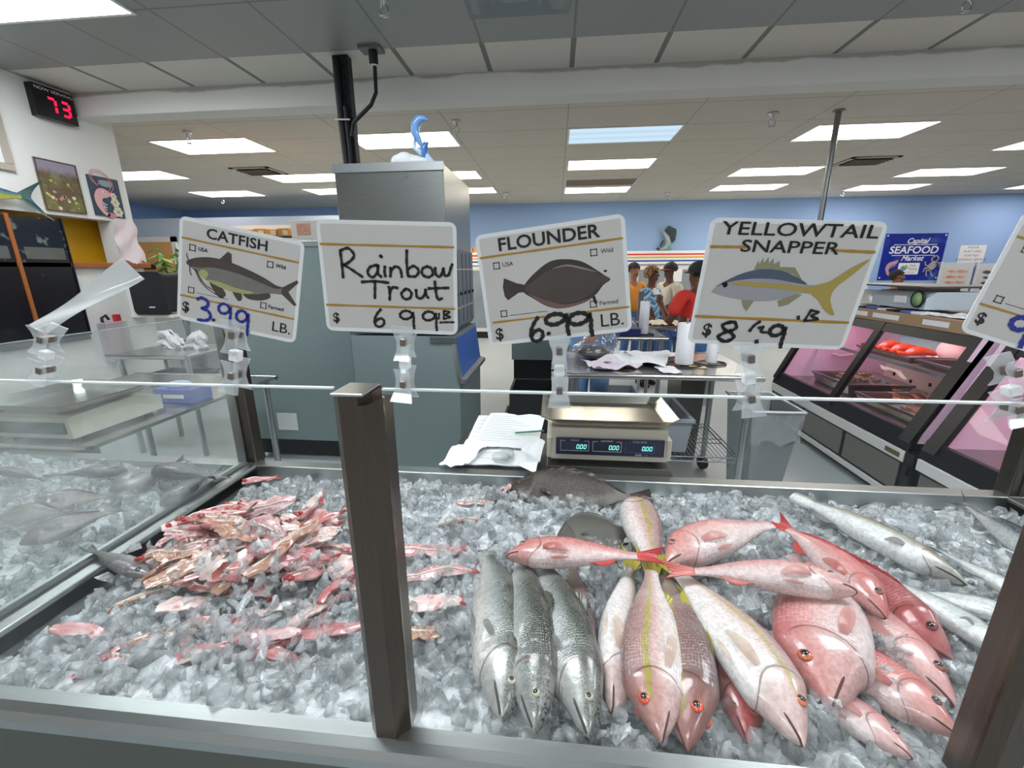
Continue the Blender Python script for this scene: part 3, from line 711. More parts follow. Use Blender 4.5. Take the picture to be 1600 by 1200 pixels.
CARDS = [('printed price card with a brown catfish picture and blue marker price', .1472, .1222, (-.3926, .49, 1.4286), -.028, .214, .069, draw_cat),
         ('handwritten price card without a picture, in black marker', .1584, .1251, (-.1935, .49, 1.4282), .034, .032, .041, draw_trout),
         ('printed price card with a dark flounder picture', .1640, .1253, (.0049, .49, 1.4231), -.041, -.124, -.025, draw_flo),
         ('printed price card with a blue and yellow snapper picture', .1651, .1305, (.2296, .49, 1.4171), .168, .039, .014, draw_yel),
         ('price card with a red fish picture cut off by the right picture edge', .1513, .1307, (.5040, .49, 1.4103), -.177, .321, -.194, draw_red)]
for a in CARDS: card(*a)
# edge-on card at far left: slightly curled laminate sheet
r = thing('price_card', 'blank-backed laminated card seen edge-on at far left above the glass', 'sign', (-.70, .5, 1.40), 'laminated price cards along the glass')
a0, a1 = aty(62, 520, .50), aty(212, 424, .60)
du = (a1-a0); L_ = du.length; du.normalize(); up = Vector((.10, .30, .30)).normalized(); up = (up-du*up.dot(du)).normalized()
nn = du.cross(up).normalized(); mb = MB()
P = []; 
for i in range(13):
    s = i/12; row = []
    for j in range(7):
        q = j/6; row.append(a0+du*(s*L_)+up*((q-.45)*.026*(.6+.5*s))+nn*(.006*math.sin(s*5+q*3)+.010*q*q))
    P.append(row)
mb.grid(P); P2 = [[p+nn*.0015 for p in row] for row in P]; mb.grid([row[::-1] for row in P2])
mb.build('laminate', clear_pane('curled_laminate', .55, 'e8ebe9', 'f4f6f5', .06, 1.5), r)

def clip(label, px, py_top, py_bot, gx=None, top=None, lean=0.0, ylo=None):
    """clear double-jawed sign clip: lower jaw on the glass edge, milky joint, upper jaw on the card"""
    b = aty(px, py_bot, FY-.006); t_ = top if top is not None else aty(px, py_top, FY-.008)
    r = thing('sign_clip', label, 'clip', (b.x, FY, 1.34), 'clear plastic sign clips')
    ax = Vector((t_.x-b.x, 0, t_.z-b.z)); H = ax.length; ax.normalize(); sx = Vector((0, 1, 0)).cross(ax)*-1
    X = Matrix(((-sx.x, 0, ax.x, b.x), (0, 1, 0, FY), (-sx.z, 0, ax.z, b.z), (0, 0, 0, 1)))
    if X.determinant() < 0: X = Matrix(((sx.x, 0, ax.x, b.x), (0, 1, 0, FY), (sx.z, 0, ax.z, b.z), (0, 0, 0, 1)))
    def jaw(z0, z1, w0, wm, w1, name):
        mb = MB(); m = (z0+z1)/2
        for sg in (-1, 1):
            y0, y1, y2 = sg*.0048, sg*.0075, sg*.0125
            prof = [(w0, z0, y2), (w0*.8, z0+(m-z0)*.5, y1), (wm, m, y0+sg*.001), (w1*.92, m+(z1-m)*.5, y1), (w1, z1, y2)]
            P = [[(x*k, y, z) for k in (-1, -.6, .6, 1)] for x, z, y in prof]; Q = [[(x*k, y+sg*.0022, z) for k in (-1, -.6, .6, 1)] for x, z, y in prof]
            mb.grid(P, smooth=False, X=X); mb.grid([q[::-1] for q in Q], smooth=False, X=X)
            for k in (0, 3): mb.grid([[P[i][k], Q[i][k]] for i in range(5)], smooth=False, X=X)
            for i in (0, 4): mb.grid([P[i], Q[i]], smooth=False, X=X)
        o = mb.build(name, m_clear, r)
        MB().box(-wm*.42, wm*.42, -.010, .010, m-.004, m+.005, 0, .001, X).build('spring', m_spring, o)
    jaw(0, H*.44, .0135, .0085, .0095, 'lower_jaw')
    MB().box(-.0062, .0062, -.0062, .0062, H*.42, H*.57, 0, .002, X).build('joint', m_milky, r)
    jaw(H*.55, H, .0095, .0080, .0125, 'upper_jaw')
clip('clear sign clip holding the brown catfish card', 362, 498, 612)
clip('clear sign clip holding the handwritten card', 630, 508, 626)
clip('clear sign clip holding the dark flounder card', 874, 524, 634)
clip('clear sign clip holding the yellow and blue snapper card', 1174, 536, 648)
clip('clear sign clip on the glass at the right picture edge', 1590, 560, 662)
clip('clear sign clip under the edge-on card at far left', 63, 512, 598)
# ------------------------------------------------------------------ fish
def fish_mat(name, stops, head=None, stripe=None, spots=None, scale=(70, 26), scl=.35, metal=0.0, gill=.26, rough=.24, mott=.12, belly_end=.3):
    t = NT(name); sx = t.n('ShaderNodeSeparateXYZ', {0: t.uv()}); u, v = sx.outputs[0], sx.outputs[1]
    nz = t.noise(14, 3); vv = t.math('ADD', v, t.math('MULTIPLY_ADD', nz, .16, -.08))
    col = t.ramp(vv, [(p, lin(c)) for p, c in stops])
    if head: col = t.mix(t.math('MULTIPLY', t.smooth(u, gill+.03, gill-.10), .6), col, lin(head))
    if stripe:
        c, a, b, s0 = stripe
        m = t.math('MULTIPLY', t.smooth(vv, a-.035, a+.02), t.smooth(vv, b+.035, b-.02)); m = t.math('MULTIPLY', m, t.smooth(u, s0-.02, s0+.04))
        col = t.mix(t.math('MULTIPLY', m, .85), col, lin(c))
    mp = t.n('ShaderNodeMapping', {'Vector': t.uv(), 'Scale': (scale[0], scale[1], 1)})
    vo = t.n('ShaderNodeTexVoronoi', {'Vector': mp.outputs[0], 'Scale': 1.0, 'Randomness': .35}, voronoi_dimensions='2D').outputs[0]
    body = t.smooth(u, gill, gill+.05)
    sc_ = t.math('MULTIPLY', t.math('SUBTRACT', 1.0, vo), body)
    col = t.mix(t.math('MULTIPLY', t.math('MULTIPLY', t.smooth(vo, .35, .75), body), scl), col, (.93, .90, .88, 1), 'MIX')
    col = t.mix(t.math('MULTIPLY', t.noise(40, 4), mott*2), col, lin(stops[-1][1]))
    if spots:
        c, sc, thr, v0 = spots
        m2 = t.n('ShaderNodeMapping', {'Vector': t.uv(), 'Scale': (sc*2.4, sc, 1)})
        d = t.n('ShaderNodeTexVoronoi', {'Vector': m2.outputs[0], 'Scale': 1.0}, voronoi_dimensions='2D').outputs[0]
        m = t.math('MULTIPLY', t.math('LESS_THAN', d, t.math('MULTIPLY', t.noise(20, 2), thr)), t.smooth(v, v0-.1, v0+.25))
        col = t.mix(t.math('MULTIPLY', m, .85), col, lin(c))
    # gill slit
    w = t.math('SUBTRACT', t.math('MULTIPLY', v, 2.0), 1.05); arc = t.math('SUBTRACT', gill+.015, t.math('MULTIPLY', t.math('MULTIPLY', w, w), .07))
    g = t.math('MULTIPLY', t.math('LESS_THAN', t.math('ABSOLUTE', t.math('SUBTRACT', u, arc)), .006), t.smooth(v, .95, .8))
    col = t.mix(t.math('MULTIPLY', g, .65), col, lin('5a2a28'))
    fn = t.noise(130, 5); col = t.mix(t.math('MULTIPLY', t.smooth(fn, .42, .62), .22), col, (.10, .07, .07, 1), 'MIX'); lg = t.noise(9, 4); col = t.mix(t.math('MULTIPLY', t.smooth(lg, .5, .7), .16), col, (.92, .86, .84, 1), 'MIX')
    nb = t.bump(t.math('ADD', t.math('MULTIPLY', sc_, .6), t.math('ADD', t.math('MULTIPLY', nz, .3), t.math('MULTIPLY', fn, .35))), .42, .004)
    rough = t.math('MULTIPLY_ADD', lg, .25, rough-.08)
    MATS[name] = t.done(t.principled(col, rough, metal, .6, nb, coat=.38)); return MATS[name]
def fin_mat(name, c0, c1, clear=.0):
    t = NT(name); sx = t.n('ShaderNodeSeparateXYZ', {0: t.uv()})
    r = t.math('MULTIPLY_ADD', t.math('SINE', t.math('MULTIPLY', sx.outputs[1], 60.0)), .5, .5)
    c = t.mix(sx.outputs[0], lin(c0), lin(c1)); c = t.mix(t.math('MULTIPLY', r, .3), c, lin(c0))
    p = t.principled(c, .3, 0, .5, t.bump(r, .4, .002), coat=.4)
    m = t.n('ShaderNodeMixShader'); t.put(m.inputs[0], t.math('MULTIPLY_ADD', sx.outputs[0], .3*clear+.1*clear, clear)); t.put(m.inputs[1], p); t.put(m.inputs[2], t.n('ShaderNodeBsdfTransparent').outputs[0])
    MATS[name] = t.done(m.outputs[0]); return MATS[name]
KIND = {
 'snapper': dict(top=[(0, 0), (.04, .045), (.10, .092), (.18, .14), (.28, .17), (.42, .175), (.58, .15), (.74, .105), (.88, .06), (1, .042)],
                 bot=[(0, 0), (.04, .038), (.10, .070), (.18, .10), (.28, .13), (.42, .14), (.58, .125), (.74, .085), (.88, .05), (1, .04)],
                 wid=[(0, .008), (.05, .042), (.12, .068), (.22, .088), (.34, .092), (.5, .082), (.68, .055), (.85, .028), (1, .014)], eye=(.135, .075, .030), fork=.5, tail=.24, tspread=2.6),
 'trout': dict(top=[(0, .004), (.03, .035), (.08, .06), (.16, .088), (.28, .11), (.45, .118), (.62, .10), (.78, .072), (.9, .05), (1, .042)],
               bot=[(0, .004), (.03, .03), (.08, .055), (.16, .085), (.28, .115), (.45, .125), (.62, .105), (.78, .07), (.9, .046), (1, .04)],
               wid=[(0, .012), (.05, .038), (.12, .056), (.22, .068), (.36, .076), (.52, .074), (.7, .054), (.86, .03), (1, .016)], eye=(.095, .032, .019), fork=.25, tail=.16, tspread=2.0),
 'slim': dict(top=[(0, .003), (.05, .028), (.12, .05), (.22, .07), (.4, .082), (.6, .072), (.8, .042), (.92, .022), (1, .014)],
              bot=[(0, .003), (.05, .026), (.12, .05), (.22, .075), (.4, .088), (.6, .078), (.8, .044), (.92, .022), (1, .014)],
              wid=[(0, .006), (.06, .028), (.15, .046), (.3, .056), (.5, .054), (.7, .038), (.88, .016), (1, .009)], eye=(.085, .02, .014), fork=.8, tail=.2, tspread=5),
 'porgy': dict(top=[(0, 0), (.05, .06), (.12, .12), (.22, .175), (.36, .21), (.5, .20), (.68, .14), (.85, .07), (1, .045)],
               bot=[(0, 0), (.05, .05), (.12, .085), (.22, .13), (.36, .165), (.5, .16), (.68, .11), (.85, .06), (1, .04)],
               wid=[(0, .01), (.06, .045), (.15, .075), (.3, .09), (.5, .082), (.7, .05), (.88, .024), (1, .013)], eye=(.14, .08, .03), fork=.4, tail=.22, tspread=2.2),
 'flat': dict(top=[(0, .0), (.05, .05), (.12, .095), (.25, .15), (.45, .185), (.65, .16), (.82, .09), (.93, .035), (1, .03)],
              bot=[(0, .0), (.05, .04), (.12, .085), (.25, .145), (.45, .185), (.65, .16), (.82, .09), (.93, .035), (1, .03)],
              wid=[(0, .008), (.08, .022), (.2, .03), (.45, .034), (.7, .026), (.9, .012), (1, .008)], eye=(.10, .04, .014), fork=-.25, tail=.16, tspread=2.4)}
def prof(tab, s):
    xs = [a for a, b in tab]; ys = [b for a, b in tab]
    i = 0
    while i < len(xs)-2 and s > xs[i+1]: i += 1
    def tan(k):
        if k == 0: return (ys[1]-ys[0])/(xs[1]-xs[0])*1.3
        if k == len(xs)-1: return 0
        return (ys[k+1]-ys[k-1])/(xs[k+1]-xs[k-1])
    h = xs[i+1]-xs[i]; t = (s-xs[i])/h
    return max(0, (2*t**3-3*t*t+1)*ys[i]+(t**3-2*t*t+t)*h*tan(i)+(-2*t**3+3*t*t)*ys[i+1]+(t**3-t*t)*h*tan(i+1))
m_pupil = M('fish_pupil', '0c0b0c', .08, coat=1.0)
def fish(name, label, cat, kind, nose, tail, side, phi, mats, h=1.0, w=1.0, bow=0.0, curve=0.0, group=None, iris='c8502e', cut=False, gill=.26, finsel='dpvt', tailopen=1.0, twist=0.0, gape=0.0):
    K = KIND[kind]; nose = Vector(nose); tail = Vector(tail); nose.y = max(nose.y, FY+.014) if nose.y < .6 else nose.y; L = (tail-nose).length; d = (tail-nose).normalized()
    k = Vector((0, 0, 1)); k = (k-d*k.dot(d)).normalized(); left = k.cross(d)
    c, s_ = math.cos(phi), math.sin(phi)
    dors = left*side*c + k*s_; lat = k*c - left*side*s_          # lat: the flank that looks up
    def T(x, y, z):
        s = x/L; q = 4*s*(1-s) if 0 <= s <= 1 else 4*(1-s)*max(s, 0)
        tw = twist*max(0, s-.2); yy, zz = y*math.cos(tw)-z*math.sin(tw), y*math.sin(tw)+z*math.cos(tw)
        return nose + d*x + dors*(zz+curve*L*q) + lat*(yy+bow*L*q)
    root = thing(name, label, cat, tuple(nose+(tail-nose)*.5-Vector((0, 0, .02))), group)
    mbody, mfin, mfin2, mfin3 = mats
    ns, na = 44, 26; P = []; UV = []
    for i in range(ns+1):
        s = (i/ns)**1.35
        tp, bt, wd = prof(K['top'], s)*h*L, prof(K['bot'], s)*h*L, prof(K['wid'], s)*w*L
        if cut and s > .86: tp = bt = max(tp, .045*h*L); wd = max(wd, .034*L)
        if s > gill: wd *= 1-.10*math.exp(-((s-gill)/.05)); 
        else: wd *= 1+.03*s/gill
        row, ur = [], []
        for j in range(na):
            th = 2*PI*j/na; cs, sn = math.cos(th), math.sin(th)
            z = (tp if sn > 0 else bt)*math.copysign(abs(sn)**.92, sn); y = wd*math.copysign(abs(cs)**.85, cs)
            vv = (z+bt)/(tp+bt) if tp+bt > 1e-6 else .5
            x = s*L
            if .1 < s < .4: x -= L*.05*(2*vv-1.05)**2*math.exp(-((s-gill)/.07)**2)
            row.append(T(x, y, z)); ur.append((s, vv))
        P.append(row); UV.append(ur)
    mb = MB(); mb.grid(P, False, True, 0, True, UV)
    mb.add(P[-1], [list(range(na))], 1 if cut else 0, False, UV[-1]); mb.add(P[0], [list(range(na))[::-1]], 0, True, UV[0])
    mb.build('body', [mbody, MATS.get('cut_flesh') or M('cut_flesh', 'b9a48c', .35, coat=.4)], root)
    def surf(s, z):
        lim = prof(K['top'], s)*h*L if z > 0 else prof(K['bot'], s)*h*L
        return prof(K['wid'], s)*w*L*max(0, 1-min(1, abs(z)/max(lim, 1e-6))**2)**.46
    ex, ez, er = K['eye']; ez *= h
    for sg in (1, -1) if kind != 'flat' else (1, 1):
        y0 = surf(ex, ez*L)*sg
        if kind == 'flat' and sg == 1: ez = -ez
        N = lat*sg*.93+dors*.3; N.normalize(); A = d; B = N.cross(A).normalized(); A = B.cross(N)
        cc = T(ex*L, y0*.93, ez*L); X = Matrix(((A.x, B.x, N.x, cc.x), (A.y, B.y, N.y, cc.y), (A.z, B.z, N.z, cc.z), (0, 0, 0, 1)))
        R = er*L
        e = MB().ball((0, 0, 0), (R, R, R*.55), 8, 16, 0, X).build('eye', M('iris_'+iris, iris, .15, coat=1.0), root)
        MB().ball((0, 0, R*.33), (R*.58, R*.58, R*.32), 8, 14, 0, X).build('pupil', m_pupil, e)
    # mouth line on both flanks
    mz = -.022*h*L; mb = MB(); big = .10 if kind != 'slim' else .13
    for sg in (1, -1):
        pts = []
        for i in range(8):
            s = .006+big*i/7; z = -.006*L-(s*.30 if kind != 'trout' else s*.22)*L*h*.8
            pts.append(T(s*L, sg*(surf(s, z)+.0002), z))
        mb.tube(pts, [.0016*L/.3]*7+[.0008], 6)
    mb.build('mouth', M('mouth_line', '5b2f2c', .4) if kind in ('snapper',) else M('grey_mouth_line', '3c3b38', .4), root)
    # fins
    def sheet(nm, f, nu, nv, mat, thick=.0016):
        A = [[f(i/nu, j/nv) for j in range(nv+1)] for i in range(nu+1)]; U = [[(i/nu, j/nv) for j in range(nv+1)] for i in range(nu+1)]
        m = MB(); m.grid(A, UV=U)
        off = lat*thick; m.grid([[p-off for p in r] for r in A][::-1], UV=U[::-1])
        edge = [A[i][0] for i in range(nu+1)]+[A[nu][j] for j in range(1, nv+1)]+[A[i][nv] for i in range(nu-1, -1, -1)]
        m.grid([edge, [p-off for p in edge]], UV=[[(1, 0)]*len(edge)]*2)
        return m.build(nm, mat, root)
    if 't' in finsel and not cut:
        hp = prof(K['top'], 1)*h*L*1.05; fl = K['tail']*L; sp = K['tspread']
        def tf(u, v):
            q = 2*v-1; ln = fl*(1-K['fork']*.75*(1-abs(q)**1.3)); 
            return T(L*.985+u*ln, .004*math.sin(u*3+q*5)*u+.01*u*q*q, hp*q*(1+u*(sp-1)*tailopen))
        sheet('tail_fin', tf, 8, 18, mfin)
    if 'd' in finsel:
        s0, s1 = (.30, .86) if kind != 'slim' else (.45, .62)
        if kind == 'trout': s0, s1 = .42, .56
        if kind == 'flat': s0, s1 = .10, .92
        def df(u, v):
            s = s0+(s1-s0)*v+u*.05; b = prof(K['top'], min(s, 1))*h*L
            hh = (.055 if kind != 'flat' else .05)*L*math.sin(PI*min(1, v*1.0+.02))**.5*(1-.25*abs(math.sin(v*26))*(v < .6))
            return T(s*L, .006*u, b*.94+u*hh*(.55 if kind in ('snapper', 'porgy') else .8))
        sheet('dorsal_fin', df, 4, 30, mfin2)
    if 'a' in finsel or kind == 'flat':
        s0, s1 = (.62, .80) if kind != 'flat' else (.16, .92)
        def af(u, v):
            s = s0+(s1-s0)*v+u*.05; b = prof(K['bot'], min(s, 1))*h*L
            return T(s*L, .003*u, -b*.94-u*.055*L*math.sin(PI*min(1, v+.05))**.6)
        sheet('anal_fin', af, 4, 16, mfin2)
    if 'p' in finsel:
        fl = .19*L if kind in ('snapper', 'porgy') else .085*L
        for sg in (1,):
            def pf(u, v):
                q = 2*v-1; s = gill+.03+u*fl/L; z = -.03*h*L-u*.035*L+q*(.028 if kind in ('snapper', 'porgy') else .017)*L*math.sin(PI*min(1, .15+.8*u))**.8
                return T(s*L, surf(min(s, .95), z)+.002+.007*math.sin(PI*u)+.004*u, z)
            sheet('pectoral_fin', pf, 8, 8, mfin3)
    if 'v' in finsel:
        def vf(u, v):
            q = 2*v-1; s = gill+.09+u*.13; b = prof(K['bot'], s)*h*L
            return T(s*L, surf(s, -b*.82)+.002+.004*u, -b*.80-u*.014*L+q*.014*L*math.sin(PI*min(1, .2+.8*u)))
        sheet('pelvic_fin', vf, 6, 6, mfin3)
    return root

F_RS = fish_mat('red_snapper_skin', [(0, 'ead9d6'), (.28, 'e6c9c5'), (.5, 'd99a94'), (.72, 'cf7772'), (1, 'b84c4c')], 'cd766c', None, None, (66, 24), .34)
F_RSd = fish_mat('dark_red_snapper_skin', [(0, 'd8b4ae'), (.3, 'cf8f8a'), (.55, 'c05f5c'), (1, '94383b')], 'b8514e', None, None, (66, 24), .22)
F_RSp = fish_mat('pale_snapper_skin', [(0, 'efe3e0'), (.4, 'e7cfcb'), (.7, 'dc9f9a'), (1, 'c66a68')], 'dd9a92', None, None, (66, 24), .30)
F_YS = fish_mat('yellowtail_skin', [(0, 'f0e8e4'), (.34, 'ecdcd7'), (.5, 'd9b3ab'), (.70, 'b98d86'), (1, '86625f')], 'c58a80', ('a9a02c', .60, .70, .12), None, (64, 24), .36)
F_YSw = fish_mat('yellowtail_white_skin', [(0, 'f2ede9'), (.5, 'efe4df'), (.68, 'e0c2bb'), (1, 'a17c77')], 'e0b3aa', ('b3a845', .70, .77, .12), None, (64, 24), .25)
F_YSd = fish_mat('yellowtail_dark_skin', [(0, 'd8c2bb'), (.3, 'b8948c'), (.6, '8f6c66'), (1, '6a4c48')], 'b0756a', ('97922f', .44, .56, .10), None, (64, 24), .30)
F_TR = fish_mat('trout_skin', [(0, 'e2dcd6'), (.22, 'd5d2cc'), (.42, 'b4b8b5'), (.60, '8b928c'), (.74, '525a4d'), (1, '2f352c')], 'a5a8a3', None, ('14160f', 34, .56, .42), (90, 40), .16, .25, .215, .22, .05)
F_SL = fish_mat('silver_fish_skin', [(0, 'f1f3f1'), (.4, 'e4e8e6'), (.6, 'c3cac8'), (.78, '8f938a'), (1, '66665a')], None, None, None, (110, 40), .12, .25, .2, .2, .04)
F_SLb = fish_mat('olive_backed_fish_skin', [(0, 'f2f4f2'), (.45, 'e0e4e2'), (.60, 'a8a594'), (.75, '7c7564'), (1, '5c5648')], '8d8471', None, None, (110, 40), .10, .12, .2, .25, .05)
F_MK = fish_mat('mackerel_skin', [(0, 'e6eaea'), (.4, 'b9c2c4'), (.62, '5d6a74'), (1, '2c3640')], None, None, ('161c24', 12, .7, .5), (110, 40), .10, .35, .2, .2, .04)
F_GR = fish_mat('grey_fish_skin', [(0, 'bab6b4'), (.35, '98938f'), (.6, '726e6c'), (1, '4b4848')], '7d7876', None, None, (60, 22), .2, .1, .26)
F_FL = fish_mat('flounder_skin', [(0, '2c241e'), (.5, '3a3029'), (1, '2a221d')], '352b24', None, ('5a4d3e', 11, .40, -.5), (120, 60), .05, 0, .2, .26, .2)
F_FL2 = fish_mat('grey_flounder_skin', [(0, '4d4b43'), (.5, '605e54'), (1, '4d4b43')], '5a584e', None, None, (120, 60), .05, 0, .2, .3, .2)
N_RED = fin_mat('red_fin', 'cf5a55', 'b83038'); N_PINK = fin_mat('pink_fin', 'dc8f86', 'c85a55'); N_YEL = fin_mat('yellow_fin', 'b5a83c', '9c9630')
N_GRY = fin_mat('grey_fin', '7d7d78', '55554f'); N_TRT = fin_mat('trout_fin', '6d6c60', '4a4a40'); N_BRN = fin_mat('brown_fin', '4a3d33', '332a24'); N_SIL = fin_mat('silver_fin', 'a8adab', '6d7370')
P_PINK = fin_mat('clear_pink_fin', 'd98f86', 'e2aaa2', .42); P_RED = fin_mat('clear_red_fin', 'c8685f', 'd48a82', .35); P_GRY = fin_mat('clear_grey_fin', '96958c', '7f7e76', .35); P_YP = fin_mat('clear_peach_fin', 'dcb4a2', 'd8c4a0', .55)
RS = (F_RS, N_RED, N_RED, P_RED); RSd = (F_RSd, N_RED, N_RED, P_RED); RSp = (F_RSp, N_PINK, N_PINK, P_PINK); YS = (F_YS, N_YEL, N_YEL, P_YP); YSw = (F_YSw, N_YEL, N_YEL, P_YP); YSd = (F_YSd, N_YEL, N_YEL, P_YP)
TR = (F_TR, N_TRT, N_TRT, P_GRY); SL = (F_SL, N_SIL, N_SIL, P_GRY); SB = (F_SLb, N_GRY, N_GRY, P_GRY); MK = (F_MK, N_GRY, N_GRY, P_GRY); GR = (F_GR, N_GRY, N_GRY, P_GRY); FL = (F_FL, N_BRN, N_BRN, N_BRN); FG = (F_FL2, N_GRY, N_GRY, N_GRY)
def Z(x, y, z): return atz(x, y, z)
# trout trio
gt = 'rainbow trout heads down by the front glass'
fish('trout', 'spotted green trout at left of the trio, belly slit open', 'fish', 'trout', Z(786, 1124, .800), Z(760, 872, .782), -1, .18, TR, 1.22, 1.25, .03, .05, gt, 'b9b59a')
fish('trout', 'middle spotted trout of the trio, head against the front ledge', 'fish', 'trout', Z(838, 1142, .802), Z(812, 872, .815), -1, .55, TR, 1.12, 1.25, .03, .03, gt, 'b9b59a')
fish('trout', 'right-hand spotted trout of the trio, tail under the pink snapper', 'fish', 'trout', Z(922, 1152, .800), Z(836, 872, .808), -1, .35, TR, 1.05, 1.2, .03, .04, gt, 'b9b59a')
# yellowtail snappers
gy = 'yellow-striped snappers fanned out by the front glass'
fish('yellowtail_snapper', 'front yellow-striped snapper with white belly and red-ringed eye', 'fish', 'snapper', Z(1035, 1172, .806), Z(1018, 893, .850), 1, .10, YS, 1.06, 1.0, .02, -.0, gy, 'd8553a', finsel='pvta')
fish('yellowtail_snapper', 'darker yellow-striped snapper tucked right of the white-bellied one', 'fish', 'snapper', Z(1076, 1174, .795), Z(1040, 900, .825), -1, .50, YSd, .98, 1.0, .02, .02, gy, 'd8553a', finsel='dpt')
fish('yellowtail_snapper', 'pale snapper showing its white belly, left of the striped one', 'fish', 'snapper', Z(958, 1118, .785), Z(983, 888, .822), -1, -.35, YSw, .88, .95, .02, -.02, gy, 'd8553a', finsel='pvt')
fish('yellowtail_snapper', 'white-bellied snapper slanting down right with purple-pink back', 'fish', 'snapper', Z(1257, 1168, .815), Z(1055, 892, .850), -1, .05, YSw, 1.06, .95, .03, .03, gy, 'd07050', finsel='pvta')
fish('yellowtail_snapper', 'olive-striped snapper half buried between trout and white belly', 'fish', 'snapper', Z(915, 1075, .770), Z(893, 878, .800), -1, .5, YSd, .75, .8, .02, 0, gy, 'd8553a', finsel='t')
fish('yellowtail_snapper', 'yellow-striped snapper facing away at the back beside the flounder', 'fish', 'snapper', Z(985, 782, .815), Z(1028, 905, .815), 1, .25, YS, .95, 1.2, .06, 0, gy, 'd8553a', finsel='t', tailopen=.8)
fish('yellowtail_snapper', 'dark pink snapper low in the ice below the white slanting one', 'fish', 'snapper', Z(1172, 1164, .772), Z(1105, 935, .785), -1, .3, RSd, .85, .9, .02, 0, gy, 'b04a38', finsel='p')
# red snappers
gs = 'red snappers in the pile'
fish('red_snapper', 'red snapper lying across the trout tails, head to the left', 'fish', 'snapper', Z(790, 868, .862), Z(995, 869, .872), 1, .12, RS, .86, 1.0, .015, .01, gs, '9a7a5a', finsel='pvta', tailopen=.75)
fish('red_snapper', 'red snapper facing left behind the yellow tails, eye low', 'fish', 'snapper', Z(1038, 882, .845), Z(1205, 820, .850), 1, .15, RSp, .95, 1.0, .02, .03, gs, 'b0705a', finsel='pv')
fish('red_snapper', 'red snapper slanting down right, head over the silver fish', 'fish', 'snapper', Z(1387, 966, .850), Z(1232, 828, .835), -1, .45, RS, .80, 1.05, .02, .02, gs, '8a5a4a', finsel='dpta')
fish('red_snapper', 'red snapper lying level across the pile, head to the right', 'fish', 'snapper', Z(1340, 925, .882), Z(1085, 893, .880), -1, .05, RSp, .82, 1.0, .015, .03, gs, 'c8c4c8', finsel='pvta', tailopen=.7)
fish('red_snapper', 'broad-headed pink snapper pointing down, large orange-ringed eye', 'fish', 'snapper', Z(1296, 1106, .810), Z(1283, 868, .822), 1, .05, RSp, 1.18, 1.1, .02, 0, gs, 'c86a48', finsel='p')
fish('red_snapper', 'dark red snapper head poking right beneath the slanting one', 'fish', 'snapper', Z(1489, 1031, .800), Z(1262, 845, .802), -1, .85, RSd, .86, 1.0, .0, 0, gs, '7a3a38', finsel='d')
fish('red_snapper', 'pale-bellied snapper pointing lower right, partly under ice', 'fish', 'snapper', Z(1494, 1104, .790), Z(1235, 868, .795), -1, .25, RSp, .85, 1.0, .0, 0, gs, '9a5a50', finsel='p')
fish('red_snapper', 'red snapper at lower right with dark open gill, against the post', 'fish', 'snapper', Z(1500, 1152, .800), Z(1215, 955, .790), -1, .30, RS, 1.0, 1.0, .0, 0, gs, '6a4a48', finsel='pd')
fish('red_snapper', 'faded snapper lowest in the pile by the right front corner', 'fish', 'snapper', Z(1428, 1186, .785), Z(1190, 1020, .780), -1, .05, RSp, .95, .9, .0, 0, gs, '9a6a60', finsel='pv')
# silver fish at the right
gm = 'slim silver fish at the right end'
fish('silver_fish', 'long silver fish with brown cut tail resting on the back rail', 'fish', 'slim', Z(1512, 914, .800), Z(1240, 776, .812), -1, .25, SB, 1.2, 1.4, .015, .01, gm, '77776a', cut=True, finsel='pa')
fish('silver_fish', 'bright silver fish pointing lower right beside the red snapper heads', 'fish', 'slim', Z(1592, 1030, .800), Z(1392, 906, .800), -1, .1, SL, 1.75, 1.7, .015, .0, gm, '8a8a80', finsel='pa')
fish('silver_fish', 'silver fish lying level between the two longer silver ones', 'fish', 'slim', Z(1618, 972, .800), Z(1430, 925, .800), -1, .0, SL, 1.9, 1.7, .015, .0, gm, '8a8a80', finsel='pa')
fish('silver_fish', 'slender silver fish with forked tail upright on the ice', 'fish', 'slim', Z(1690, 985, .796), Z(1478, 866, .796), -1, .1, SL, 1.05, 1.3, .01, .0, gm, '8a8a80', finsel='ta')
fish('silver_fish', 'dark blue-backed fish in the back right corner', 'fish', 'slim', Z(1690, 905, .800), Z(1512, 792, .802), -1, .7, MK, 1.3, 1.4, .01, .0, gm, '8a8a80', finsel='ta')
fish('silver_fish', 'thin silver fish running out of the picture at right', 'fish', 'slim', Z(1740, 930, .796), Z(1570, 858, .796), -1, .2, SL, .9, 1.1, .01, .0, gm, '8a8a80', finsel='ta')
# flounders
fish('flounder', 'dark brown flounder leaning against the back wall of the basin', 'fish', 'flat', Z(792, 762, .785), Z(985, 778, .795), 1, .42, FL, 1.15, 1.0, .02, 0, None, '5a4a3a')
fish('flounder', 'grey-olive flounder half under ice in front of the brown one', 'fish', 'flat', Z(868, 846, .800), Z(985, 836, .790), 1, .1, FG, 1.9, 1.6, .10, 0, None, '5a5a4a')
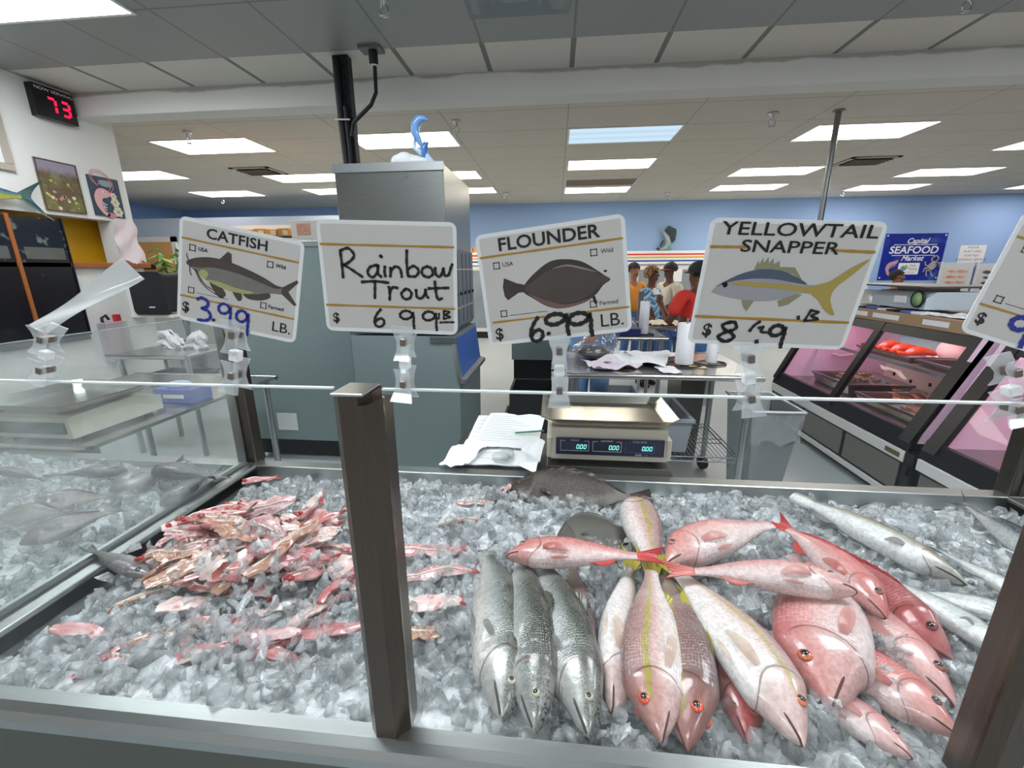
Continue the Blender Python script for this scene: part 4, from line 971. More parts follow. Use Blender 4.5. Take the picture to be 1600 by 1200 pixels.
# grey fish in the left basin
gg = 'grey fish behind the misted divider'
GL = [((200, 735), (95, 742), 1, 'plump grey fish on top of the left basin pile'), ((245, 735), (330, 745), -1, 'grey fish pointing left near the divider corner'), ((45, 792), (165, 775), 1, 'pale grey fish across the middle of the left basin'),
      ((170, 770), (275, 725), 1, 'long grey fish slanting up right behind the glass'), ((30, 850), (170, 800), 1, 'dark grey fish nearest the front of the left basin'), ((0, 735), (60, 748), -1, 'grey fish at the left picture edge, farther one'),
      ((250, 790), (330, 740), -1, 'grey fish lying along the divider rim'), ((0, 810), (95, 800), 1, 'grey fish at the left picture edge, nearer one')]
for i, (a, b, sd, lb) in enumerate(GL): fish('grey_fish', lb, 'fish', 'porgy', Z(*a, .808+.012*(i % 3)), Z(*b, .808+.012*((i+1) % 3)), sd, .25+.15*(i % 3), GR, 1.15, 1.35, .02, 0, gg, '3a3836', finsel='dpt')
tag(fish('grey_fish', 'grey fish tail hanging over the divider rim at left', 'fish', 'porgy', Z(235, 900, .80), Z(148, 862, .818), 1, .3, GR, .7, .9, .02, 0, gg, '3a3836', finsel='t'), 'grey fish with its tail over the divider rim at left', 'fish', gg)

# ------------------------------------------------------------------ filleted fish frames
def flesh_mat(name, c1, c2, c3, c4):
    t = NT(name); a = t.noise(26, 4); b = t.noise(60, 4); o = t.n('ShaderNodeObjectInfo').outputs['Random']
    c = t.mix(t.smooth(a, .35, .65), lin(c1), lin(c2)); c = t.mix(t.smooth(t.math('ADD', b, t.math('MULTIPLY', t.math('SUBTRACT', o, .5), .15)), .56, .70), c, lin(c3))
    g = t.noise(17, 3); c = t.mix(t.smooth(g, .60, .72), c, lin(c4))
    MATS[name] = t.done(t.principled(c, .2, 0, .6, t.bump(b, .5, .006), coat=.6)); return MATS[name]
FLP = flesh_mat('pink_flesh', 'c68e8d', 'dbbfbe', 'a84d52', 'bf9484'); FLT = flesh_mat('tan_flesh', 'a97d67', 'c3a08b', '985647', '846247'); FLR = flesh_mat('red_flesh', 'bb6a6b', 'cf9f9d', '902226', 'c08578'); FLW = flesh_mat('pale_flesh', 'ddc0ba', 'e8dad4', 'd08e88', 'cfae9a')
m_bone = M('fish_bone', 'e6d6cc', .35, coat=.3); m_gore = M('gill_red', '9c1f22', .2, coat=.6)
def frame_piece(label, p, ang, L, W, mat, seed, tilt=0.0, roll=0.0, tailfin=True, gore=False, group='pink fish frames on the ice'):
    R = random.Random(seed); p = Vector(p)
    r = thing('fish_frame', label, 'fish frame', tuple(p), group)
    X = Matrix.Translation(p) @ Euler((roll, tilt, ang)).to_matrix().to_4x4()
    so = R.uniform(0, 50)
    def N(a, b): return noise.noise(Vector((a, b, so)))
    nu, nv = 18, 10; A, B = [], []
    for i in range(nu+1):
        s = i/nu; env = (math.sin(PI*min(1, .10+.86*s)))**.55
        ra, rb = [], []
        cx = .10*L*N(s*1.7, 9); cz = .10*L*N(s*1.9, 4)-.10*L*(s-.5)**2
        for j in range(nv+1):
            q = 2*j/nv-1
            ww = W*env*(1+.55*N(s*5, 2+q)+.25*N(s*13, q*3))
            y = q*ww+cx; z = cz+.35*W*q*q*N(s*2.2, 7)+.25*W*N(s*4, q*2.5)
            th = (.10+.22*(1-q*q))*W*(.5+.5*env)
            ra.append((L*(s-.5), y, z+th)); rb.append((L*(s-.5), y*.96, z-th*.6))
        A.append(ra); B.append(rb)
    mb = MB(); mb.grid(A, X=X); mb.grid([q[::-1] for q in B], X=X)
    edge = [A[i][0] for i in range(nu+1)]+[A[nu][j] for j in range(1, nv+1)]+[A[i][nv] for i in range(nu-1, -1, -1)]+[A[0][j] for j in range(nv-1, 0, -1)]
    edgb = [B[i][0] for i in range(nu+1)]+[B[nu][j] for j in range(1, nv+1)]+[B[i][nv] for i in range(nu-1, -1, -1)]+[B[0][j] for j in range(nv-1, 0, -1)]
    mb.grid([edge, edgb], False, True, X=X); mb.build('flesh', mat, r)
    if R.random() < .55:
        mb = MB(); m = nv//2; pts = [Vector(A[i][m])+Vector((0, 0, .001)) for i in range(2, nu-1)]
        mb.tube(pts, [.0028*(1-.5*i/len(pts)) for i in range(len(pts))], 6, X=X)
        for i in range(3, nu-4, 2):
            c = Vector(A[i][m])
            for sg in (-1, 1): mb.tube([c, Vector(A[i+1][m+sg*3])+Vector((0, 0, .0015))], [.0013, .0007], 5, X=X)
        mb.build('backbone', m_bone, r)
    if tailfin:
        e = Vector(A[nu][nv//2]); sp = R.uniform(.5, .9)*W; fl = R.uniform(.14, .26)*L; cu = R.uniform(-.4, .6)
        G_ = [[(e.x-.012+fl*u*(.45+.55*abs(2*v-1)), e.y+(2*v-1)*(.10*W+sp*u), e.z-.004+cu*fl*u*u+.004*math.sin(9*v)*u) for v in [k/10 for k in range(11)]] for u in [k/5 for k in range(6)]]
        U = [[(u, v) for v in [k/10 for k in range(11)]] for u in [k/5 for k in range(6)]]
        mb = MB(); mb.grid(G_, UV=U, X=X); mb.grid([[(x, y, z-.0014) for x, y, z in row[::-1]] for row in G_], UV=U, X=X)
        mb.build('tail_fin', R.choice([N_PINK, N_RED, N_PINK, N_GRY]), r)
    if gore:
        c = Vector(A[2][nv//2]); mb = MB()
        for k in range(3): mb.ball((c.x+R.uniform(-.01, .012), c.y+R.uniform(-.4, .4)*W, c.z+R.uniform(.0, .006)), (R.uniform(.25, .45)*W, R.uniform(.16, .3)*W, R.uniform(.12, .22)*W), 8, 10, 0, X)
        mb.build('gill_flesh', m_gore, r)
    return r
PILE = 'pink fish frame heaped on the ice left of the front post'
def heap_z(x, y): 
    p = atz(x, y, .79); g = math.exp(-((x-395)/135)**2-((y-835)/75)**2)
    return .782+.075*g-.02*sstep(700, 760, 1400-y)*0
rr = random.Random(11)
named = [(332, 806, .4, .17, .022, FLR, 'raw red-gilled fish frame pointing at the divider rim, left top of the heap', True), (405, 750, .8, .10, .018, FLR, 'red piece of fish in the back left corner of the basin', True),
         (360, 832, -.25, .17, .018, FLT, 'tan split-tailed fish frame lying across the heap', False), (262, 868, .35, .15, .024, FLT, 'brownish fish frame at the left side of the heap, cavity open', True),
         (285, 890, 1.0, .14, .024, FLT, 'tan fish frame with ribs showing, lower left of the heap', False), (440, 850, 1.25, .20, .026, FLT, 'long tan fish frame running down the middle of the heap', False),
         (492, 818, .5, .13, .020, FLP, 'pink fish frame at the right side of the heap behind the post', False), (538, 900, 1.4, .17, .020, FLR, 'red fish frame standing close to the front post', False),
         (130, 985, .15, .12, .013, FLP, 'reddish fish frame sunk in ice at the lower left corner', False), (255, 995, .55, .15, .013, FLT, 'narrow orange fish frame in the ice near the front left', False),
         (230, 930, .6, .14, .014, FLT, 'thin tan fish frame with a dark edge, left of centre', False), (488, 960, 1.0, .13, .024, FLW, 'pale flap of fish skin sticking up near the post', False),
         (505, 985, .28, .16, .022, FLR, 'bright pink fish frame lying flat just left of the post', True), (430, 985, -.2, .13, .018, FLP, 'pink fish frame with grey tail on the ice near the front', False),
         (665, 862, .28, .19, .020, FLP, 'long pink fish frame right of the post, upper one', False), (672, 898, .22, .20, .022, FLP, 'pink fish frame with dark tail right of the post, second one', True),
         (668, 945, .25, .15, .021, FLW, 'pale pink fish frame with cut white end, right of the post', False), (655, 992, .3, .10, .021, FLT, 'small salmon-coloured fish frame right of the post, lowest one', True),
         (640, 775, .7, .09, .013, FLP, 'pink fish frame peeking out right of the post near the back', True), (742, 783, .2, .12, .012, FLP, 'pink strip of fish in the ice near the back rail', False), (722, 812, .35, .11, .012, FLT, 'salmon strip of fish in the ice right of the post', False),
         (790, 765, 1.2, .07, .014, FLP, 'small pink fish tail beside the brown flounder', True)]
for i, (x, y, ang, L, W, mt, lb, gore) in enumerate(named):
    z = heap_z(x, y)+(.018 if i < 8 else .004 if y > 930 and x < 300 else .010)
    frame_piece(lb, atz(x, y, z), ang, L, W, mt, 100+i, rr.uniform(-.15, .15), rr.uniform(-.35, .35), True, gore)
for i in range(60):
    while True:
        x, y = rr.gauss(405, 95), rr.gauss(845, 52)
        if 225 < x < 560 and 752 < y < 950 and y > 700+(405-x)*.62+18: break
    z = heap_z(x, y)+rr.uniform(-.012, .014)
    frame_piece(PILE, atz(x, y, z), rr.uniform(-.6, 1.7), rr.uniform(.09, .18), rr.uniform(.014, .030), rr.choice([FLP, FLP, FLT, FLR, FLW, FLW]), 300+i, rr.uniform(-.35, .35), rr.uniform(-.7, .7), rr.random() < .6, rr.random() < .2)
for i in range(12):
    while True:
        x, y = rr.uniform(110, 560), rr.uniform(900, 1040)
        if y > 985-(x-90)*.2 and y < 1010+(x*.14): break
    frame_piece('pink fish frame half buried in the ice in front of the heap', atz(x, y, .786), rr.uniform(-.2, 1.2), rr.uniform(.08, .14), rr.uniform(.010, .017), rr.choice([FLP, FLW, FLR]), 500+i, rr.uniform(-.15, .15), rr.uniform(-.4, .4), rr.random() < .5, False)

# loose ice lying over the frames and between the fish
mb = MB(); k = 0
def scatter(n, fx, fz, size):
    for _ in range(n):
        x, y = fx(); z = fz(x, y); p = atz(x, y, z); s = size*rng.uniform(.6, 1.4)
        if not (XL+.02 < p.x < XR-.02 and FY+.02 < p.y < BKY-.02): continue
        v, f = TEMPL[rng.integers(len(TEMPL))]; w = (v*s)@np.array(rand_rot()).T+np.array(p)
        mb.add([tuple(q) for q in w], f, 0)
scatter(260, lambda: (rng.normal(410, 110), rng.normal(880, 60)), lambda x, y: heap_z(x, y)+rng.uniform(.0, .028), .026)
scatter(160, lambda: (rng.uniform(150, 560), rng.uniform(930, 1050)), lambda x, y: .798, .026)
scatter(60, lambda: (rng.uniform(640, 720), rng.uniform(800, 1010)), lambda x, y: .806, .022)
scatter(60, lambda: (rng.uniform(905, 985), rng.uniform(840, 900)), lambda x, y: .83+rng.uniform(-.02, .01), .020)
scatter(36, lambda: (rng.uniform(920, 960), rng.uniform(905, 960)), lambda x, y: .815, .018)
scatter(50, lambda: (rng.uniform(1340, 1420), rng.uniform(985, 1070)), lambda x, y: .815, .024)
scatter(40, lambda: (rng.uniform(1240, 1300), rng.uniform(1060, 1150)), lambda x, y: .815, .022)
scatter(40, lambda: (rng.uniform(1195, 1240), rng.uniform(930, 1010)), lambda x, y: .82, .020)
scatter(30, lambda: (rng.uniform(930, 1000), rng.uniform(1090, 1150)), lambda x, y: .79, .022)
tag(mb.build('crushed_ice', m_ice), 'loose ice pieces lying over the pink fish frames and fish', 'ice', kind='stuff')
# ------------------------------------------------------------------ equipment behind the counter
m_teal = brushed('teal_grey_steel', '8a9a99', .42, (3, 3, 50), .08, .35)
m_plainss = brushed('stainless_sheet', 'bfbfbb', .24, (5, 5, 90), .07)
m_greyvent = M('slate_grey_panel', '6f7680', .5)
m_lidblue = M('blue_lid', '2f62b4', .38, var=(2, .05))
m_galv = M('galvanised_edge', 'b9bdbd', .3, .9)
# ice machine: head on a bin, its blue lid facing right
im = thing('ice_machine', 'tall stainless ice machine with a blue sloping lid, side on', 'ice machine', (-.9, 2.78, 0))
MB().box(-1.2, -.6, 2.4, 3.1, 1.14, 2.045, 0, .006).build('head', brushed('ice_head_steel', '8f928f', .30, (2.5, 3, 40), .14), im)
MB().box(-1.205, -.595, 2.392, 2.402, 2.005, 2.05, 0, .003).build('head_trim', m_galv, im)
vp = MB().box(-.603, -.588, 2.42, 3.08, 1.16, 1.62, 0, .003).build('vent_panel', m_greyvent, im)
for i in range(5):
    MB().box(-.5885, -.586, 2.47+i*.125, 2.475+i*.125, 1.18, 1.60).build('seam', M('dark_seam', '24272c', .6), vp)
mb = MB()
for i in range(5): mb.ball((-.586, 2.53+i*.125, 1.36), .012, 8, 10)
mb.build('knob_row', m_black, vp)
mb = MB().box(-.588, -.582, 2.44, 3.06, 1.27, 1.283).box(-.588, -.582, 2.44, 3.06, 1.50, 1.508)
mb.build('vent_trim', m_galv, vp)
X = Matrix(((1, 0, 0, 0), (0, 0, 1, 0), (0, 1, 0, 0), (0, 0, 0, 1)))
MB().prism([(-1.2, .12), (-.565, .12), (-.555, .84), (-.585, 1.13), (-1.2, 1.13)], 2.4, 3.1, 0, X).build('bin', m_teal, im)
o = MB().prism([(-.575, .875), (-.55, .875), (-.578, 1.105), (-.60, 1.105)], 2.43, 3.09, 0, X).build('lid', m_lidblue, im)
MB().prism([(-.56, .84), (-.515, .845), (-.515, .87), (-.548, .878)], 2.41, 3.1, 0, X).build('drip_bar', m_galv, o)
MB().prism([(-.565, .85), (-.543, .85), (-.575, 1.13), (-.595, 1.13)], 2.395, 2.43, 0, X).build('lid_frame', m_galv, o)
MB().box(-.72, -.56, 2.388, 2.402, 1.09, 1.13, 0, .003).build('hinge_bracket', M('dark_bracket', '6a6f71', .4, .7), im)
for x in (-1.15, -.62):
    for y in (2.46, 3.04): MB().tube([(x, y, 0), (x, y, .12)], .022, 10).build('foot', m_galv, im)
# dolphin figurine on white rock
p = aty(648, 251, 2.50)
dg = thing('dolphin_figurine', 'blue dolphin figurine leaping from white rock on the ice machine', 'figurine', (p.x, 2.50, 2.045))
m_dol = M('blue_glaze', '6fa3dc', .2, coat=.6, var=(12, .15)); m_rock = M('white_rock', 'e4e6e8', .6, bump=(40, .6)); m_dol2 = M('deep_blue_glaze', '3f74b8', .2, coat=.6)
mb = MB(); RR = random.Random(4)
for i in range(5): mb.ball((p.x-.06+.03*i-.02, 2.50+RR.uniform(-.02, .02), 2.045+.03-.004*abs(i-1)), (.05, .045, .045-.006*abs(i-1)), 8, 10)
mb.build('rock', m_rock, dg)
def dolphin(base, pts, rad, mat, nm):
    o = MB().tube([base+Vector(q) for q in pts], rad, 12).build(nm, mat, dg)
    h = base+Vector(pts[-1]); m = base+Vector(pts[len(pts)//2]); t_ = base+Vector(pts[0])
    MB().prism([(0, 0), (.03, .035), (.012, .0)], -.003, .003, 0, rotm(PI/2, 0, 0, m+Vector((-.02, 0, .01)))).build('back_fin', mat, o)
    MB().prism([(-.03, -.01), (0, .012), (.03, -.01), (0, -.002)], -.003, .003, 0, rotm(PI/2, 0, 0, t_)).build('tail_fluke', mat, o)
b = Vector((p.x+.01, 2.50, 2.045))
dolphin(b, [(.045, 0, .08), (.02, 0, .13), (.0, 0, .17), (.005, 0, .21), (.03, 0, .235), (.06, 0, .235), (.075, 0, .225)], [.006, .016, .022, .024, .022, .012, .004], m_dol, 'dolphin')
dolphin(b, [(.06, 0, .0), (.045, 0, .05), (.045, 0, .09), (.06, 0, .115), (.072, 0, .12)], [.006, .016, .019, .012, .004], m_dol2, 'small_dolphin')
MB().tube([b+Vector((.09, 0, 0)), b+Vector((.05, .01, .06)), b+Vector((-.01, .01, .10)), b+Vector((.0, 0, .18))], [.03, .02, .012, .004], 10).build('wave', M('pale_wave', 'b9d3ea', .25, coat=.5), dg)

# teal cabinet
tc = thing('steel_cabinet', 'teal-grey steel cabinet on short legs left of the ice machine', 'cabinet', (-2.0, 3.35, 0))
MB().box(-2.44, -1.5, 3.0, 3.7, .19, 1.70, 0, .006).build('body', m_teal, tc)
MB().box(-2.445, -1.495, 2.993, 3.003, 1.665, 1.705, 0, .003).build('top_trim', m_galv, tc)
MB().box(-2.18, -2.015, 2.996, 3.001, .275, .415).build('label_plate', M('paper_label', 'd9dcd8', .6, var=(60, .1)), tc)
MB().box(-2.42, -1.52, 3.1, 3.68, .02, .19, 0, .01).build('underside_shade', M('dark_base', '15161a', .6, var=(14, .4)), tc)  # dark block standing in for the shade in the gap between the legs
for x in (-2.40, -1.54): MB().tube([(x, 3.05, 0), (x, 3.05, .2)], .02, 8).build('leg', m_black, tc)
# white shelving block with cartons behind it
wc = thing('white_cabinet', 'white cabinet block with a small seafood picture behind the cards', 'cabinet', (-3.4, 5.3, 0))
MB().box(-4.3, -2.70, 5.0, 5.5, 0, 1.875, 0, .006).box(-3.10, -2.70, 5.0, 5.5, 1.875, 2.065, 0, .006).build('body', m_white, wc)
MB().box(-3.02, -2.86, 4.99, 5.0, 1.905, 2.03).build('picture', M('shrimp_picture', 'd8a58f', .5, var=(40, .5)), wc)
MB().box(-4.3, -2.70, 5.48, 5.5, 1.875, 2.07).build('back_board', m_white, wc)
m_cart = M('carton', 'cf9a52', .65, var=(5, .08)); m_tape = M('carton_label', 'ead9b6', .6)
for i in range(6):
    x = -4.05+i*.155
    r = tag(MB().box(x-.07, x+.07, 5.12, 5.4, 1.877, 1.985+.01*(i % 2), 0, .003).build('carton', m_cart), 'small brown carton on the white cabinet behind the catfish card', 'box', 'brown cartons in a row')
    MB().box(x-.005, x+.06, 5.116, 5.121, 1.92, 1.975).build('carton_label', m_tape, r)
tag(MB().box(-3.40, -3.12, 5.02, 5.1, 1.877, 1.90, 0, .004).build('black_tray', m_black), 'black tray in front of the cartons on the white cabinet', 'tray')

# grey cabinet behind the flounder card
gc = thing('grey_cabinet', 'low grey-green cabinet with dark lower half behind the prep table', 'cabinet', (-.25, 4.8, 0))
MB().box(-.46, .16, 4.5, 5.1, .56, 1.05, 0, .006).build('body', m_teal, gc)
MB().box(-.44, .14, 4.54, 5.08, .02, .56).build('lower_body', M('dark_base', ''), gc)
# black crates on the floor behind the front shelf
for i, (x0, x1, y, z0, z1, lb) in enumerate(((-.42, .05, 3.3, 0, .30, 'lower black crate on the floor behind the papers'), (-.36, .0, 3.32, .302, .55, 'upper black crate behind the papers'))):
    tag(MB().box(x0, x1, y, y+.4, z0, z0+.02).box(x0, x0+.02, y, y+.4, z0+.02, z1).box(x1-.02, x1, y, y+.4, z0+.02, z1).box(x0+.02, x1-.02, y, y+.02, z0+.02, z1).box(x0+.02, x1-.02, y+.38, y+.4, z0+.02, z1).build('crate', MATS['dark_base']), lb, 'crate', 'black crates')

# ---- stainless prep tables
def prep_table(label, x0, x1, y0, y1, z, shelf=None, caster=False):
    r = thing('prep_table', label, 'table', ((x0+x1)/2, (y0+y1)/2, 0))
    mb = MB().box(x0, x1, y0, y1, z-.018, z, 0, .004)
    mb.tube([(x0, y0, z-.012), (x1, y0, z-.012)], .018, 12).tube([(x0, y1, z-.012), (x1, y1, z-.012)], .018, 12)
    mb.build('table_top', m_plainss, r)
    for x in (x0+.06, x1-.045):
        for y in (y0+.05, y1-.06):
            b = .10 if caster else 0
            o = MB().tube([(x, y, b), (x, y, z-.018)], .02, 12).build('leg', m_galv, r)
            if caster: MB().lathe([(0, -.016), (.048, -.016), (.055, -.01), (.055, .01), (.048, .016), (0, .016)], 16, X=rotm(0, PI/2, .4, (x, y+.0, .056))).build('caster', MATS['rubber_black'], o)
    if shelf:
        zs = shelf; mb = MB()
        n = int((x1-x0-.12)/.026)
        for i in range(n+1):
            xx = x0+.06+(x1-x0-.105)*i/n; mb.tube([(xx, y0+.05, zs), (xx, y1-.06, zs)], .0028, 5)
        for y in (y0+.05, (y0+y1)/2, y1-.06):
            for dz in (0, -.03): mb.tube([(x0+.06, y, zs+dz-.003), (x1-.045, y, zs+dz-.003)], .0038, 6)
        for x in (x0+.06, x1-.045):
            for dz in (0, -.03): mb.tube([(x, y0+.05, zs+dz-.003), (x, y1-.06, zs+dz-.003)], .0038, 6)
        n = 22
        for y in (y0+.05, y1-.06):
            mb.tube([(x0+.06+(x1-x0-.105)*i/n, y, zs-.003-(.03 if i % 2 else 0)) for i in range(n+1)], .0025, 5, smooth=False)
        mb.build('wire_shelf', M('chrome_wire', '83888a', .3, .9), r)
    return r
prep_table('stainless prep table with papers and a wire shelf below', .07, 1.20, 2.50, 3.22, .90, .37, True)
prep_table('second stainless prep table farther back holding a blue box', .2, 1.02, 3.95, 4.55, .90)
prep_table('white-topped table beside the customers', .98, 1.75, 4.75, 5.3, .90)
prep_table('stainless work table carrying the left scale', -3.0, -1.92, 1.46, 2.7, .795)
prep_table('small steel table by the white partition with a crumpled white bag', -3.55, -2.86, 3.0, 3.5, .86)

def tub(name, label, x0, x1, y0, y1, z0, z1, mat, t=.012, group=None):
    mb = MB(); k = .02
    def ring(a, z, s): return [(x0+a+s, y0+a+s, z), (x1-a-s, y0+a+s, z), (x1-a-s, y1-a-s, z), (x0+a+s, y1-a-s, z)]
    R = [ring(k, z0, 0), ring(0, z1-.02, 0), ring(-.012, z1-.018, 0), ring(-.012, z1, 0), ring(t, z1, 0), ring(k+t, z0+t, 0)]
    mb.add(R[0], [(3, 2, 1, 0)])
    for a, b in zip(R[:-1], R[1:]): mb.add(a+b, [(i, (i+1) % 4, (i+1) % 4+4, i+4) for i in range(4)])
    mb.add(R[-1], [(0, 1, 2, 3)])
    return tag(mb.build(name, mat), label, name.split('_')[-1], group)
m_gtub = M('grey_plastic', '8d9499', .5)
tub('bus_tub', 'grey plastic tub on the wire shelf behind the scale', .46, .86, 2.58, 3.05, .375, .60, m_gtub)
tub('bus_tub', 'grey plastic tub on the floor under the second table', .50, .84, 4.05, 4.5, 0, .30, m_gtub)
# tall clear bin
bn = thing('clear_bin', 'tall clear plastic bin with a liner beside the prep table', 'bin', (1.34, 2.75, 0))
m_cbin = clear_pane('grey_clear_plastic', .42, '8f999b', 'd5dcdc', .12, 1.45)
R = []
for z, k in ((0.0, .05), (.66, 0), (.675, -.008)): R.append([(1.20+k, 2.55+k, z), (1.475-k, 2.55+k, z), (1.475-k, 2.97-k, z), (1.20+k, 2.97-k, z)])
mb = MB(); mb.add(R[0], [(3, 2, 1, 0)])
for a, b in zip(R[:-1], R[1:]): mb.add(a+b, [(i, (i+1) % 4, (i+1) % 4+4, i+4) for i in range(4)])
mb.build('bin_body', m_cbin, bn)
mb = MB(); q = [Vector(v) for v in R[2]]
mb.tube(q+[q[0]], .008, 8); mb.build('bin_rim', M('pale_rim', 'cfd6d6', .3), bn)
P = [[(1.19+.29*i/14, 2.546+.006*math.sin(i*2.1+j), .676-.20*j/6-.02*math.sin(i*.9)*(j == 6)) for j in range(7)] for i in range(15)]
MB().grid(P).build('bin_liner', clear_pane('bin_film', .30, 'c4c8cb', 'f0f2f2', .08, 1.5), bn)
tub('steel_bin', 'stainless bin standing left of the clear plastic bin', .98, 1.165, 3.3, 3.7, 0, .70, m_ssd)

# things on the tables
m_sheet = M('white_sheet', 'edeef0', .6, var=(5, .03)); m_pinksheet = M('pinkish_sheet', 'dcd0da', .6, var=(6, .06)); m_print = M('faint_print', '9aa0a8', .7)
def paper(label, cx, cy, z, w, d, rz, mat, crumple=.006, seed=0, lines=0, name='paper_sheet', group=None, thick=.001):
    mb = MB(); X = rotm(0, 0, rz, (cx, cy, z)); n = 14
    def f(i, j):
        x, y = w*(i/n-.5), d*(j/n-.5); h = abs(noise.noise(Vector((x*9, y*9, seed*7.3))))*crumple*2+abs(noise.noise(Vector((x*25, y*25, seed))))*crumple*.6
        return (x, y, h+.0006)
    A = [[f(i, j) for j in range(n+1)] for i in range(n+1)]
    mb.grid(A, X=X); mb.grid([[(x, y, zz-thick) for x, y, zz in r][::-1] for r in A], X=X)
    o = tag(mb.build(name, mat), label, 'paper', group)
    if lines:
        lb = MB()
        for k in range(lines):
            v = -d*.42+d*.84*k/lines; L_ = w*(.35+.4*((k*37) % 10)/10)
            lb.add([(-w*.42, v, crumple*1.6+.002), (-w*.42+L_, v, crumple*1.6+.002), (-w*.42+L_, v+.003, crumple*1.6+.002), (-w*.42, v+.003, crumple*1.6+.002)], [(0, 1, 2, 3)], 0, False, None, X)
        lb.build('printed_lines', m_print, o)
    return o
paper('crumpled pinkish paper at the front of the prep table papers', .36, 2.72, .901, .30, .26, .4, m_pinksheet, .03, 1)
paper('white paper sheet spread over the prep table, middle', .56, 2.90, .906, .38, .42, -.3, m_sheet, .022, 2, 7)
paper('white paper flap hanging at the right of the prep table papers', .69, 2.62, .903, .12, .20, .1, m_sheet, .012, 3)
paper('white paper at the back of the prep table papers', .68, 3.08, .906, .34, .22, .2, m_sheet, .02, 4)
paper('small yellow note on the prep table', .90, 2.72, .901, .10, .07, -.1, M('yellow_note', 'e6dca4', .6), .002, 5, name='note')
def paper_roll(label, x, y, z, h, r, ring=True):
    t_ = thing('paper_roll', label, 'roll', (x, y, z), 'white upright rolls on the prep tables')
    MB().lathe([(0, .012), (r-.003, .012), (r, .015), (r, h-.003), (r-.003, h), (.02, h), (.018, h-.02), (0, h-.02)], 28, X=Matrix.Translation((x, y, z))).build('roll', m_sheet, t_)
    if ring:
        pts = [(x+(r+.055)*math.cos(a), y+(r+.035)*math.sin(a), z+.006) for a in [2*PI*i/24 for i in range(25)]]
        MB().tube(pts, .005, 6).tube([(x-.02, y, z+.004), (x+r+.05, y, z+.006)], .004, 6).build('wire_stand', m_black, t_)
        MB().tube([(x, y, z+.01), (x, y, z+h+.03)], .007, 8).build('spindle', m_galv, t_)
paper_roll('tall white roll on the prep table left of the yellow fish card', .828, 2.78, .901, .27, .056)
paper_roll('white roll half hidden by the yellow fish card', 1.015, 2.83, .901, .27, .036)
paper_roll('white roll on the second table in front of the patterned blouse', .83, 4.12, .901, .31, .045)
# clear bag with a dark fish
bg = thing('plastic_bag', 'clear plastic bag holding dark fish on the prep table', 'bag', (.29, 2.98, .9))
MB().ball((.27, 2.98, .945), (.12, .09, .042), 10, 16, 0, rotm(0, 0, .3, (.0, .0, 0))).build('dark_fish', M('dark_wet_fish', '3b3430', .2, coat=.8, var=(20, .3)), bg) if False else MB().ball((.27, 2.98, .945), (.12, .09, .042), 10, 16).build('dark_fish', M('dark_wet_fish', '3b3430', .2, coat=.8, var=(20, .3)), bg)
P = []
for i in range(15):
    s = i/14; rad = (.15 if s < .3 else .15-(s-.3)*.17)*(.25 if i == 0 else 1); z = .902+.24*s
    P.append([(.27+.07*s+rad*(1+.16*math.sin(7*a+i))*math.cos(a), 2.98+rad*.75*(1+.14*math.sin(5*a+i*1.3))*math.sin(a), z) for a in [2*PI*j/28 for j in range(28)]])
MB().grid(P, False, True).build('film', clear_pane('bag_film', .06, 'e8ecef', 'fafbfb', .05, 1.5), bg)
# second table: blue box, clear jar, fish trimmings on white table
tag(MB().box(.46, .79, 4.02, 4.2, .902, .965, 0, .004).build('glove_box', M('navy_box', '1c2a63', .5)), 'navy blue box at the left end of the second table', 'box')
tag(MB().lathe([(0, 0), (.035, 0), (.04, .02), (.04, .12), (.022, .14), (.022, .16), (0, .16)], 18, X=Matrix.Translation((.72, 4.12, .902))).build('jar', clear_pane('jar_plastic', .3, 'd9dcde', 'f4f6f6', .06, 1.5)), 'clear jar beside the white roll on the second table', 'jar')
paper('cream paper with trimmings on the white-topped table', 1.28, 4.98, .902, .5, .4, .1, M('cream_paper', 'ece6d2', .6, var=(20, .2)), .03, 6)

# ---- main scale
m_beige = M('beige_plastic', 'cfc9b8', .42); m_navy = M('navy_display', '14183c', .25, coat=.4); m_dkfoot = M('dark_foot', '1b1b1c', .6)
m_vfd = emission('vfd_digits', '7fe8d8', 1.6); m_wprint = M('white_print', 'd9dbe2', .5); m_bprint = M('blue_print', '4a57a8', .5)
sc = thing('scale', 'beige price computing scale with steel platter behind the back rail', 'scale', (.2, 1.6, .825))
XS = rotm(0, 0, -.02)
MB().prism([(1.425, .842), (1.425, .85), (1.432, .958), (1.70, .965), (1.75, .93), (1.75, .842)], -.005, .400, 0, Matrix(((0, 0, 1, 0), (1, 0, 0, 0), (0, 1, 0, 0), (0, 0, 0, 1)))).build('body', m_beige, sc)
for x in (-.016, .400): MB().box(x-.004, x+.014, 1.425, 1.74, .845, .925, 0, .004).build('side_cover', m_beige, sc)
F = Matrix(((1, 0, 0, 0), (0, 0, -1, 1.4245), (0, 1, 0, 0), (0, 0, 0, 1)))       # (x, z, out)
dp = MB().box(.012, .388, 1.4195, 1.4255, .862, .925, 0, .001).build('display_panel', m_navy, sc)
F2 = Matrix(((1, 0, 0, 0), (0, 0, -1, 1.4190), (0, 1, 0, 0), (0, 0, 0, 1)))
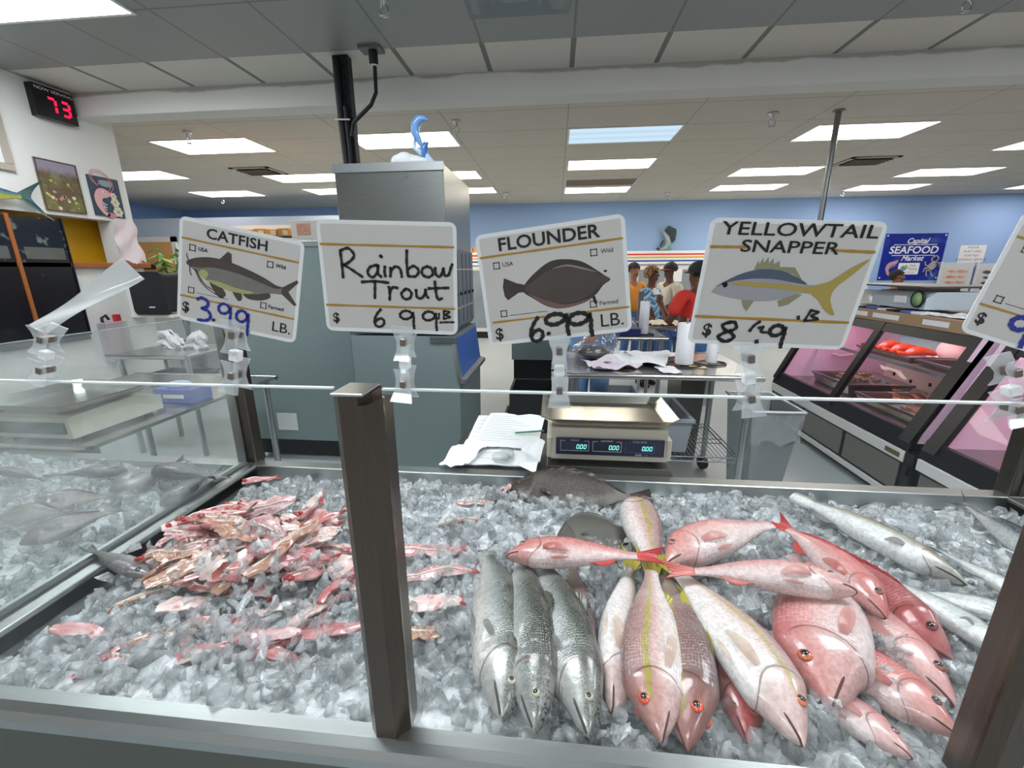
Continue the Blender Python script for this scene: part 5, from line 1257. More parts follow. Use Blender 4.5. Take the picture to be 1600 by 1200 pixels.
def seg7(mb, ch, x, z, w, h, t, X, mi=0, sl=.12):
    S = {'0': 'abcdef', '3': 'abgcd', '7': 'abc', '.': ''}[ch]
    def bar(x0, z0, x1, z1):
        pts = [(x0, z0), (x1, z1)]
        if abs(z1-z0) < 1e-9: q = [(x0, z0-t/2), (x1, z0-t/2), (x1, z0+t/2), (x0, z0+t/2)]
        else: q = [(x0-t/2, z0), (x0+t/2, z0), (x1+t/2, z1), (x1-t/2, z1)]
        mb.prism([(x+a+sl*b, z+b) for a, b in q], 0, .0012, mi, X)
    g = t*.3
    E_ = {'a': (g, h, w-g, h), 'g': (g, h/2, w-g, h/2), 'd': (g, 0, w-g, 0), 'b': (w, h/2+g, w, h-g), 'c': (w, g, w, h/2-g), 'f': (0, h/2+g, 0, h-g), 'e': (0, g, 0, h/2-g)}
    for k in S: bar(*E_[k])
dg_ = MB(); fr = MB()
for i, x in enumerate((.085, .198, .312)):
    for k in range(3): seg7(dg_, '0', x+.0125*k, .886, .0075, .0145, .0018, F2)
    dg_.prism([(x+.0105, .8855), (x+.0125, .8855), (x+.0125, .8875), (x+.0105, .8875)], 0, .0012, 0, F2)
    fr.text(('WEIGHT', 'UNIT PRICE', 'TOTAL PRICE')[i], .0082, F2 @ Matrix.Translation((.078+.112*i, .9165, .0004)), 0)
    x0, x1, z0, z1 = .028+.113*i, .128+.113*i, .877, .9155
    mi = 0 if i < 2 else 1
    for (a, b, c, d) in ((x0, z0, x1, z0+.0012), (x0, z0, x0+.0012, z1), (x1-.0012, z0, x1, z1), (x0, z1-.0012, x0+.018, z1), (x1-.018, z1-.0012, x1, z1)):
        fr.prism([(a, b), (c, b), (c, d), (a, d)], 0, .0005, mi, F2)
fr.text('CAS', .0075, F2 @ Matrix.Translation((.300, .8685, .0004)), 0, sx=1.5, bold=.0002); fr.text('scale', .0045, F2 @ Matrix.Translation((.328, .8682, .0004)), 0)
dg_.build('digits', m_vfd, dp); fr.build('lettering', [m_wprint, m_bprint], dp)
for x in (.03, .36):
    for y in (1.46, 1.70): MB().lathe([(0, 0), (.02, 0), (.02, .018), (0, .018)], 12, X=Matrix.Translation((x, y, .825))).build('foot', m_dkfoot, sc)
mb = MB(); 
def prect(x0, x1, y0, y1, z, c=.02): return [(x0+c, y0, z), (x1-c, y0, z), (x1, y0+c, z), (x1, y1-c, z), (x1-c, y1, z), (x0+c, y1, z), (x0, y1-c, z), (x0, y0+c, z)]
cx0, cx1, cy0, cy1 = -.040, .432, 1.405, 1.735
Rg = [prect(cx0+.035, cx1-.035, cy0+.03, cy1-.03, .968), prect(cx0+.03, cx1-.03, cy0+.025, cy1-.025, .972), prect(cx0, cx1, cy0, cy1, 1.000, .03), prect(cx0-.004, cx1+.004, cy0-.004, cy1+.004, 1.000, .03)]
for a, b in zip(Rg[:-1], Rg[1:]): mb.add(a+b, [(i, (i+1) % 8, (i+1) % 8+8, i+8) for i in range(8)])
mb.add(Rg[0], [tuple(range(8))]); lo = [[(x, y, z-.003) for x, y, z in r] for r in Rg]
for a, b in zip(lo[:-1], lo[1:]): mb.add(a+b, [(i+8, (i+1) % 8+8, (i+1) % 8, i) for i in range(8)])
mb.add(lo[0], [tuple(range(8))[::-1]]); mb.add(Rg[3]+lo[3], [(i, (i+1) % 8, (i+1) % 8+8, i+8) for i in range(8)])
mb.build('platter', brushed('platter_steel', 'c4beb2', .20, (40, 4, 4), .05), sc)
MB().box(.1, .3, 1.5, 1.65, .955, .9645).build('platter_support', m_dkfoot, sc)
tag(MB().box(-.02, .415, 1.405, 1.78, .793, .823, 0, .003).build('scale_stand', m_ssd), 'low steel stand under the scale', 'stand')
# papers, towels, pen beside the scale
paper('stack of printed paper sheets left of the scale', -.215, 1.72, .794, .30, .56, .02, m_sheet, .006, 8, 9, name='paper_stack', thick=.004)
paper('printed sheet lying over the paper stack beside the scale', -.185, 1.78, .806, .27, .40, -.06, m_sheet, .008, 9, 12)
paper('white folded towel at the left end of the papers', -.335, 1.50, .808, .10, .24, -.25, m_sheet, .022, 10, name='folded_towel')
paper('white folded towel squeezed between papers and scale', -.085, 1.50, .808, .09, .26, -.12, m_sheet, .026, 11, name='folded_towel')
tag(MB().tube([(-.16, 1.70, .826), (-.04, 1.735, .826)], [.004, .004], 8).build('pen', M('green_pen', '3f8f66', .35)), 'green pen lying on the papers beside the scale', 'pen')
tag(MB().ball((-.195, 1.475, .816), (.035, .03, .02), 8, 12).ball((-.175, 1.50, .818), (.03, .025, .018), 8, 12).build('plastic_wad', clear_pane('wad_film', .35, 'e3e6e4', 'f2f4f4', .08, 1.5)), 'wadded clear plastic on the front edge of the papers', 'plastic wad')

# ---- left scale (side view) and glove box
ls = thing('scale', 'white price scale on the work table behind the left basin', 'scale', (-2.2, 1.7, .796))
MB().prism([(1.50, .812), (1.495, .902), (1.52, .91), (1.80, .92), (1.93, .885), (1.93, .812)], -2.40, -2.03, 0, Matrix(((0, 0, 1, 0), (1, 0, 0, 0), (0, 1, 0, 0), (0, 0, 0, 1)))).build('body', m_beige, ls)
MB().box(-2.385, -2.05, 1.488, 1.499, .835, .885, 0, .001).build('display_panel', M('green_black_display', '25352f', .25), ls)
mb = MB(); Rg = [prect(-2.41, -2.03, 1.50, 1.86, .935), prect(-2.45, -1.99, 1.46, 1.90, .968, .03)]
mb.add(Rg[0], [tuple(range(8))]); mb.add(Rg[0]+Rg[1], [(i, (i+1) % 8, (i+1) % 8+8, i+8) for i in range(8)])
lo = [[(x, y, z-.003) for x, y, z in r] for r in Rg]; mb.add(lo[0], [tuple(range(8))[::-1]]); mb.add(lo[0]+lo[1], [(i+8, (i+1) % 8+8, (i+1) % 8, i) for i in range(8)])
mb.build('platter', m_plainss, ls)
MB().box(-2.3, -2.12, 1.6, 1.8, .915, .934).build('platter_support', m_dkfoot, ls)
for x in (-2.36, -2.07):
    for y in (1.54, 1.88): MB().lathe([(0, 0), (.018, 0), (.018, .017), (0, .017)], 12, X=Matrix.Translation((x, y, .796))).build('foot', m_dkfoot, ls)
r = tag(MB().box(-2.20, -1.97, 2.05, 2.19, .797, .875, 0, .003, rotm(0, 0, .0)).build('glove_box', M('glove_box_blue', '5a68b8', .5)), 'blue glove box behind the left scale', 'box')
MB().box(-2.14, -2.02, 2.046, 2.051, .825, .845).build('box_label', m_sheet, r)
MB().ball((-2.1, 2.12, .885), (.07, .05, .022), 8, 12).ball((-2.06, 2.11, .895), (.04, .03, .018), 8, 12).build('glove', M('pale_blue_glove', 'b9cde0', .5), r)
tag(MB().box(-2.56, -2.45, 1.48, 1.60, .797, .83, 0, .008).build('folded_towel', m_sheet), 'white folded towel left of the left scale', 'towel')

# ---- refrigerated display cases on the right
m_case = M('white_enamel_case', 'e3e5e3', .4); m_blackf = M('black_frame', '17181b', .35); m_cdoor = brushed('grey_case_door', '85857e', .4, (3, 3, 40), .06, .4)
m_pinkin = M('pink_interior', 'e3c3d8', .5); m_cream = M('cream_panel', 'd9dbc4', .5); m_tan = M('tan_top', 'a88d70', .45)
m_cglass = clear_pane('case_glass', .004, 'e6e6ea', 'fdfdfd', .01, 1.22); m_tube = emission('pink_tube', 'ffc4e0', 11.0)
m_panss = brushed('pan_steel', 'aaa9a8', .3, (10, 10, 10), .06)
YX = Matrix(((0, 0, 1, 0), (0, 1, 0, 0), (1, 0, 0, 0), (0, 0, 0, 1)))
XZ = Matrix(((1, 0, 0, 0), (0, 0, 1, 0), (0, 1, 0, 0), (0, 0, 0, 1)))   # (x, z) profile extruded along y
def display_case(label, y0, y1, posts, sill=(.32, .392), pinkend=True):
    r = thing('display_case', label, 'display case', (2.75, (y0+y1)/2, 0), 'pink-lit refrigerated display cases')
    MB().prism([(2.26, 0), (3.35, 0), (3.35, .45), (2.205, .45), (2.205, .10), (2.26, .10)], y0, y1, 0, XZ).build('base', m_blackf, r)
    MB().box(2.185, 2.206, y0+.01, y1-.01, sill[0], sill[1], 0, .004).build('sill_rail', m_case, r)
    MB().box(2.19, 2.207, y0+.01, y1-.01, .055, .095, 0, .003).build('base_rail', m_case, r)
    n = 3; w = (y1-y0-.04)/n
    for i in range(n): MB().box(2.196, 2.206, y0+.02+i*w+.02, y0+.02+(i+1)*w-.02, .115, .305, 0, .002).build('lower_door', m_cdoor, r)
    MB().box(2.182, 2.186, y0+.04, y0+.16, sill[0]+.02, sill[0]+.05).build('rating_plate', M('brass_plate', '7d7452', .4, .6), r)
    # deck, ends, roof
    MB().box(2.22, 3.32, y0+.03, y1-.03, .45, .47).build('deck', m_panss, r)
    for y in (y0, y1-.03): MB().prism([(2.21, .45), (3.33, .45), (3.22, 1.16), (2.49, 1.16)], y, y+.03, 0, XZ).build('end_wall', m_pinkin, r)
    MB().box(2.47, 3.25, y0, y1, 1.105, 1.185, 0, .004).build('top', m_tan, r)
    MB().box(3.19, 3.21, y0+.03, y1-.03, .47, .82).build('front_panel', m_cream, r)
    fp = MB().prism([(3.31, .47), (3.325, .47), (3.225, 1.105), (3.21, 1.105)], y0+.03, y1-.03, 0, XZ).build('front_glass', m_cglass, r)
    mb = MB(); k = int((y1-y0)/.2)
    for i in range(k): mb.box(3.186, 3.191, y0+.15+i*.2, y0+.175+i*.2, .50+.02*(i % 2), .53+.02*(i % 2))
    mb.build('price_tag_clips', m_blackf, r)
    # slanted door frames: rails and posts in one plane
    def P_(t, off=0): return (2.205+.285*t-off, .45+.655*t)
    a, b = P_(0), P_(1)
    MB().prism([(a[0]-.012, a[1]-.055), (a[0]+.02, a[1]-.055), (P_(.09)[0]+.02, P_(.09)[1]), (P_(.09)[0]-.012, P_(.09)[1])], y0, y1, 0, XZ).build('bottom_frame', m_blackf, r)
    MB().prism([(P_(.90)[0]-.012, P_(.90)[1]), (P_(.90)[0]+.02, P_(.90)[1]), (b[0]+.02, b[1]), (b[0]-.012, b[1])], y0, y1, 0, XZ).build('top_frame', m_blackf, r)
    for (py, pw) in posts: MB().prism([(a[0]-.016, a[1]), (a[0]+.022, a[1]), (b[0]+.022, b[1]), (b[0]-.016, b[1])], py, py+pw, 0, XZ).build('door_post', m_blackf, r)
    ys = [q[0]+q[1] for q in posts][:-1]; ye = [q[0] for q in posts][1:]
    for u, v in zip(ys, ye): MB().prism([(P_(.09)[0], P_(.09)[1]), (P_(.09)[0]+.006, P_(.09)[1]), (P_(.90)[0]+.006, P_(.90)[1]), (P_(.90)[0], P_(.90)[1])], u, v, 0, XZ).build('door_glass', m_cglass, r)
    # upper shelf and lamp
    MB().box(2.56, 3.12, y0+.05, y1-.05, .80, .812).build('glass_shelf', m_cglass, r)
    MB().box(2.555, 2.565, y0+.05, y1-.05, .792, .818).build('shelf_edge', m_galv, r)
    MB().box(2.60, 2.68, y0+.06, y1-.06, 1.075, 1.105, 0, .01).build('lamp_tube', m_tube, r)
    MB().tube([(2.9, y1-.05, .78), (2.84, y1-.08, .70), (2.74, y1-.06, .68), (2.68, y1-.05, .70)], .008, 8).build('hose', M('white_hose', 'e6e2e4', .4), r)
    return r
display_case('pink-lit display case with a scale on top, farther right-hand case', 2.68, 4.40, [(2.68, .09), (3.48, .06), (4.33, .07)])
display_case('nearer pink-lit display case cut off by the right picture edge', 1.15, 2.60, [(1.15, .07), (1.82, .05), (2.50, .09)])
tag(MB().box(2.165, 2.18, 2.62, 2.66, .26, .32, 0, .002).box(2.18, 2.30, 2.605, 2.675, .02, .40).build('junction_box', m_blackf), 'black upright box between the two display cases', 'box')
def pan(label, x0, x1, y0, y1, z, h=.06): return tub('steel_pan', label, x0, x1, y0, y1, z, z+h, m_panss, .006, 'steel pans in the display case')
pan('steel pan of tan shrimp deep in the far end of the display case', 2.45, 2.95, 3.70, 4.2, .472, .09); pan('steel pan of crab legs in the display case', 2.42, 2.95, 2.95, 3.55, .472, .07)
pan('steel pan of orange lobster on the upper shelf', 2.60, 2.95, 3.35, 3.9, .814, .05); pan('empty steel pan on the upper shelf', 2.60, 2.95, 2.85, 3.28, .814, .05)
RR = random.Random(9); m_crab = M('crab_orange', 'd6694a', .35, coat=.4, var=(30, .3)); m_crab2 = M('crab_pale', 'e8c0a4', .35, coat=.4, var=(30, .2)); m_shr = M('tan_shrimp', 'c9a286', .35, coat=.4, var=(30, .25)); m_lob = M('lobster_red', 'd2502c', .3, coat=.4, var=(20, .3))
for i in range(26):
    x, y, a = RR.uniform(2.52, 2.85), RR.uniform(3.08, 3.42), RR.uniform(-.6, .6)+PI/2*0; L_ = RR.uniform(.10, .17); z = .50+i*.003
    d_ = Vector((math.sin(a)*.5, math.cos(a), 0)); c = Vector((x, y, z)); r_ = RR.uniform(.007, .012)
    o = tag(MB().tube([c-d_*L_*.5, c+Vector((0, 0, .012)), c+d_*L_*.3+Vector((0, 0, .008)), c+d_*L_*.5+Vector((.03, 0, -.005))], [r_*.8, r_, r_*.8, r_*.3], 8).build('crab_leg', m_crab if RR.random() < .65 else m_crab2), 'orange crab leg piled in the nearer steel pan of the case', 'crab leg', 'crab legs in the display case')
for i in range(40):
    x, y = RR.gauss(2.68, .09), RR.gauss(3.93, .09); z = .52+.09*math.exp(-((x-2.68)/.12)**2-((y-3.93)/.14)**2)+RR.uniform(-.01, .01); a0 = RR.uniform(0, 6)
    pts = [Vector((x+.028*math.cos(a0+t_), y+.028*math.sin(a0+t_), z+.004*t_)) for t_ in (0, .6, 1.2, 1.8, 2.4, 3.0)]
    tag(MB().tube(pts, [.012, .013, .012, .010, .007, .003], 8).build('shrimp', m_shr), 'tan shrimp heaped in the far steel pan of the case', 'shrimp', 'shrimp heap in the display case')
for i in range(3):
    y = 3.48+i*.14; c = Vector((2.76, y, .86))
    o = tag(MB().tube([c+Vector((-.11, 0, .0)), c+Vector((-.06, .0, .025)), c+Vector((.0, .0, .03)), c+Vector((.07, .0, .02)), c+Vector((.13, .02, .0))], [.01, .034, .036, .026, .012], 10).build('lobster', m_lob), 'orange-red lobster on the upper shelf pan', 'lobster', 'lobsters on the upper shelf')
    for sg in (-1, 1): MB().tube([c+Vector((-.09, sg*.02, .01)), c+Vector((-.15, sg*.05, .02)), c+Vector((-.20, sg*.04, .02))], [.008, .012, .018], 8).build('claw', m_lob, o)
tag(MB().lathe([(0, 0), (.055, 0), (.06, .07), (.063, .072), (.063, .078), (0, .078)], 20, X=Matrix.Translation((3.02, 3.32, .472))).build('tub_container', M('pink_white_tub', 'eac9cf', .4)), 'small pink and white tub behind the crab legs', 'tub')
tag(MB().ball((2.93, 3.42, .90), (.07, .11, .085), 10, 16).build('white_bundle', M('white_bundle', 'e6dcc8', .6, var=(12, .12))), 'white bundle behind the lobster pan', 'bundle')
# grey fish lying in the nearer case
fish('grey_fish', 'blue-grey fish on the deck of the nearer display case', 'fish', 'porgy', (2.55, 1.5, .52), (2.72, 1.92, .52), 1, .2, GR, 1.0, 1.1, 0, 0, 'grey fish in the nearer case', '3a3836', finsel='dpt')
fish('grey_fish', 'grey fish on the upper shelf of the nearer display case', 'fish', 'porgy', (2.62, 1.6, .85), (2.8, 2.0, .85), 1, .4, GR, 1.0, 1.1, 0, 0, 'grey fish in the nearer case', '3a3836', finsel='dpt')

# scale and clutter on top of the far case
s2 = thing('scale', 'grey wrapping scale with a green dial on the far display case', 'scale', (2.75, 3.6, 1.186))
MB().prism([(2.56, 1.215), (2.99, 1.215), (2.99, 1.27), (2.90, 1.335), (2.62, 1.335), (2.56, 1.29)], 3.28, 3.80, 0, XZ).build('body', M('pale_grey_plastic', 'b4bfc4', .45), s2)
MB().box(2.52, 2.98, 3.26, 4.05, 1.362, 1.378, 0, .004).box(2.66, 2.86, 3.4, 3.7, 1.335, 1.363).build('platter', m_ssd, s2)
MB().lathe([(0, 0), (.055, 0), (.06, .012), (.05, .018), (.048, .006), (0, .006)], 28, X=rotm(0, -PI/2, 0, (2.558, 3.34, 1.285))).build('dial_ring', m_blackf, s2)
MB().lathe([(0, .006), (.047, .006), (.047, .012), (0, .012)], 24, X=rotm(0, -PI/2, 0, (2.558, 3.34, 1.285))).build('dial_glass', M('green_dial', '9cc08a', .25), s2)
MB().box(2.552, 2.5595, 3.45, 3.56, 1.25, 1.30).build('data_label', m_sheet, s2)
for y in (3.33, 3.74):
    for x in (2.62, 2.93): MB().box(x-.02, x+.02, y-.02, y+.02, 1.187, 1.216).build('foot', m_dkfoot, s2)
MB().prism([(2.58, 1.215), (2.95, 1.215), (2.93, 1.31), (2.64, 1.325)], 3.82, 4.12, 0, XZ).build('film_roll_cover', clear_pane('wrap_film', .6, 'e3e6e4', 'f4f4f4', .06, 1.5), s2)
RR = random.Random(21)
for i in range(7):
    y = 3.20+i*.12
    tag(MB().box(2.49, 2.49+RR.uniform(.10, .2), y, y+RR.uniform(.06, .11), 1.187, 1.194+RR.uniform(.002, .012), 0, .001, None).build('label_pad', [m_sheet, M('blue_pad', '5668a8', .6), m_dkfoot][i % 3] if i % 3 else m_sheet), 'small label pad on the front edge of the far display case', 'label pad', 'label pads on the display case')
paper('white papers at the near end of the far display case top', 2.68, 2.98, 1.187, .34, .42, 0, m_sheet, .012, 15, 4)
for (y, w_) in ((3.68, .2), (3.36, .26), (2.95, .2)):
    tag(MB().box(2.467, 2.470, y, y+w_, 1.13, 1.165).build('shelf_label', m_sheet), 'white label strip stuck to the tan band of the far case', 'label', 'label strips on the tan band')
# ------------------------------------------------------------------ left partition: things on the wall
def WM(Y, z, X=WX): return Matrix(((0, 0, 1, X), (1, 0, 0, Y), (0, 1, 0, z), (0, 0, 0, 1)))     # wall frame: right = +Y, up = +Z, out = +X
m_red7 = emission('red_digits', 'ff1f48', 1.5)
ns = thing('number_display', 'black queue number display with red digits high on the white partition', 'display', (WX, 3.51, 2.69))
MB().box(WX, -4.035, 3.365, 3.66, 2.685, 2.915, 0, .004).build('casing', M('black_gloss_casing', '141013', .22), ns)
w7 = WM(3.365, 2.685, -4.034); 
for ch, a in (('7', .085), ('3', .185)):
    mb = MB(); seg7(mb, ch, a, .05, .055, .10, .019, w7, 0, .05); mb.build('red_digit', m_red7, ns)
MB().text('NOW SERVING', .030, WM(3.365+.15, 2.685+.203, -4.0335), 0, sx=1.35).build('lettering', m_wprint, ns)
# framed picture at the left edge
fr = thing('picture_frame', 'silver framed picture at the left picture edge on the partition', 'picture', (WX, 2.95, 2.23))
mb = MB(); y0, y1, z0, z1 = 2.45, 3.14, 2.235, 2.75
for a in ((y0, y1, z0, z0+.05), (y0, y1, z1-.05, z1), (y0, y0+.05, z0+.05, z1-.05), (y1-.05, y1, z0+.05, z1-.05)): mb.box(WX, -4.075, *a, 0, .004)
mb.build('frame', M('silver_frame', 'b4ada2', .35, .5), fr)
MB().box(WX, -4.09, y0+.04, y1-.04, z0+.04, z1-.04).build('print', M('pale_print', 'dfe4e2', .4, var=(5, .06)), fr)
# mounted dolphinfish
F_MM = fish_mat('dolphinfish_skin', [(0, 'c9c26a'), (.35, 'b5b53a'), (.6, '4f8f6a'), (.8, '1f4f78'), (1, '183a5c')], None, None, None, (90, 40), .05, .1, .2, .25, .05)
N_MM = fin_mat('blue_green_fin', '3f6e58', '24405a')
fish('mounted_fish', 'mounted yellow-green and blue fish at left, tail towards the garden poster', 'mounted fish', 'slim', (-4.04, 2.05, 2.06), (-4.04, 3.09, 2.055), 1, PI/2, (F_MM, N_MM, N_MM, N_MM), 1.5, .9, 0, 0, None, 'c9a040', finsel='tda', tailopen=1.5)
# posters
t = NT('garden_print'); a = t.noise(9, 5); b = t.noise(22, 4); sx = t.n('ShaderNodeSeparateXYZ', {0: t.obj()})
c = t.mix(t.smooth(a, .38, .62), lin('5c4a34'), lin('6d7038')); c = t.mix(t.smooth(b, .55, .68), c, lin('8a7a4a')); c = t.mix(t.smooth(t.math('ADD', sx.outputs[2], t.math('MULTIPLY', a, .15)), .33, .42), c, lin('8d8796'))
m_garden = t.done(t.principled(c, .4))
po = thing('poster', 'garden picture in brown and green with pink flowers on the partition', 'poster', (WX, 3.435, 1.98))
MB().box(WX, -4.088, 3.285, 3.59, 1.985, 2.375).build('print', m_garden, po)
mb = MB()
for a in ((3.285, 3.59, 1.985, 1.993), (3.285, 3.59, 2.367, 2.375), (3.285, 3.293, 1.993, 2.367), (3.582, 3.59, 1.993, 2.367)): mb.box(-4.088, -4.083, *a)
mb.build('border', M('dark_brown_border', '5a443c', .5), po)
mb = MB(); RR = random.Random(3)
for i in range(16):
    y, z, s = RR.uniform(.03, .28), RR.uniform(.02, .15 if i < 10 else .24), RR.uniform(.006, .016)
    mb.prism([(y+s*math.cos(k)*(1+.3*math.sin(3*k)), z+s*math.sin(k)) for k in [2*PI*j/9 for j in range(9)]], 0, .001, i % 3, WM(3.285, 1.985, -4.0875))
mb.build('flowers', [M('pink_flower', 'cf8f92', .5), M('yellow_flower', 'c9b440', .5), M('cream_flower', 'd8c8b4', .5)], po)
sp_ = thing('poster', 'navy poster with a pink shrimp and white flowers at the partition end', 'poster', (WX, 3.81, 1.98))
MB().box(WX, -4.088, 3.67, 3.94, 1.99, 2.325).build('print', M('navy_teal_print', '1f3a4f', .4, var=(9, .12)), sp_)
W9 = WM(3.67, 1.99, -4.0875); mb = MB()
body = smoothpoly([(.17, .20), (.12, .235), (.06, .225), (.02, .16), (.03, .08), (.07, .02), (.11, .0), (.125, .02), (.085, .05), (.075, .10), (.09, .15), (.14, .165)])
mb.prism(body, 0, .004, 0, W9)
mb.prism(smoothpoly([(.10, .015), (.14, .035), (.18, .02), (.165, -.012), (.12, -.008)]), 0, .004, 1, W9)
for (a, b) in (((.08, .12), (.115, .10)), ((.078, .10), (.11, .075)), ((.08, .08), (.105, .055))): mb.stroke([a, ((a[0]+b[0])/2, (a[1]+b[1])/2-.006), b], .007, W9, 2, .0045)
for pts in ([(.15, .21), (.19, .27), (.17, .335), (.11, .37), (.05, .36), (.03, .31), (.06, .27)], [(.16, .20), (.21, .26), (.19, .33), (.12, .385), (.04, .375), (.015, .31), (.06, .26), (.08, .275)]): mb.stroke(pts, .006, W9, 1, .005)
mb.prism([(.112+.012*math.cos(k), .205+.012*math.sin(k)) for k in [2*PI*j/10 for j in range(10)]], .004, .005, 2, W9); mb.prism([(.114+.006*math.cos(k), .206+.006*math.sin(k)) for k in [2*PI*j/10 for j in range(10)]], .005, .006, 3, W9)
mb.build('shrimp', [M('pink_shrimp', 'dba6a8', .5), M('rose_shrimp', 'c9858c', .5), m_sheet, m_ink], sp_)
for (y, z, s) in ((.20, .13, .035), (.21, .05, .04), (.195, .185, .026)):
    mb = MB()
    for k in range(6): mb.prism([(y+s*.75*math.cos(k*PI/3)+s*.45*math.cos(q), z+s*.75*math.sin(k*PI/3)+s*.45*math.sin(q)) for q in [2*PI*j/8 for j in range(8)]], 0, .0012+.0001*k, 0, W9)
    mb.prism([(y+s*.4*math.cos(q), z+s*.4*math.sin(q)) for q in [2*PI*j/10 for j in range(10)]], .0012, .003, 1, W9)
    mb.build('flower', [M('cream_petal', 'cfd0c0', .5), M('orange_centre', 'd6a34c', .5)], sp_)

MB().prism(smoothpoly([(.09, .30), (.10, .265), (.15, .255), (.20, .262), (.205, .30), (.15, .31)]), 0, .0012, 0, W9).build('grey_patch', M('grey_patch', '8f989c', .5), sp_)
# glossy black panels with wooden edging
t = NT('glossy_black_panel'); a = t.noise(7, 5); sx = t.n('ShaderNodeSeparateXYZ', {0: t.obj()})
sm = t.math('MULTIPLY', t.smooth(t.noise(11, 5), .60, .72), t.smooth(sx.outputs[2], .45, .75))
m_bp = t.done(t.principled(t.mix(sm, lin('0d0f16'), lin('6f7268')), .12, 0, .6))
for (y0, y1, lb) in ((2.30, 2.955, 'glossy black panel with a wooden edge at the left picture edge'), (2.985, 3.33, 'glossy black panel with pale smears left of the yellow alcove')):
    r = thing('black_board', lb, 'board', (WX, (y0+y1)/2, .95), 'glossy black panels leaning on the partition')
    MB().box(-4.085, -4.05, y0, y1, .97, 1.915, 0, .003).build('face', m_bp, r)
    MB().box(-4.087, -4.04, y1, y1+.026 if y1 < 3 else y1+.01, .97, 1.925, 0, .002).build('edge_strip', m_wood if y1 < 3 else m_black, r)
    MB().box(-4.0495, -4.048, y0+.04, y1-.03, 1.60, 1.69).build('tape', clear_pane('smeared_tape', .25, '8a8c80', 'f4f4f0', .1, 1.5), r)
tag(MB().box(WX, -4.06, 2.2, 3.34, .93, .968).build('ledge', m_black), 'thin black ledge the black panels stand on', 'ledge')
# curled paper at the partition end
P = [[(-4.085+.05*(i/10)**2*(j/8)+.012*math.sin(i*1.1+j*.8), 3.80+.21*(j/8)+.01*math.sin(i*.9), 1.96-.37*i/10+.02*math.sin(j*1.2)) for j in range(9)] for i in range(11)]
mb = MB(); mb.grid(P); mb.grid([[(x-.0015, y, z) for x, y, z in r][::-1] for r in P]); tag(mb.build('curled_paper', M('pink_white_paper', 'e6d6d8', .55, var=(9, .06))), 'curled pink-white paper hanging on the end of the partition', 'paper')
# red sacks in a clear wall holder
hb = thing('wall_holder', 'clear wall holder with red contents low on the white partition', 'holder', (WX, 3.54, .70))
MB().box(WX, -4.0, 3.44, 3.64, .70, 1.06, 0, .01).build('clear_box', clear_pane('holder_plastic', .45, 'd8d8da', 'f3f3f3', .08, 1.5), hb)
MB().box(-4.09, -4.01, 3.47, 3.61, .71, 1.03, 0, .02).build('red_sack', M('faded_red', 'b8686e', .6, var=(12, .15)), hb)
MB().box(-4.07, -4.03, 3.57, 3.62, 1.03, 1.12, 0, .006).build('red_tab', M('red_tab', 'b3262b', .5), hb)
MB().tube([(-4.05, 3.46, 1.03), (-4.05, 3.46, 1.10), (-4.05, 3.50, 1.12), (-4.05, 3.52, 1.08)], .012, 8).build('black_hook', m_black, hb)
# loudspeaker on a bracket
lk = thing('loudspeaker', 'black loudspeaker on a white bracket at the partition end', 'speaker', (-3.85, 3.85, 1.07))
SX = Matrix(((1, 0, 0, -3.85), (0, 0, -1, 3.80), (0, 1, 0, 1.10), (0, 0, 0, 1)))
MB().prism(rrect(.36, .40, .05, 5), 0, .04, 0, SX).prism(rrect(.33, .37, .04, 5, 0, .015), -.16, 0, 0, SX).build('cabinet', M('black_speaker_grille', '202226', .6, bump=(300, .3)), lk)
MB().box(-3.86, -3.80, 3.754, 3.761, 1.165, 1.178, 0, .002).build('badge', m_wprint, lk)
MB().box(WX, -3.66, 3.78, 3.97, 1.07, 1.098, 0, .004).box(WX, -4.03, 3.79, 3.96, 1.098, 1.36, 0, .004).build('bracket', m_white, lk)
# plant behind the half wall
pl = thing('potted_plant', 'leafy green potted plant in front of the wooden door', 'plant', (-5.0, 5.35, 0))
MB().lathe([(0, 0), (.13, 0), (.17, .55), (.18, .58), (.165, .58), (.15, .52), (0, .5)], 20, X=Matrix.Translation((-5.0, 5.35, 0))).build('pot', M('dark_pot', '3a3330', .5), pl)
RR = random.Random(5)
st = MB(); lf = []
for k in range(7):
    a = RR.uniform(0, 2*PI); h = RR.uniform(1.35, 1.85); e = Vector((-5.0+.16*math.cos(a), 5.35+.10*math.sin(a), h))
    st.tube([(-5.0, 5.35, .5), (-5.0+.05*math.cos(a), 5.35+.03*math.sin(a), h*.6), tuple(e)], [.012, .009, .005], 6)
    for q in range(7):
        c = e+Vector((0, 0, -.06*q)); b = 2*PI*q/5+a; d_ = Vector((math.cos(b), math.sin(b), -.35)).normalized(); sd = Vector((-d_.y, d_.x, 0)).normalized(); L_ = RR.uniform(.12, .2)
        lf.append((c, d_, sd, L_))
st.build('stem', M('green_stem', '5c7040', .5), pl)
m_leaf = M('green_leaf', '4f8a3a', .4, var=(9, .3)); m_leaf2 = M('light_leaf', '9cc25a', .4, var=(9, .2))
for i, (c, d_, sd, L_) in enumerate(lf):
    P = [[c+d_*L_*s+sd*(q*L_*.24*math.sin(PI*min(1, .06+.93*s)))+Vector((0, 0, -.10*L_*s*s-.02*abs(q))) for q in (-1, -.5, 0, .5, 1)] for s in [k/6 for k in range(7)]]
    MB().grid(P).build('leaf', m_leaf2 if i % 3 == 0 else m_leaf, pl)
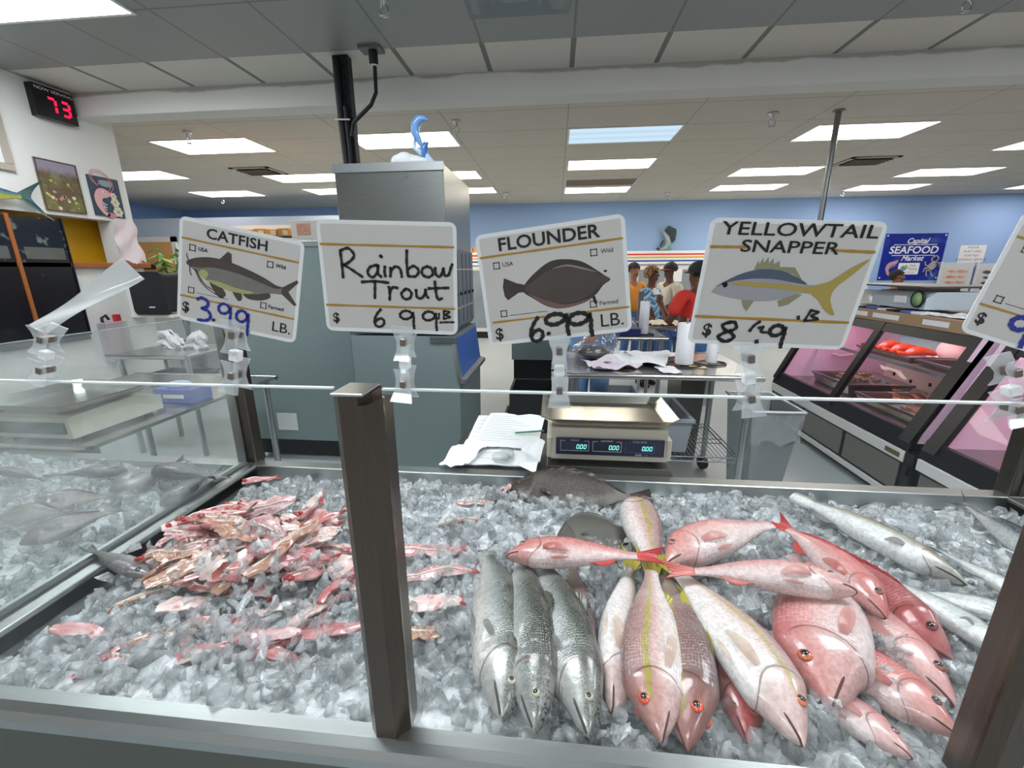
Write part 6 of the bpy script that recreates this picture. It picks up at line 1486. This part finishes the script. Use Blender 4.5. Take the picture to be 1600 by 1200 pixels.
# crumpled white bag on the small table
P = [[(-3.36+.42*i/16+.02*math.sin(j), 3.30+.03*math.sin(i*1.3+j), .862+.16*(j/10)*(.55+.45*math.sin(i*.55+.4))+.01*math.sin(i*2.3+j*1.9)) for j in range(11)] for i in range(17)]
mb = MB(); mb.grid(P); mb.grid([[(x, y+.05*math.sin(PI*i/16)+.004, z*1.0) for x, y, z in r][::-1] for i, r in enumerate(P)]); tag(mb.build('white_bag', M('white_pink_bag', 'e6e0e2', .5, var=(6, .06))), 'crumpled white bag standing on the small steel table', 'bag')
tub('bus_tub', 'dark tub hanging under the small steel table by the partition', -3.45, -3.0, 3.05, 3.45, .42, .66, M('dark_tub', '3c4047', .5))

# ------------------------------------------------------------------ back of the shop
fz = thing('freezer_case', 'long white freezer row with red, yellow and blue stripes along the back wall', 'freezer', (2.0, 9.9, 0))
x0, x1, y0, y1 = -2.2, 6.3, 9.5, 10.3
MB().box(x0, x1, y0+.06, y1, 0, 1.86, 0, .004).build('body', m_case, fz)
hd = MB().box(x0, x1, y0, y0+.06, 1.60, 1.865, 0, .003).build('header', M('header_white', 'f0f0f0', .4), fz)
for z, c, nm in ((1.795, 'd8363a', 'red_stripe'), (1.735, 'e0b23a', 'yellow_stripe'), (1.665, '2560b0', 'blue_stripe')):
    MB().box(x0, x1, y0-.002, y0, z-.016, z+.016).build(nm, M(nm, c, .4), hd)
m_fglass = M('freezer_glass', '8e979f', .12, spec=.6, var=(2.5, .35)); n = 11; w = (x1-x0)/n
for i in range(n):
    a = x0+i*w
    d_ = MB().box(a+.015, a+w-.015, y0+.02, y0+.06, .15, 1.57, 0, .004).build('door', M('door_frame_white', 'dfe0de', .4), fz)
    MB().box(a+.07, a+w-.07, y0+.012, y0+.02, .24, 1.49).build('door_glass', m_fglass, d_)
    MB().box(a+.03, a+.05, y0-.01, y0+.02, .8, 1.2, 0, .004).build('handle', m_black, d_)
MB().box(x0, x1, y0+.03, y0+.06, 0, .14).build('kick_plate', m_dkfoot, fz)
sgn = tag(MB().box(2.28, 2.62, 9.503, 9.511, 1.24, 1.50, 0, 0, None).build('paper_sign', m_sheet), 'white paper sign on a freezer door behind the customers', 'sign')
tag(MB().box(-1.47, -1.10, 9.62, 9.95, 1.866, 2.10, 0, .004).build('carton', m_cart), 'brown carton on top of the striped freezer row', 'box')
for i in range(3): tag(MB().box(-1.95+i*.15, -1.83+i*.15, 9.6, 9.75, 1.866, 1.96+.03*i, 0, .003).build('carton', m_cart), 'little carton on the freezer top beside the ice machine', 'box', 'little cartons on the freezer')
# mounted sailfish
sf = thing('mounted_sailfish', 'mounted sailfish leaping on the blue back wall above the stripes', 'mounted fish', (2.4, 10.3, 1.88))
pts = [(2.22, 10.28, 2.42), (2.34, 10.26, 2.30), (2.42, 10.24, 2.18), (2.46, 10.24, 2.06), (2.42, 10.24, 1.97), (2.34, 10.25, 1.92), (2.29, 10.26, 1.915)]
MB().tube(pts, [.006, .022, .055, .065, .05, .028, .012], 12).build('body', M('sailfish_silver', '9fb0ac', .25, coat=.5, var=(6, .4)), sf)
BKM = Matrix(((1, 0, 0, 0), (0, 0, -1, 10.27), (0, 1, 0, 0), (0, 0, 0, 1)))
MB().prism(smoothpoly([(2.38, 2.30), (2.44, 2.42), (2.53, 2.38), (2.61, 2.34), (2.62, 2.22), (2.60, 2.10), (2.52, 2.05), (2.48, 2.10), (2.45, 2.2)]), 0, .01, 0, BKM).build('sail', M('sail_dark', '2f3d46', .4, var=(12, .2)), sf)
MB().prism([(2.30, 1.93), (2.24, 1.97), (2.21, 1.93), (2.26, 1.90), (2.34, 1.88), (2.38, 1.90), (2.32, 1.91)], 0, .012, 0, BKM).prism([(2.30, 1.92), (2.33, 2.02), (2.37, 2.10), (2.345, 2.12), (2.29, 2.03)], 0, .012, 0, BKM).build('tail', M('sail_dark', ''), sf)
MB().prism([(2.40, 1.875), (2.56, 1.875), (2.54, 1.96), (2.47, 2.0), (2.43, 1.95)], -.05, -.0, 0, BKM).build('wave_base', M('teal_wave', '6aa8a4', .4), sf)
# banner, notice, posters
def BW(x, z, y=BY-.012): return Matrix(((1, 0, 0, x), (0, 0, -1, y), (0, 1, 0, z), (0, 0, 0, 1)))
b0, b1 = 6.98, 8.19; bz0, bz1 = 1.24, 2.20; bw, bh = b1-b0, bz1-bz0
bn = thing('banner', 'deep blue shop banner with white script and sea creatures', 'banner', (7.58, BY, 1.24))
X = Matrix.Identity(4)
t = NT('banner_blue'); a = t.noise(3.2, 5); m_ban = t.done(t.principled(t.mix(t.smooth(a, .52, .75), lin('1b2a94'), lin('4a68b0')), .4))
MB().box(b0, b1, BY-.01, BY-.004, bz0, bz1).build('cloth', m_ban, bn)
lt = MB(); q = lambda u, v: BW(b0+u*bw, bz0+v*bh)
lt.text('Capital', .15, q(.53, .84), 0, shear=.35, bold=.003); lt.text('SEAFOOD', .205, q(.5, .645), 0, sx=1.05, bold=.004, shear=.1); lt.text('Market', .15, q(.5, .47), 0, shear=.35, bold=.003)
for v in (.765, .535): lt.prism([(.16*bw, v*bh-.006), (.86*bw, v*bh-.006), (.86*bw, v*bh+.006), (.16*bw, v*bh+.006)], 0, .001, 0, BW(b0, bz0))
lt.build('lettering', M('banner_white', 'f2f4f8', .5), bn)
pn = MB().prism(rrect(.42, .24, .02, 4, .58, .12), 0, .002, 0, BW(b0, bz0)).build('white_panel', M('banner_white', ''), bn)
pl_ = MB(); pl_.text('Fish', .075, BW(b0+.66, bz0+.30, BY-.0145), 0); pl_.text('Fiesta', .075, BW(b0+.67, bz0+.235, BY-.0145), 0); pl_.text('of Seafood', .05, BW(b0+.60, bz0+.165, BY-.0145), 1)
pl_.prism(smoothpoly([(.42, .24), (.46, .30), (.53, .29), (.545, .24), (.50, .20)]), .0025, .003, 2, BW(b0, bz0)); pl_.prism(smoothpoly([(.47, .29), (.54, .31), (.57, .26), (.53, .25)]), .003, .0035, 3, BW(b0, bz0))
pl_.build('panel_print', [M('grey_green_ink', '4f7a70', .5), M('tan_ink', 'b99a70', .5), M('logo_blue', '6f9ab8', .5), M('logo_green', 'a8bf5a', .5)], pn)
cr = MB(); W8 = BW(b0, bz0)
cr.prism(smoothpoly([(.34, .42), (.28, .40), (.17, .36), (.12, .26), (.16, .14), (.23, .08), (.245, .10), (.20, .18), (.20, .26), (.25, .31), (.33, .35)]), 0, .002, 0, W8)
for k in range(6): cr.stroke([(.19+.02*k, .27+.012*k), (.21+.022*k, .25+.012*k), (.205+.024*k, .235+.012*k)], .008, W8, 0, .002)
cr.build('shrimp_picture', M('banner_pink', 'c9a2a8', .5), bn)
cr = MB(); cr.prism(smoothpoly([(.93, .22), (.98, .34), (1.06, .40), (1.13, .36), (1.10, .26), (1.02, .19)]), 0, .002, 0, W8)
for pts in ([(.98, .24), (.95, .17), (.97, .09)], [(1.02, .22), (1.05, .14), (1.09, .09)], [(.95, .27), (.90, .24), (.89, .17)], [(1.1, .34), (1.18, .36), (1.17, .28)], [(1.03, .38), (1.0, .45), (1.06, .50)], [(1.1, .38), (1.13, .46), (1.08, .51)], [(.96, .30), (.90, .32), (.89, .38)]): cr.stroke(pts, .022, W8, 0, .002)
cr.build('crab_picture', M('banner_grey', 'b4aaa8', .5), bn)
mb = MB()
for (x, z) in ((b0+.04, bz0+.05), (b1-.04, bz0+.05), (b0+.04, bz1-.04), (b1-.04, bz1-.04)): mb.prism([(x+.018*math.cos(k), z+.018*math.sin(k)) for k in [2*PI*j/10 for j in range(10)]], 0, .003, 0, BW(0, 0))
mb.build('grommets', m_sheet, bn)
nt = thing('notice', 'small white notice with lines of capitals right of the blue banner', 'notice', (8.73, BY, 1.6))
MB().box(8.49, 8.99, BY-.008, BY-.003, 1.60, 1.95).build('sheet', m_sheet, nt)
mb = MB()
for i, s in enumerate(('PLEASE', 'WAIT HERE', 'FOR FISH', 'CLEANING SERVICE')): mb.text(s, .068, BW(8.74, 1.905-.082*i, BY-.0085), 0)
mb.build('lettering', M('soft_grey_ink', '6d7079', .6), nt)
def chart(lb, x0, x1, z0, z1, dark, seed):
    r = thing('poster_stand', lb, 'poster', ((x0+x1)/2, BY-.06, 0))
    MB().box(x0, x1, BY-.06, BY-.04, z0, z1, 0, .004).build('board', M('poster_board', 'd5dcdc', .4), r)
    mb = MB()
    for a in ((x0-.02, x0+.01), (x1-.01, x1+.02)): mb.box(a[0], a[1], BY-.065, BY-.035, 0, z1+.02, 0, .003)
    mb.build('upright', m_case, r)
    w_, h_ = x1-x0, (z1-z0)*.5; zz = z1-.12-h_
    MB().box(x0+.06, x1-.06, BY-.0625, BY-.06, zz, zz+h_).build('chart', M('chart_ground', 'dcd6cc' if not dark else 'c9ccc6', .5), r)
    RR = random.Random(seed); mb = MB(); nr = 4
    for i in range(nr*2):
        cx, cz = x0+.1+(w_-.2)*(.27+.5*(i % 2)), zz+h_*(.14+.24*(i//2)); s = RR.uniform(.075, .11)
        mb.prism(smoothpoly([(cx-s, cz), (cx-s*.4, cz+s*.38), (cx+s*.4, cz+s*.25), (cx+s*.75, cz+.01), (cx+s*1.05, cz+s*.3), (cx+s*.98, cz-s*.25), (cx+s*.6, cz-.01), (cx, cz-s*.3)]), 0, .001, i % 2, BW(0, 0, BY-.0626))
    mb.build('fish_pictures', [M('chart_pink', 'd59a88', .5), M('chart_orange', 'd8a890', .5)] if not dark else [M('chart_slate', '4f5f70', .5), M('chart_dark', '59605c', .5)], r)
chart('fish chart poster with pink fish right of the blue banner', 8.18, 8.78, .65, 1.60, False, 3)
chart('fish chart poster with dark fish, partly behind the red fish card', 8.88, 9.5, .65, 1.58, True, 4)

# ------------------------------------------------------------------ people
def skinmesh(name, chains, mat, parent, levels=1, off=0.0, root_first=True):
    """connected chains of (point, radius) grown into one smooth surface"""
    vs, es, rs, key = [], [], [], {}
    def vid(p, r):
        k = tuple(round(c, 4) for c in p)
        if k not in key: key[k] = len(vs); vs.append(Vector(p)); rs.append(r)
        return key[k]
    for ch in chains:
        ids = [vid(p, r) for p, r in ch]
        for a, b in zip(ids[:-1], ids[1:]):
            if (a, b) not in es and (b, a) not in es: es.append((a, b))
    me = bpy.data.meshes.new(name); me.from_pydata([tuple(v) for v in vs], es, []); me.update()
    ob = bpy.data.objects.new(name, me); COL.objects.link(ob)
    ob.modifiers.new('skin', 'SKIN'); ss = ob.modifiers.new('smooth', 'SUBSURF'); ss.levels = ss.render_levels = levels
    if not me.skin_vertices: me.attributes  # layer is made with the modifier
    for i, sv in enumerate(me.skin_vertices[0].data):
        r = rs[i]; sv.radius = (r+off, r+off) if not hasattr(r, '__len__') else (r[0]+off, r[1]+off); sv.use_root = (i == 0)
    dg = bpy.context.evaluated_depsgraph_get(); dg.update()
    m2 = bpy.data.meshes.new_from_object(ob.evaluated_get(dg))
    bpy.data.objects.remove(ob); bpy.data.meshes.remove(me)
    m2.name = name; m2.materials.clear(); m2.materials.append(mat)
    for p in m2.polygons: p.use_smooth = True
    o = bpy.data.objects.new(name, m2); COL.objects.link(o); o.parent = parent; ABS[o.name] = Vector((0, 0, 0))
    return o
def person(label, x, y, rz, H, skin, top, bottom, hair=None, cap=None, pose=None, build=1.0, sleeve='short', shoes=None, topmat2=None, headturn=0.0):
    s = H/1.72; B = build
    r = thing('person', label, 'person', (x, y, 0), None, rz)
    def P(a, b, c): return Vector((a*s, b*s, c*s))
    pel, spn, chs, nkb, nck = P(0, .0, .95), P(0, -.01, 1.12), P(0, .0, 1.29), P(0, .015, 1.43), P(0, .0, 1.50)
    po = dict(le=(.24, .02, 1.14), lw=(.25, -.08, .90), re=(-.24, .02, 1.14), rw=(-.25, -.08, .90), lk=(.10, -.03, .50), rk=(-.10, -.03, .50), la=(.11, .03, .10), ra=(-.11, .03, .10)); po.update(pose or {})
    J = {k: P(*v) for k, v in po.items()}
    hd = Matrix.Rotation(headturn, 3, 'Z')
    def Hd(a, b, c): q = hd @ Vector((a, b, 0)); return P(q.x, q.y, c)
    R = lambda v: v*s
    rt = R(.118*B)
    body = [[(pel, rt*1.02), (spn, rt*.95), (chs, rt*1.08), (nkb, R(.062)), (nck, R(.050)), (Hd(0, -.018, 1.575), R(.066)), (Hd(0, -.008, 1.64), R(.078)), (Hd(0, .0, 1.695), R(.055))]]
    body.append([(Hd(0, -.018, 1.575), R(.066)), (Hd(0, -.062, 1.545), R(.026))])                 # chin
    body.append([(Hd(0, -.008, 1.64), R(.078)), (Hd(0, -.088, 1.615), R(.013)), (Hd(0, -.104, 1.598), R(.011))])   # nose
    for sg in (1, -1): body.append([(Hd(0, -.008, 1.64), R(.078)), (Hd(sg*.078, .01, 1.62), R(.012)), (Hd(sg*.088, .018, 1.625), R(.016))])
    for sg, e, w, k, a in ((1, 'le', 'lw', 'lk', 'la'), (-1, 're', 'rw', 'rk', 'ra')):
        sh = P(sg*.17*B, .01, 1.40); E_, W_ = J[e], J[w]; d_ = (W_-E_).normalized()
        body.append([(chs, rt*1.08), (P(sg*.09, .01, 1.385), R(.075)), (sh, R(.058*B)), (E_, R(.042*B)), (W_, R(.028))])
        side = Vector((sg, 0, 0)); side = (side-d_*side.dot(d_)).normalized(); nrm = d_.cross(side)
        palm = W_+d_*R(.055); body.append([(W_, R(.028)), (palm, (R(.036), R(.020)))])
        for i in range(4):
            o_ = side*R(.027-.018*i); L_ = (.070, .080, .074, .058)[i]; kn = palm+d_*R(.035)+o_
            body.append([(palm, (R(.036), R(.020))), (kn, R(.0095)), (kn+d_*R(L_*.5)+nrm*R(.012)*sg, R(.009)), (kn+d_*R(L_*.85)+nrm*R(.035)*sg, R(.0075))])
        th = W_+d_*R(.03)+side*R(.034); body.append([(W_, R(.028)), (th, R(.013)), (th+d_*R(.04)+side*R(.014), R(.010)), (th+d_*R(.065)+side*R(.008)+nrm*R(.01), R(.008))])
        hp = P(sg*.092*B, 0, .91)
        body.append([(pel, rt*1.02), (hp, R(.088*B)), (J[k], R(.058*B)), (J[a], R(.038)), (J[a]+P(sg*.01, -.05, -.05), R(.035)), (J[a]+P(sg*.015, -.15, -.065), R(.025))])
    skinmesh('body', body, skin, r, 2)
    ch = [[(P(0, 0, .90), rt*1.06), (spn, rt*1.02), (chs, rt*1.12), (nkb-P(0, 0, .01), R(.070))]]
    for sg, e, w in ((1, 'le', 'lw'), (-1, 're', 'rw')):
        sh = P(sg*.17*B, .01, 1.40); E_ = J[e]; end = sh.lerp(E_, .78) if sleeve == 'short' else E_
        c = [(chs, rt*1.12), (P(sg*.09, .01, 1.385), R(.082)), (sh, R(.070*B)), (end, R(.060*B))]
        if sleeve == 'none': c = [(chs, rt*1.12), (P(sg*.10, .01, 1.375), R(.075))]
        ch.append(c)
    skinmesh('shirt', ch, top, r, 2, R(.008))
    if topmat2: MB().lathe([(R(.062), R(1.44)), (R(.085), R(1.415)), (R(.135), R(1.36)), (R(.14), R(1.35)), (R(.075), R(1.40))], 20).build('collar', topmat2, r, local=True)
    ch = []
    for sg, k, a in ((1, 'lk', 'la'), (-1, 'rk', 'ra')):
        ch.append([(pel, rt*1.06), (P(sg*.092*B, 0, .89), R(.094*B)), (J[k], R(.070*B)), (J[a]+P(0, 0, .0), R(.058))])
    skinmesh('trousers', ch, bottom, r, 2, R(.008))
    for sg, a in ((1, 'la'), (-1, 'ra')):
        t_ = J[a]; c = [[(t_+P(0, .02, .20 if shoes == 'boots' else .03), R(.056)), (t_+P(0, .02, -.03), R(.056)), (t_+P(sg*.01, -.06, -.055), R(.046)), (t_+P(sg*.015, -.17, -.065), R(.036))]]
        skinmesh('boot' if shoes == 'boots' else 'shoe', c, M('black_rubber', '141416', .4), r, 2)
    # face
    mb = MB(); mb2 = MB()
    for sg in (1, -1):
        p = Hd(sg*.030, -.079, 1.628); mb.ball(tuple(p), (R(.014), R(.008), R(.009)), 6, 10); q = Hd(sg*.029, -.0875, 1.628); mb2.ball(tuple(q), (R(.006), R(.004), R(.0065)), 6, 8)
    ey = mb.build('eyes', M('eye_white', 'dcd6d0', .3), r, local=True); mb2.build('irises', M('dark_iris', '1a1210', .2), ey, local=True)
    MB().tube([Hd(-.026, -.076, 1.562), Hd(0, -.088, 1.560), Hd(.026, -.076, 1.562)], [R(.005), R(.008), R(.005)], 8).build('lips', M('lips', '7a4238', .45), r, local=True)
    mb = MB()
    for sg in (1, -1): mb.tube([Hd(sg*.014, -.086, 1.648), Hd(sg*.032, -.084, 1.654), Hd(sg*.048, -.070, 1.648)], R(.004), 6)
    mb.build('eyebrows', M('dark_hair', '1b1614', .7), r, local=True)
    if hair:
        hm, vol, low, fringe = hair; mb = MB(); nu, nv = 16, 26; Pg = []
        for i in range(nu+1):
            row = []
            for j in range(nv):
                az = 2*PI*j/nv; front = max(0, -math.sin(az)); zlow = low+(fringe-low)*min(1, front*1.6); el = PI*i/nu
                zc = math.cos(el); zc = max(zc, (zlow-1.645)/.105)
                rr_ = math.sqrt(max(0, 1-min(1, abs(zc))**2)); rr_ = max(rr_, .0)
                nz_ = 1+.06*noise.noise(Vector((math.cos(az)*4, math.sin(az)*4, zc*5)))
                k_ = .092*vol*nz_
                q = hd @ Vector((rr_*k_*math.cos(az), rr_*k_*1.12*math.sin(az)+.012, 0))
                row.append(P(q.x, q.y, 1.645+.105*vol*zc*nz_))
            Pg.append(row)
        mb.grid(Pg, False, True).build('hair', hm, r, local=True)
    if cap:
        cm, bm_ = cap; mb = MB(); Pg = []
        for i in range(9):
            el = PI/2*i/8; row = []
            for j in range(24):
                az = 2*PI*j/24; q = hd @ Vector((.098*math.sin(el)*math.cos(az), .110*math.sin(el)*math.sin(az)+.006, 0)); row.append(P(q.x, q.y, 1.645+.095*math.cos(el)))
            Pg.append(row)
        low_ = [P(*(lambda q: (q.x, q.y, 1.625))(hd @ Vector((.096*math.cos(2*PI*j/24), .108*math.sin(2*PI*j/24)+.006, 0)))) for j in range(24)]
        Pg.append(low_); mb.grid(Pg, False, True); o = mb.build('cap', cm, r, local=True)
        Pg = []
        for i in range(5):
            row = []
            for j in range(13):
                a_ = PI+PI*j/12; d0 = .100+.085*i/4*math.sin(PI*j/12)**.6; q = hd @ Vector((.096*math.cos(a_), d0*math.sin(a_)+.006, 0)); row.append(P(q.x, q.y, 1.645-.018*(i/4)-.008*abs(math.cos(a_))))
            Pg.append(row)
        mb = MB(); mb.grid(Pg); mb.grid([[v-P(0, 0, .006) for v in w_][::-1] for w_ in Pg]); mb.build('cap_brim', bm_, o, local=True)
    return r
m_sk1 = M('deep_brown_skin', '6b4331', .45); m_sk2 = M('brown_skin', '8d5f47', .45); m_sk3 = M('tan_skin', 'a9785c', .45)
m_jean = M('blue_denim', '4a6fa0', .8, var=(14, .2)); m_jean2 = M('light_denim', '6f93bf', .8, var=(14, .2)); m_redT = M('red_cotton', 'd8392e', .75, var=(6, .06)); m_crm = M('cream_cotton', 'ddd3c0', .8, var=(6, .05))
m_orT = M('orange_cotton', 'ec9a3e', .75); m_bluT = M('royal_blue_cotton', '2f6fc9', .7); m_capd = M('dark_cap', '23282b', .7, var=(18, .3)); m_capr = M('red_brim', '8c2f35', .6); m_hb = MATS['dark_hair'] if 'dark_hair' in MATS else M('dark_hair', '1b1614', .7)
t = NT('blue_zigzag_print'); sx = t.n('ShaderNodeSeparateXYZ', {0: t.obj()})
zz = t.math('ADD', sx.outputs[2], t.math('MULTIPLY', t.math('PINGPONG', sx.outputs[0], .09), .9)); f = t.math('FRACT', t.math('MULTIPLY', zz, 11.0))
nz = t.noise(60, 2); c = t.ramp(t.math('ADD', f, t.math('MULTIPLY_ADD', nz, .3, -.15)), [(0, lin('3f86b8')), (.3, lin('8fc4e0')), (.45, lin('eef4f6')), (.6, lin('5aa3cc')), (.8, lin('2f6f98')), (1, lin('b9dcea'))])
m_zig = t.done(t.principled(c, .75))
t = NT('streaked_hair'); c = t.mix(t.smooth(t.noise(45, 3), .42, .6), lin('5a3d24'), lin('b48d55')); m_streak = t.done(t.principled(c, .6))
person('worker in a red shirt and dark cap, back turned, fist raised', 1.345, 4.36, PI+.5, 1.555, m_sk1, m_redT, m_jean, hair=(m_hb, .93, 1.58, 1.66), cap=(m_capd, m_capd), pose=dict(le=(.30, -.04, 1.10), lw=(.24, -.22, 1.26), re=(-.28, .0, 1.12), rw=(-.20, -.24, 1.08)), build=1.12, shoes='boots')
person('customer in a blue zigzag blouse with streaked blonde hair, facing right', 1.19, 5.62, 1.0, 1.52, m_sk1, m_zig, m_jean, hair=(m_streak, 1.10, 1.58, 1.67), build=1.15, topmat2=m_sheet, pose=dict(le=(.22, -.06, 1.12), lw=(.12, -.26, 1.0), re=(-.25, .0, 1.12), rw=(-.20, -.18, .95)))
person('man in a cream t-shirt and dark cap with red brim, facing left', 1.56, 6.25, -1.2, 1.575, m_sk1, m_crm, m_jean, hair=(m_hb, .93, 1.60, 1.68), cap=(m_capd, m_capr), build=1.15)
person('woman in an orange top with dark hair, behind the zigzag blouse', 1.16, 6.75, .35, 1.57, m_sk3, m_orT, m_jean, hair=(m_hb, 1.06, 1.60, 1.675), build=1.0)
person('worker in a royal blue shirt and jeans behind the flounder card', .32, 3.68, -.6, 1.70, m_sk2, m_bluT, m_jean2, hair=(m_hb, 1.0, 1.58, 1.68), pose=dict(le=(.26, -.05, 1.15), lw=(.18, -.28, 1.02), re=(-.26, -.05, 1.15), rw=(-.16, -.28, 1.02)), build=1.1, shoes='boots')
person('person behind the far display case, only the dark-haired forehead showing', 4.64, 6.5, .6, 1.455, m_sk2, M('plum_cotton', '5a4656', .7), m_jean, hair=(m_hb, 1.0, 1.58, 1.68))
# shoulder bag strap and tall bag of the woman in front
tag(MB().box(-.03, .03, -.02, .02, .75, 1.24, 0, .006, rotm(0, 0, 0, (1.035, 5.42, 0))).build('shoulder_bag', M('mauve_bag', '77707e', .6)), 'mauve strap bag carried by the customer in the zigzag blouse', 'bag')
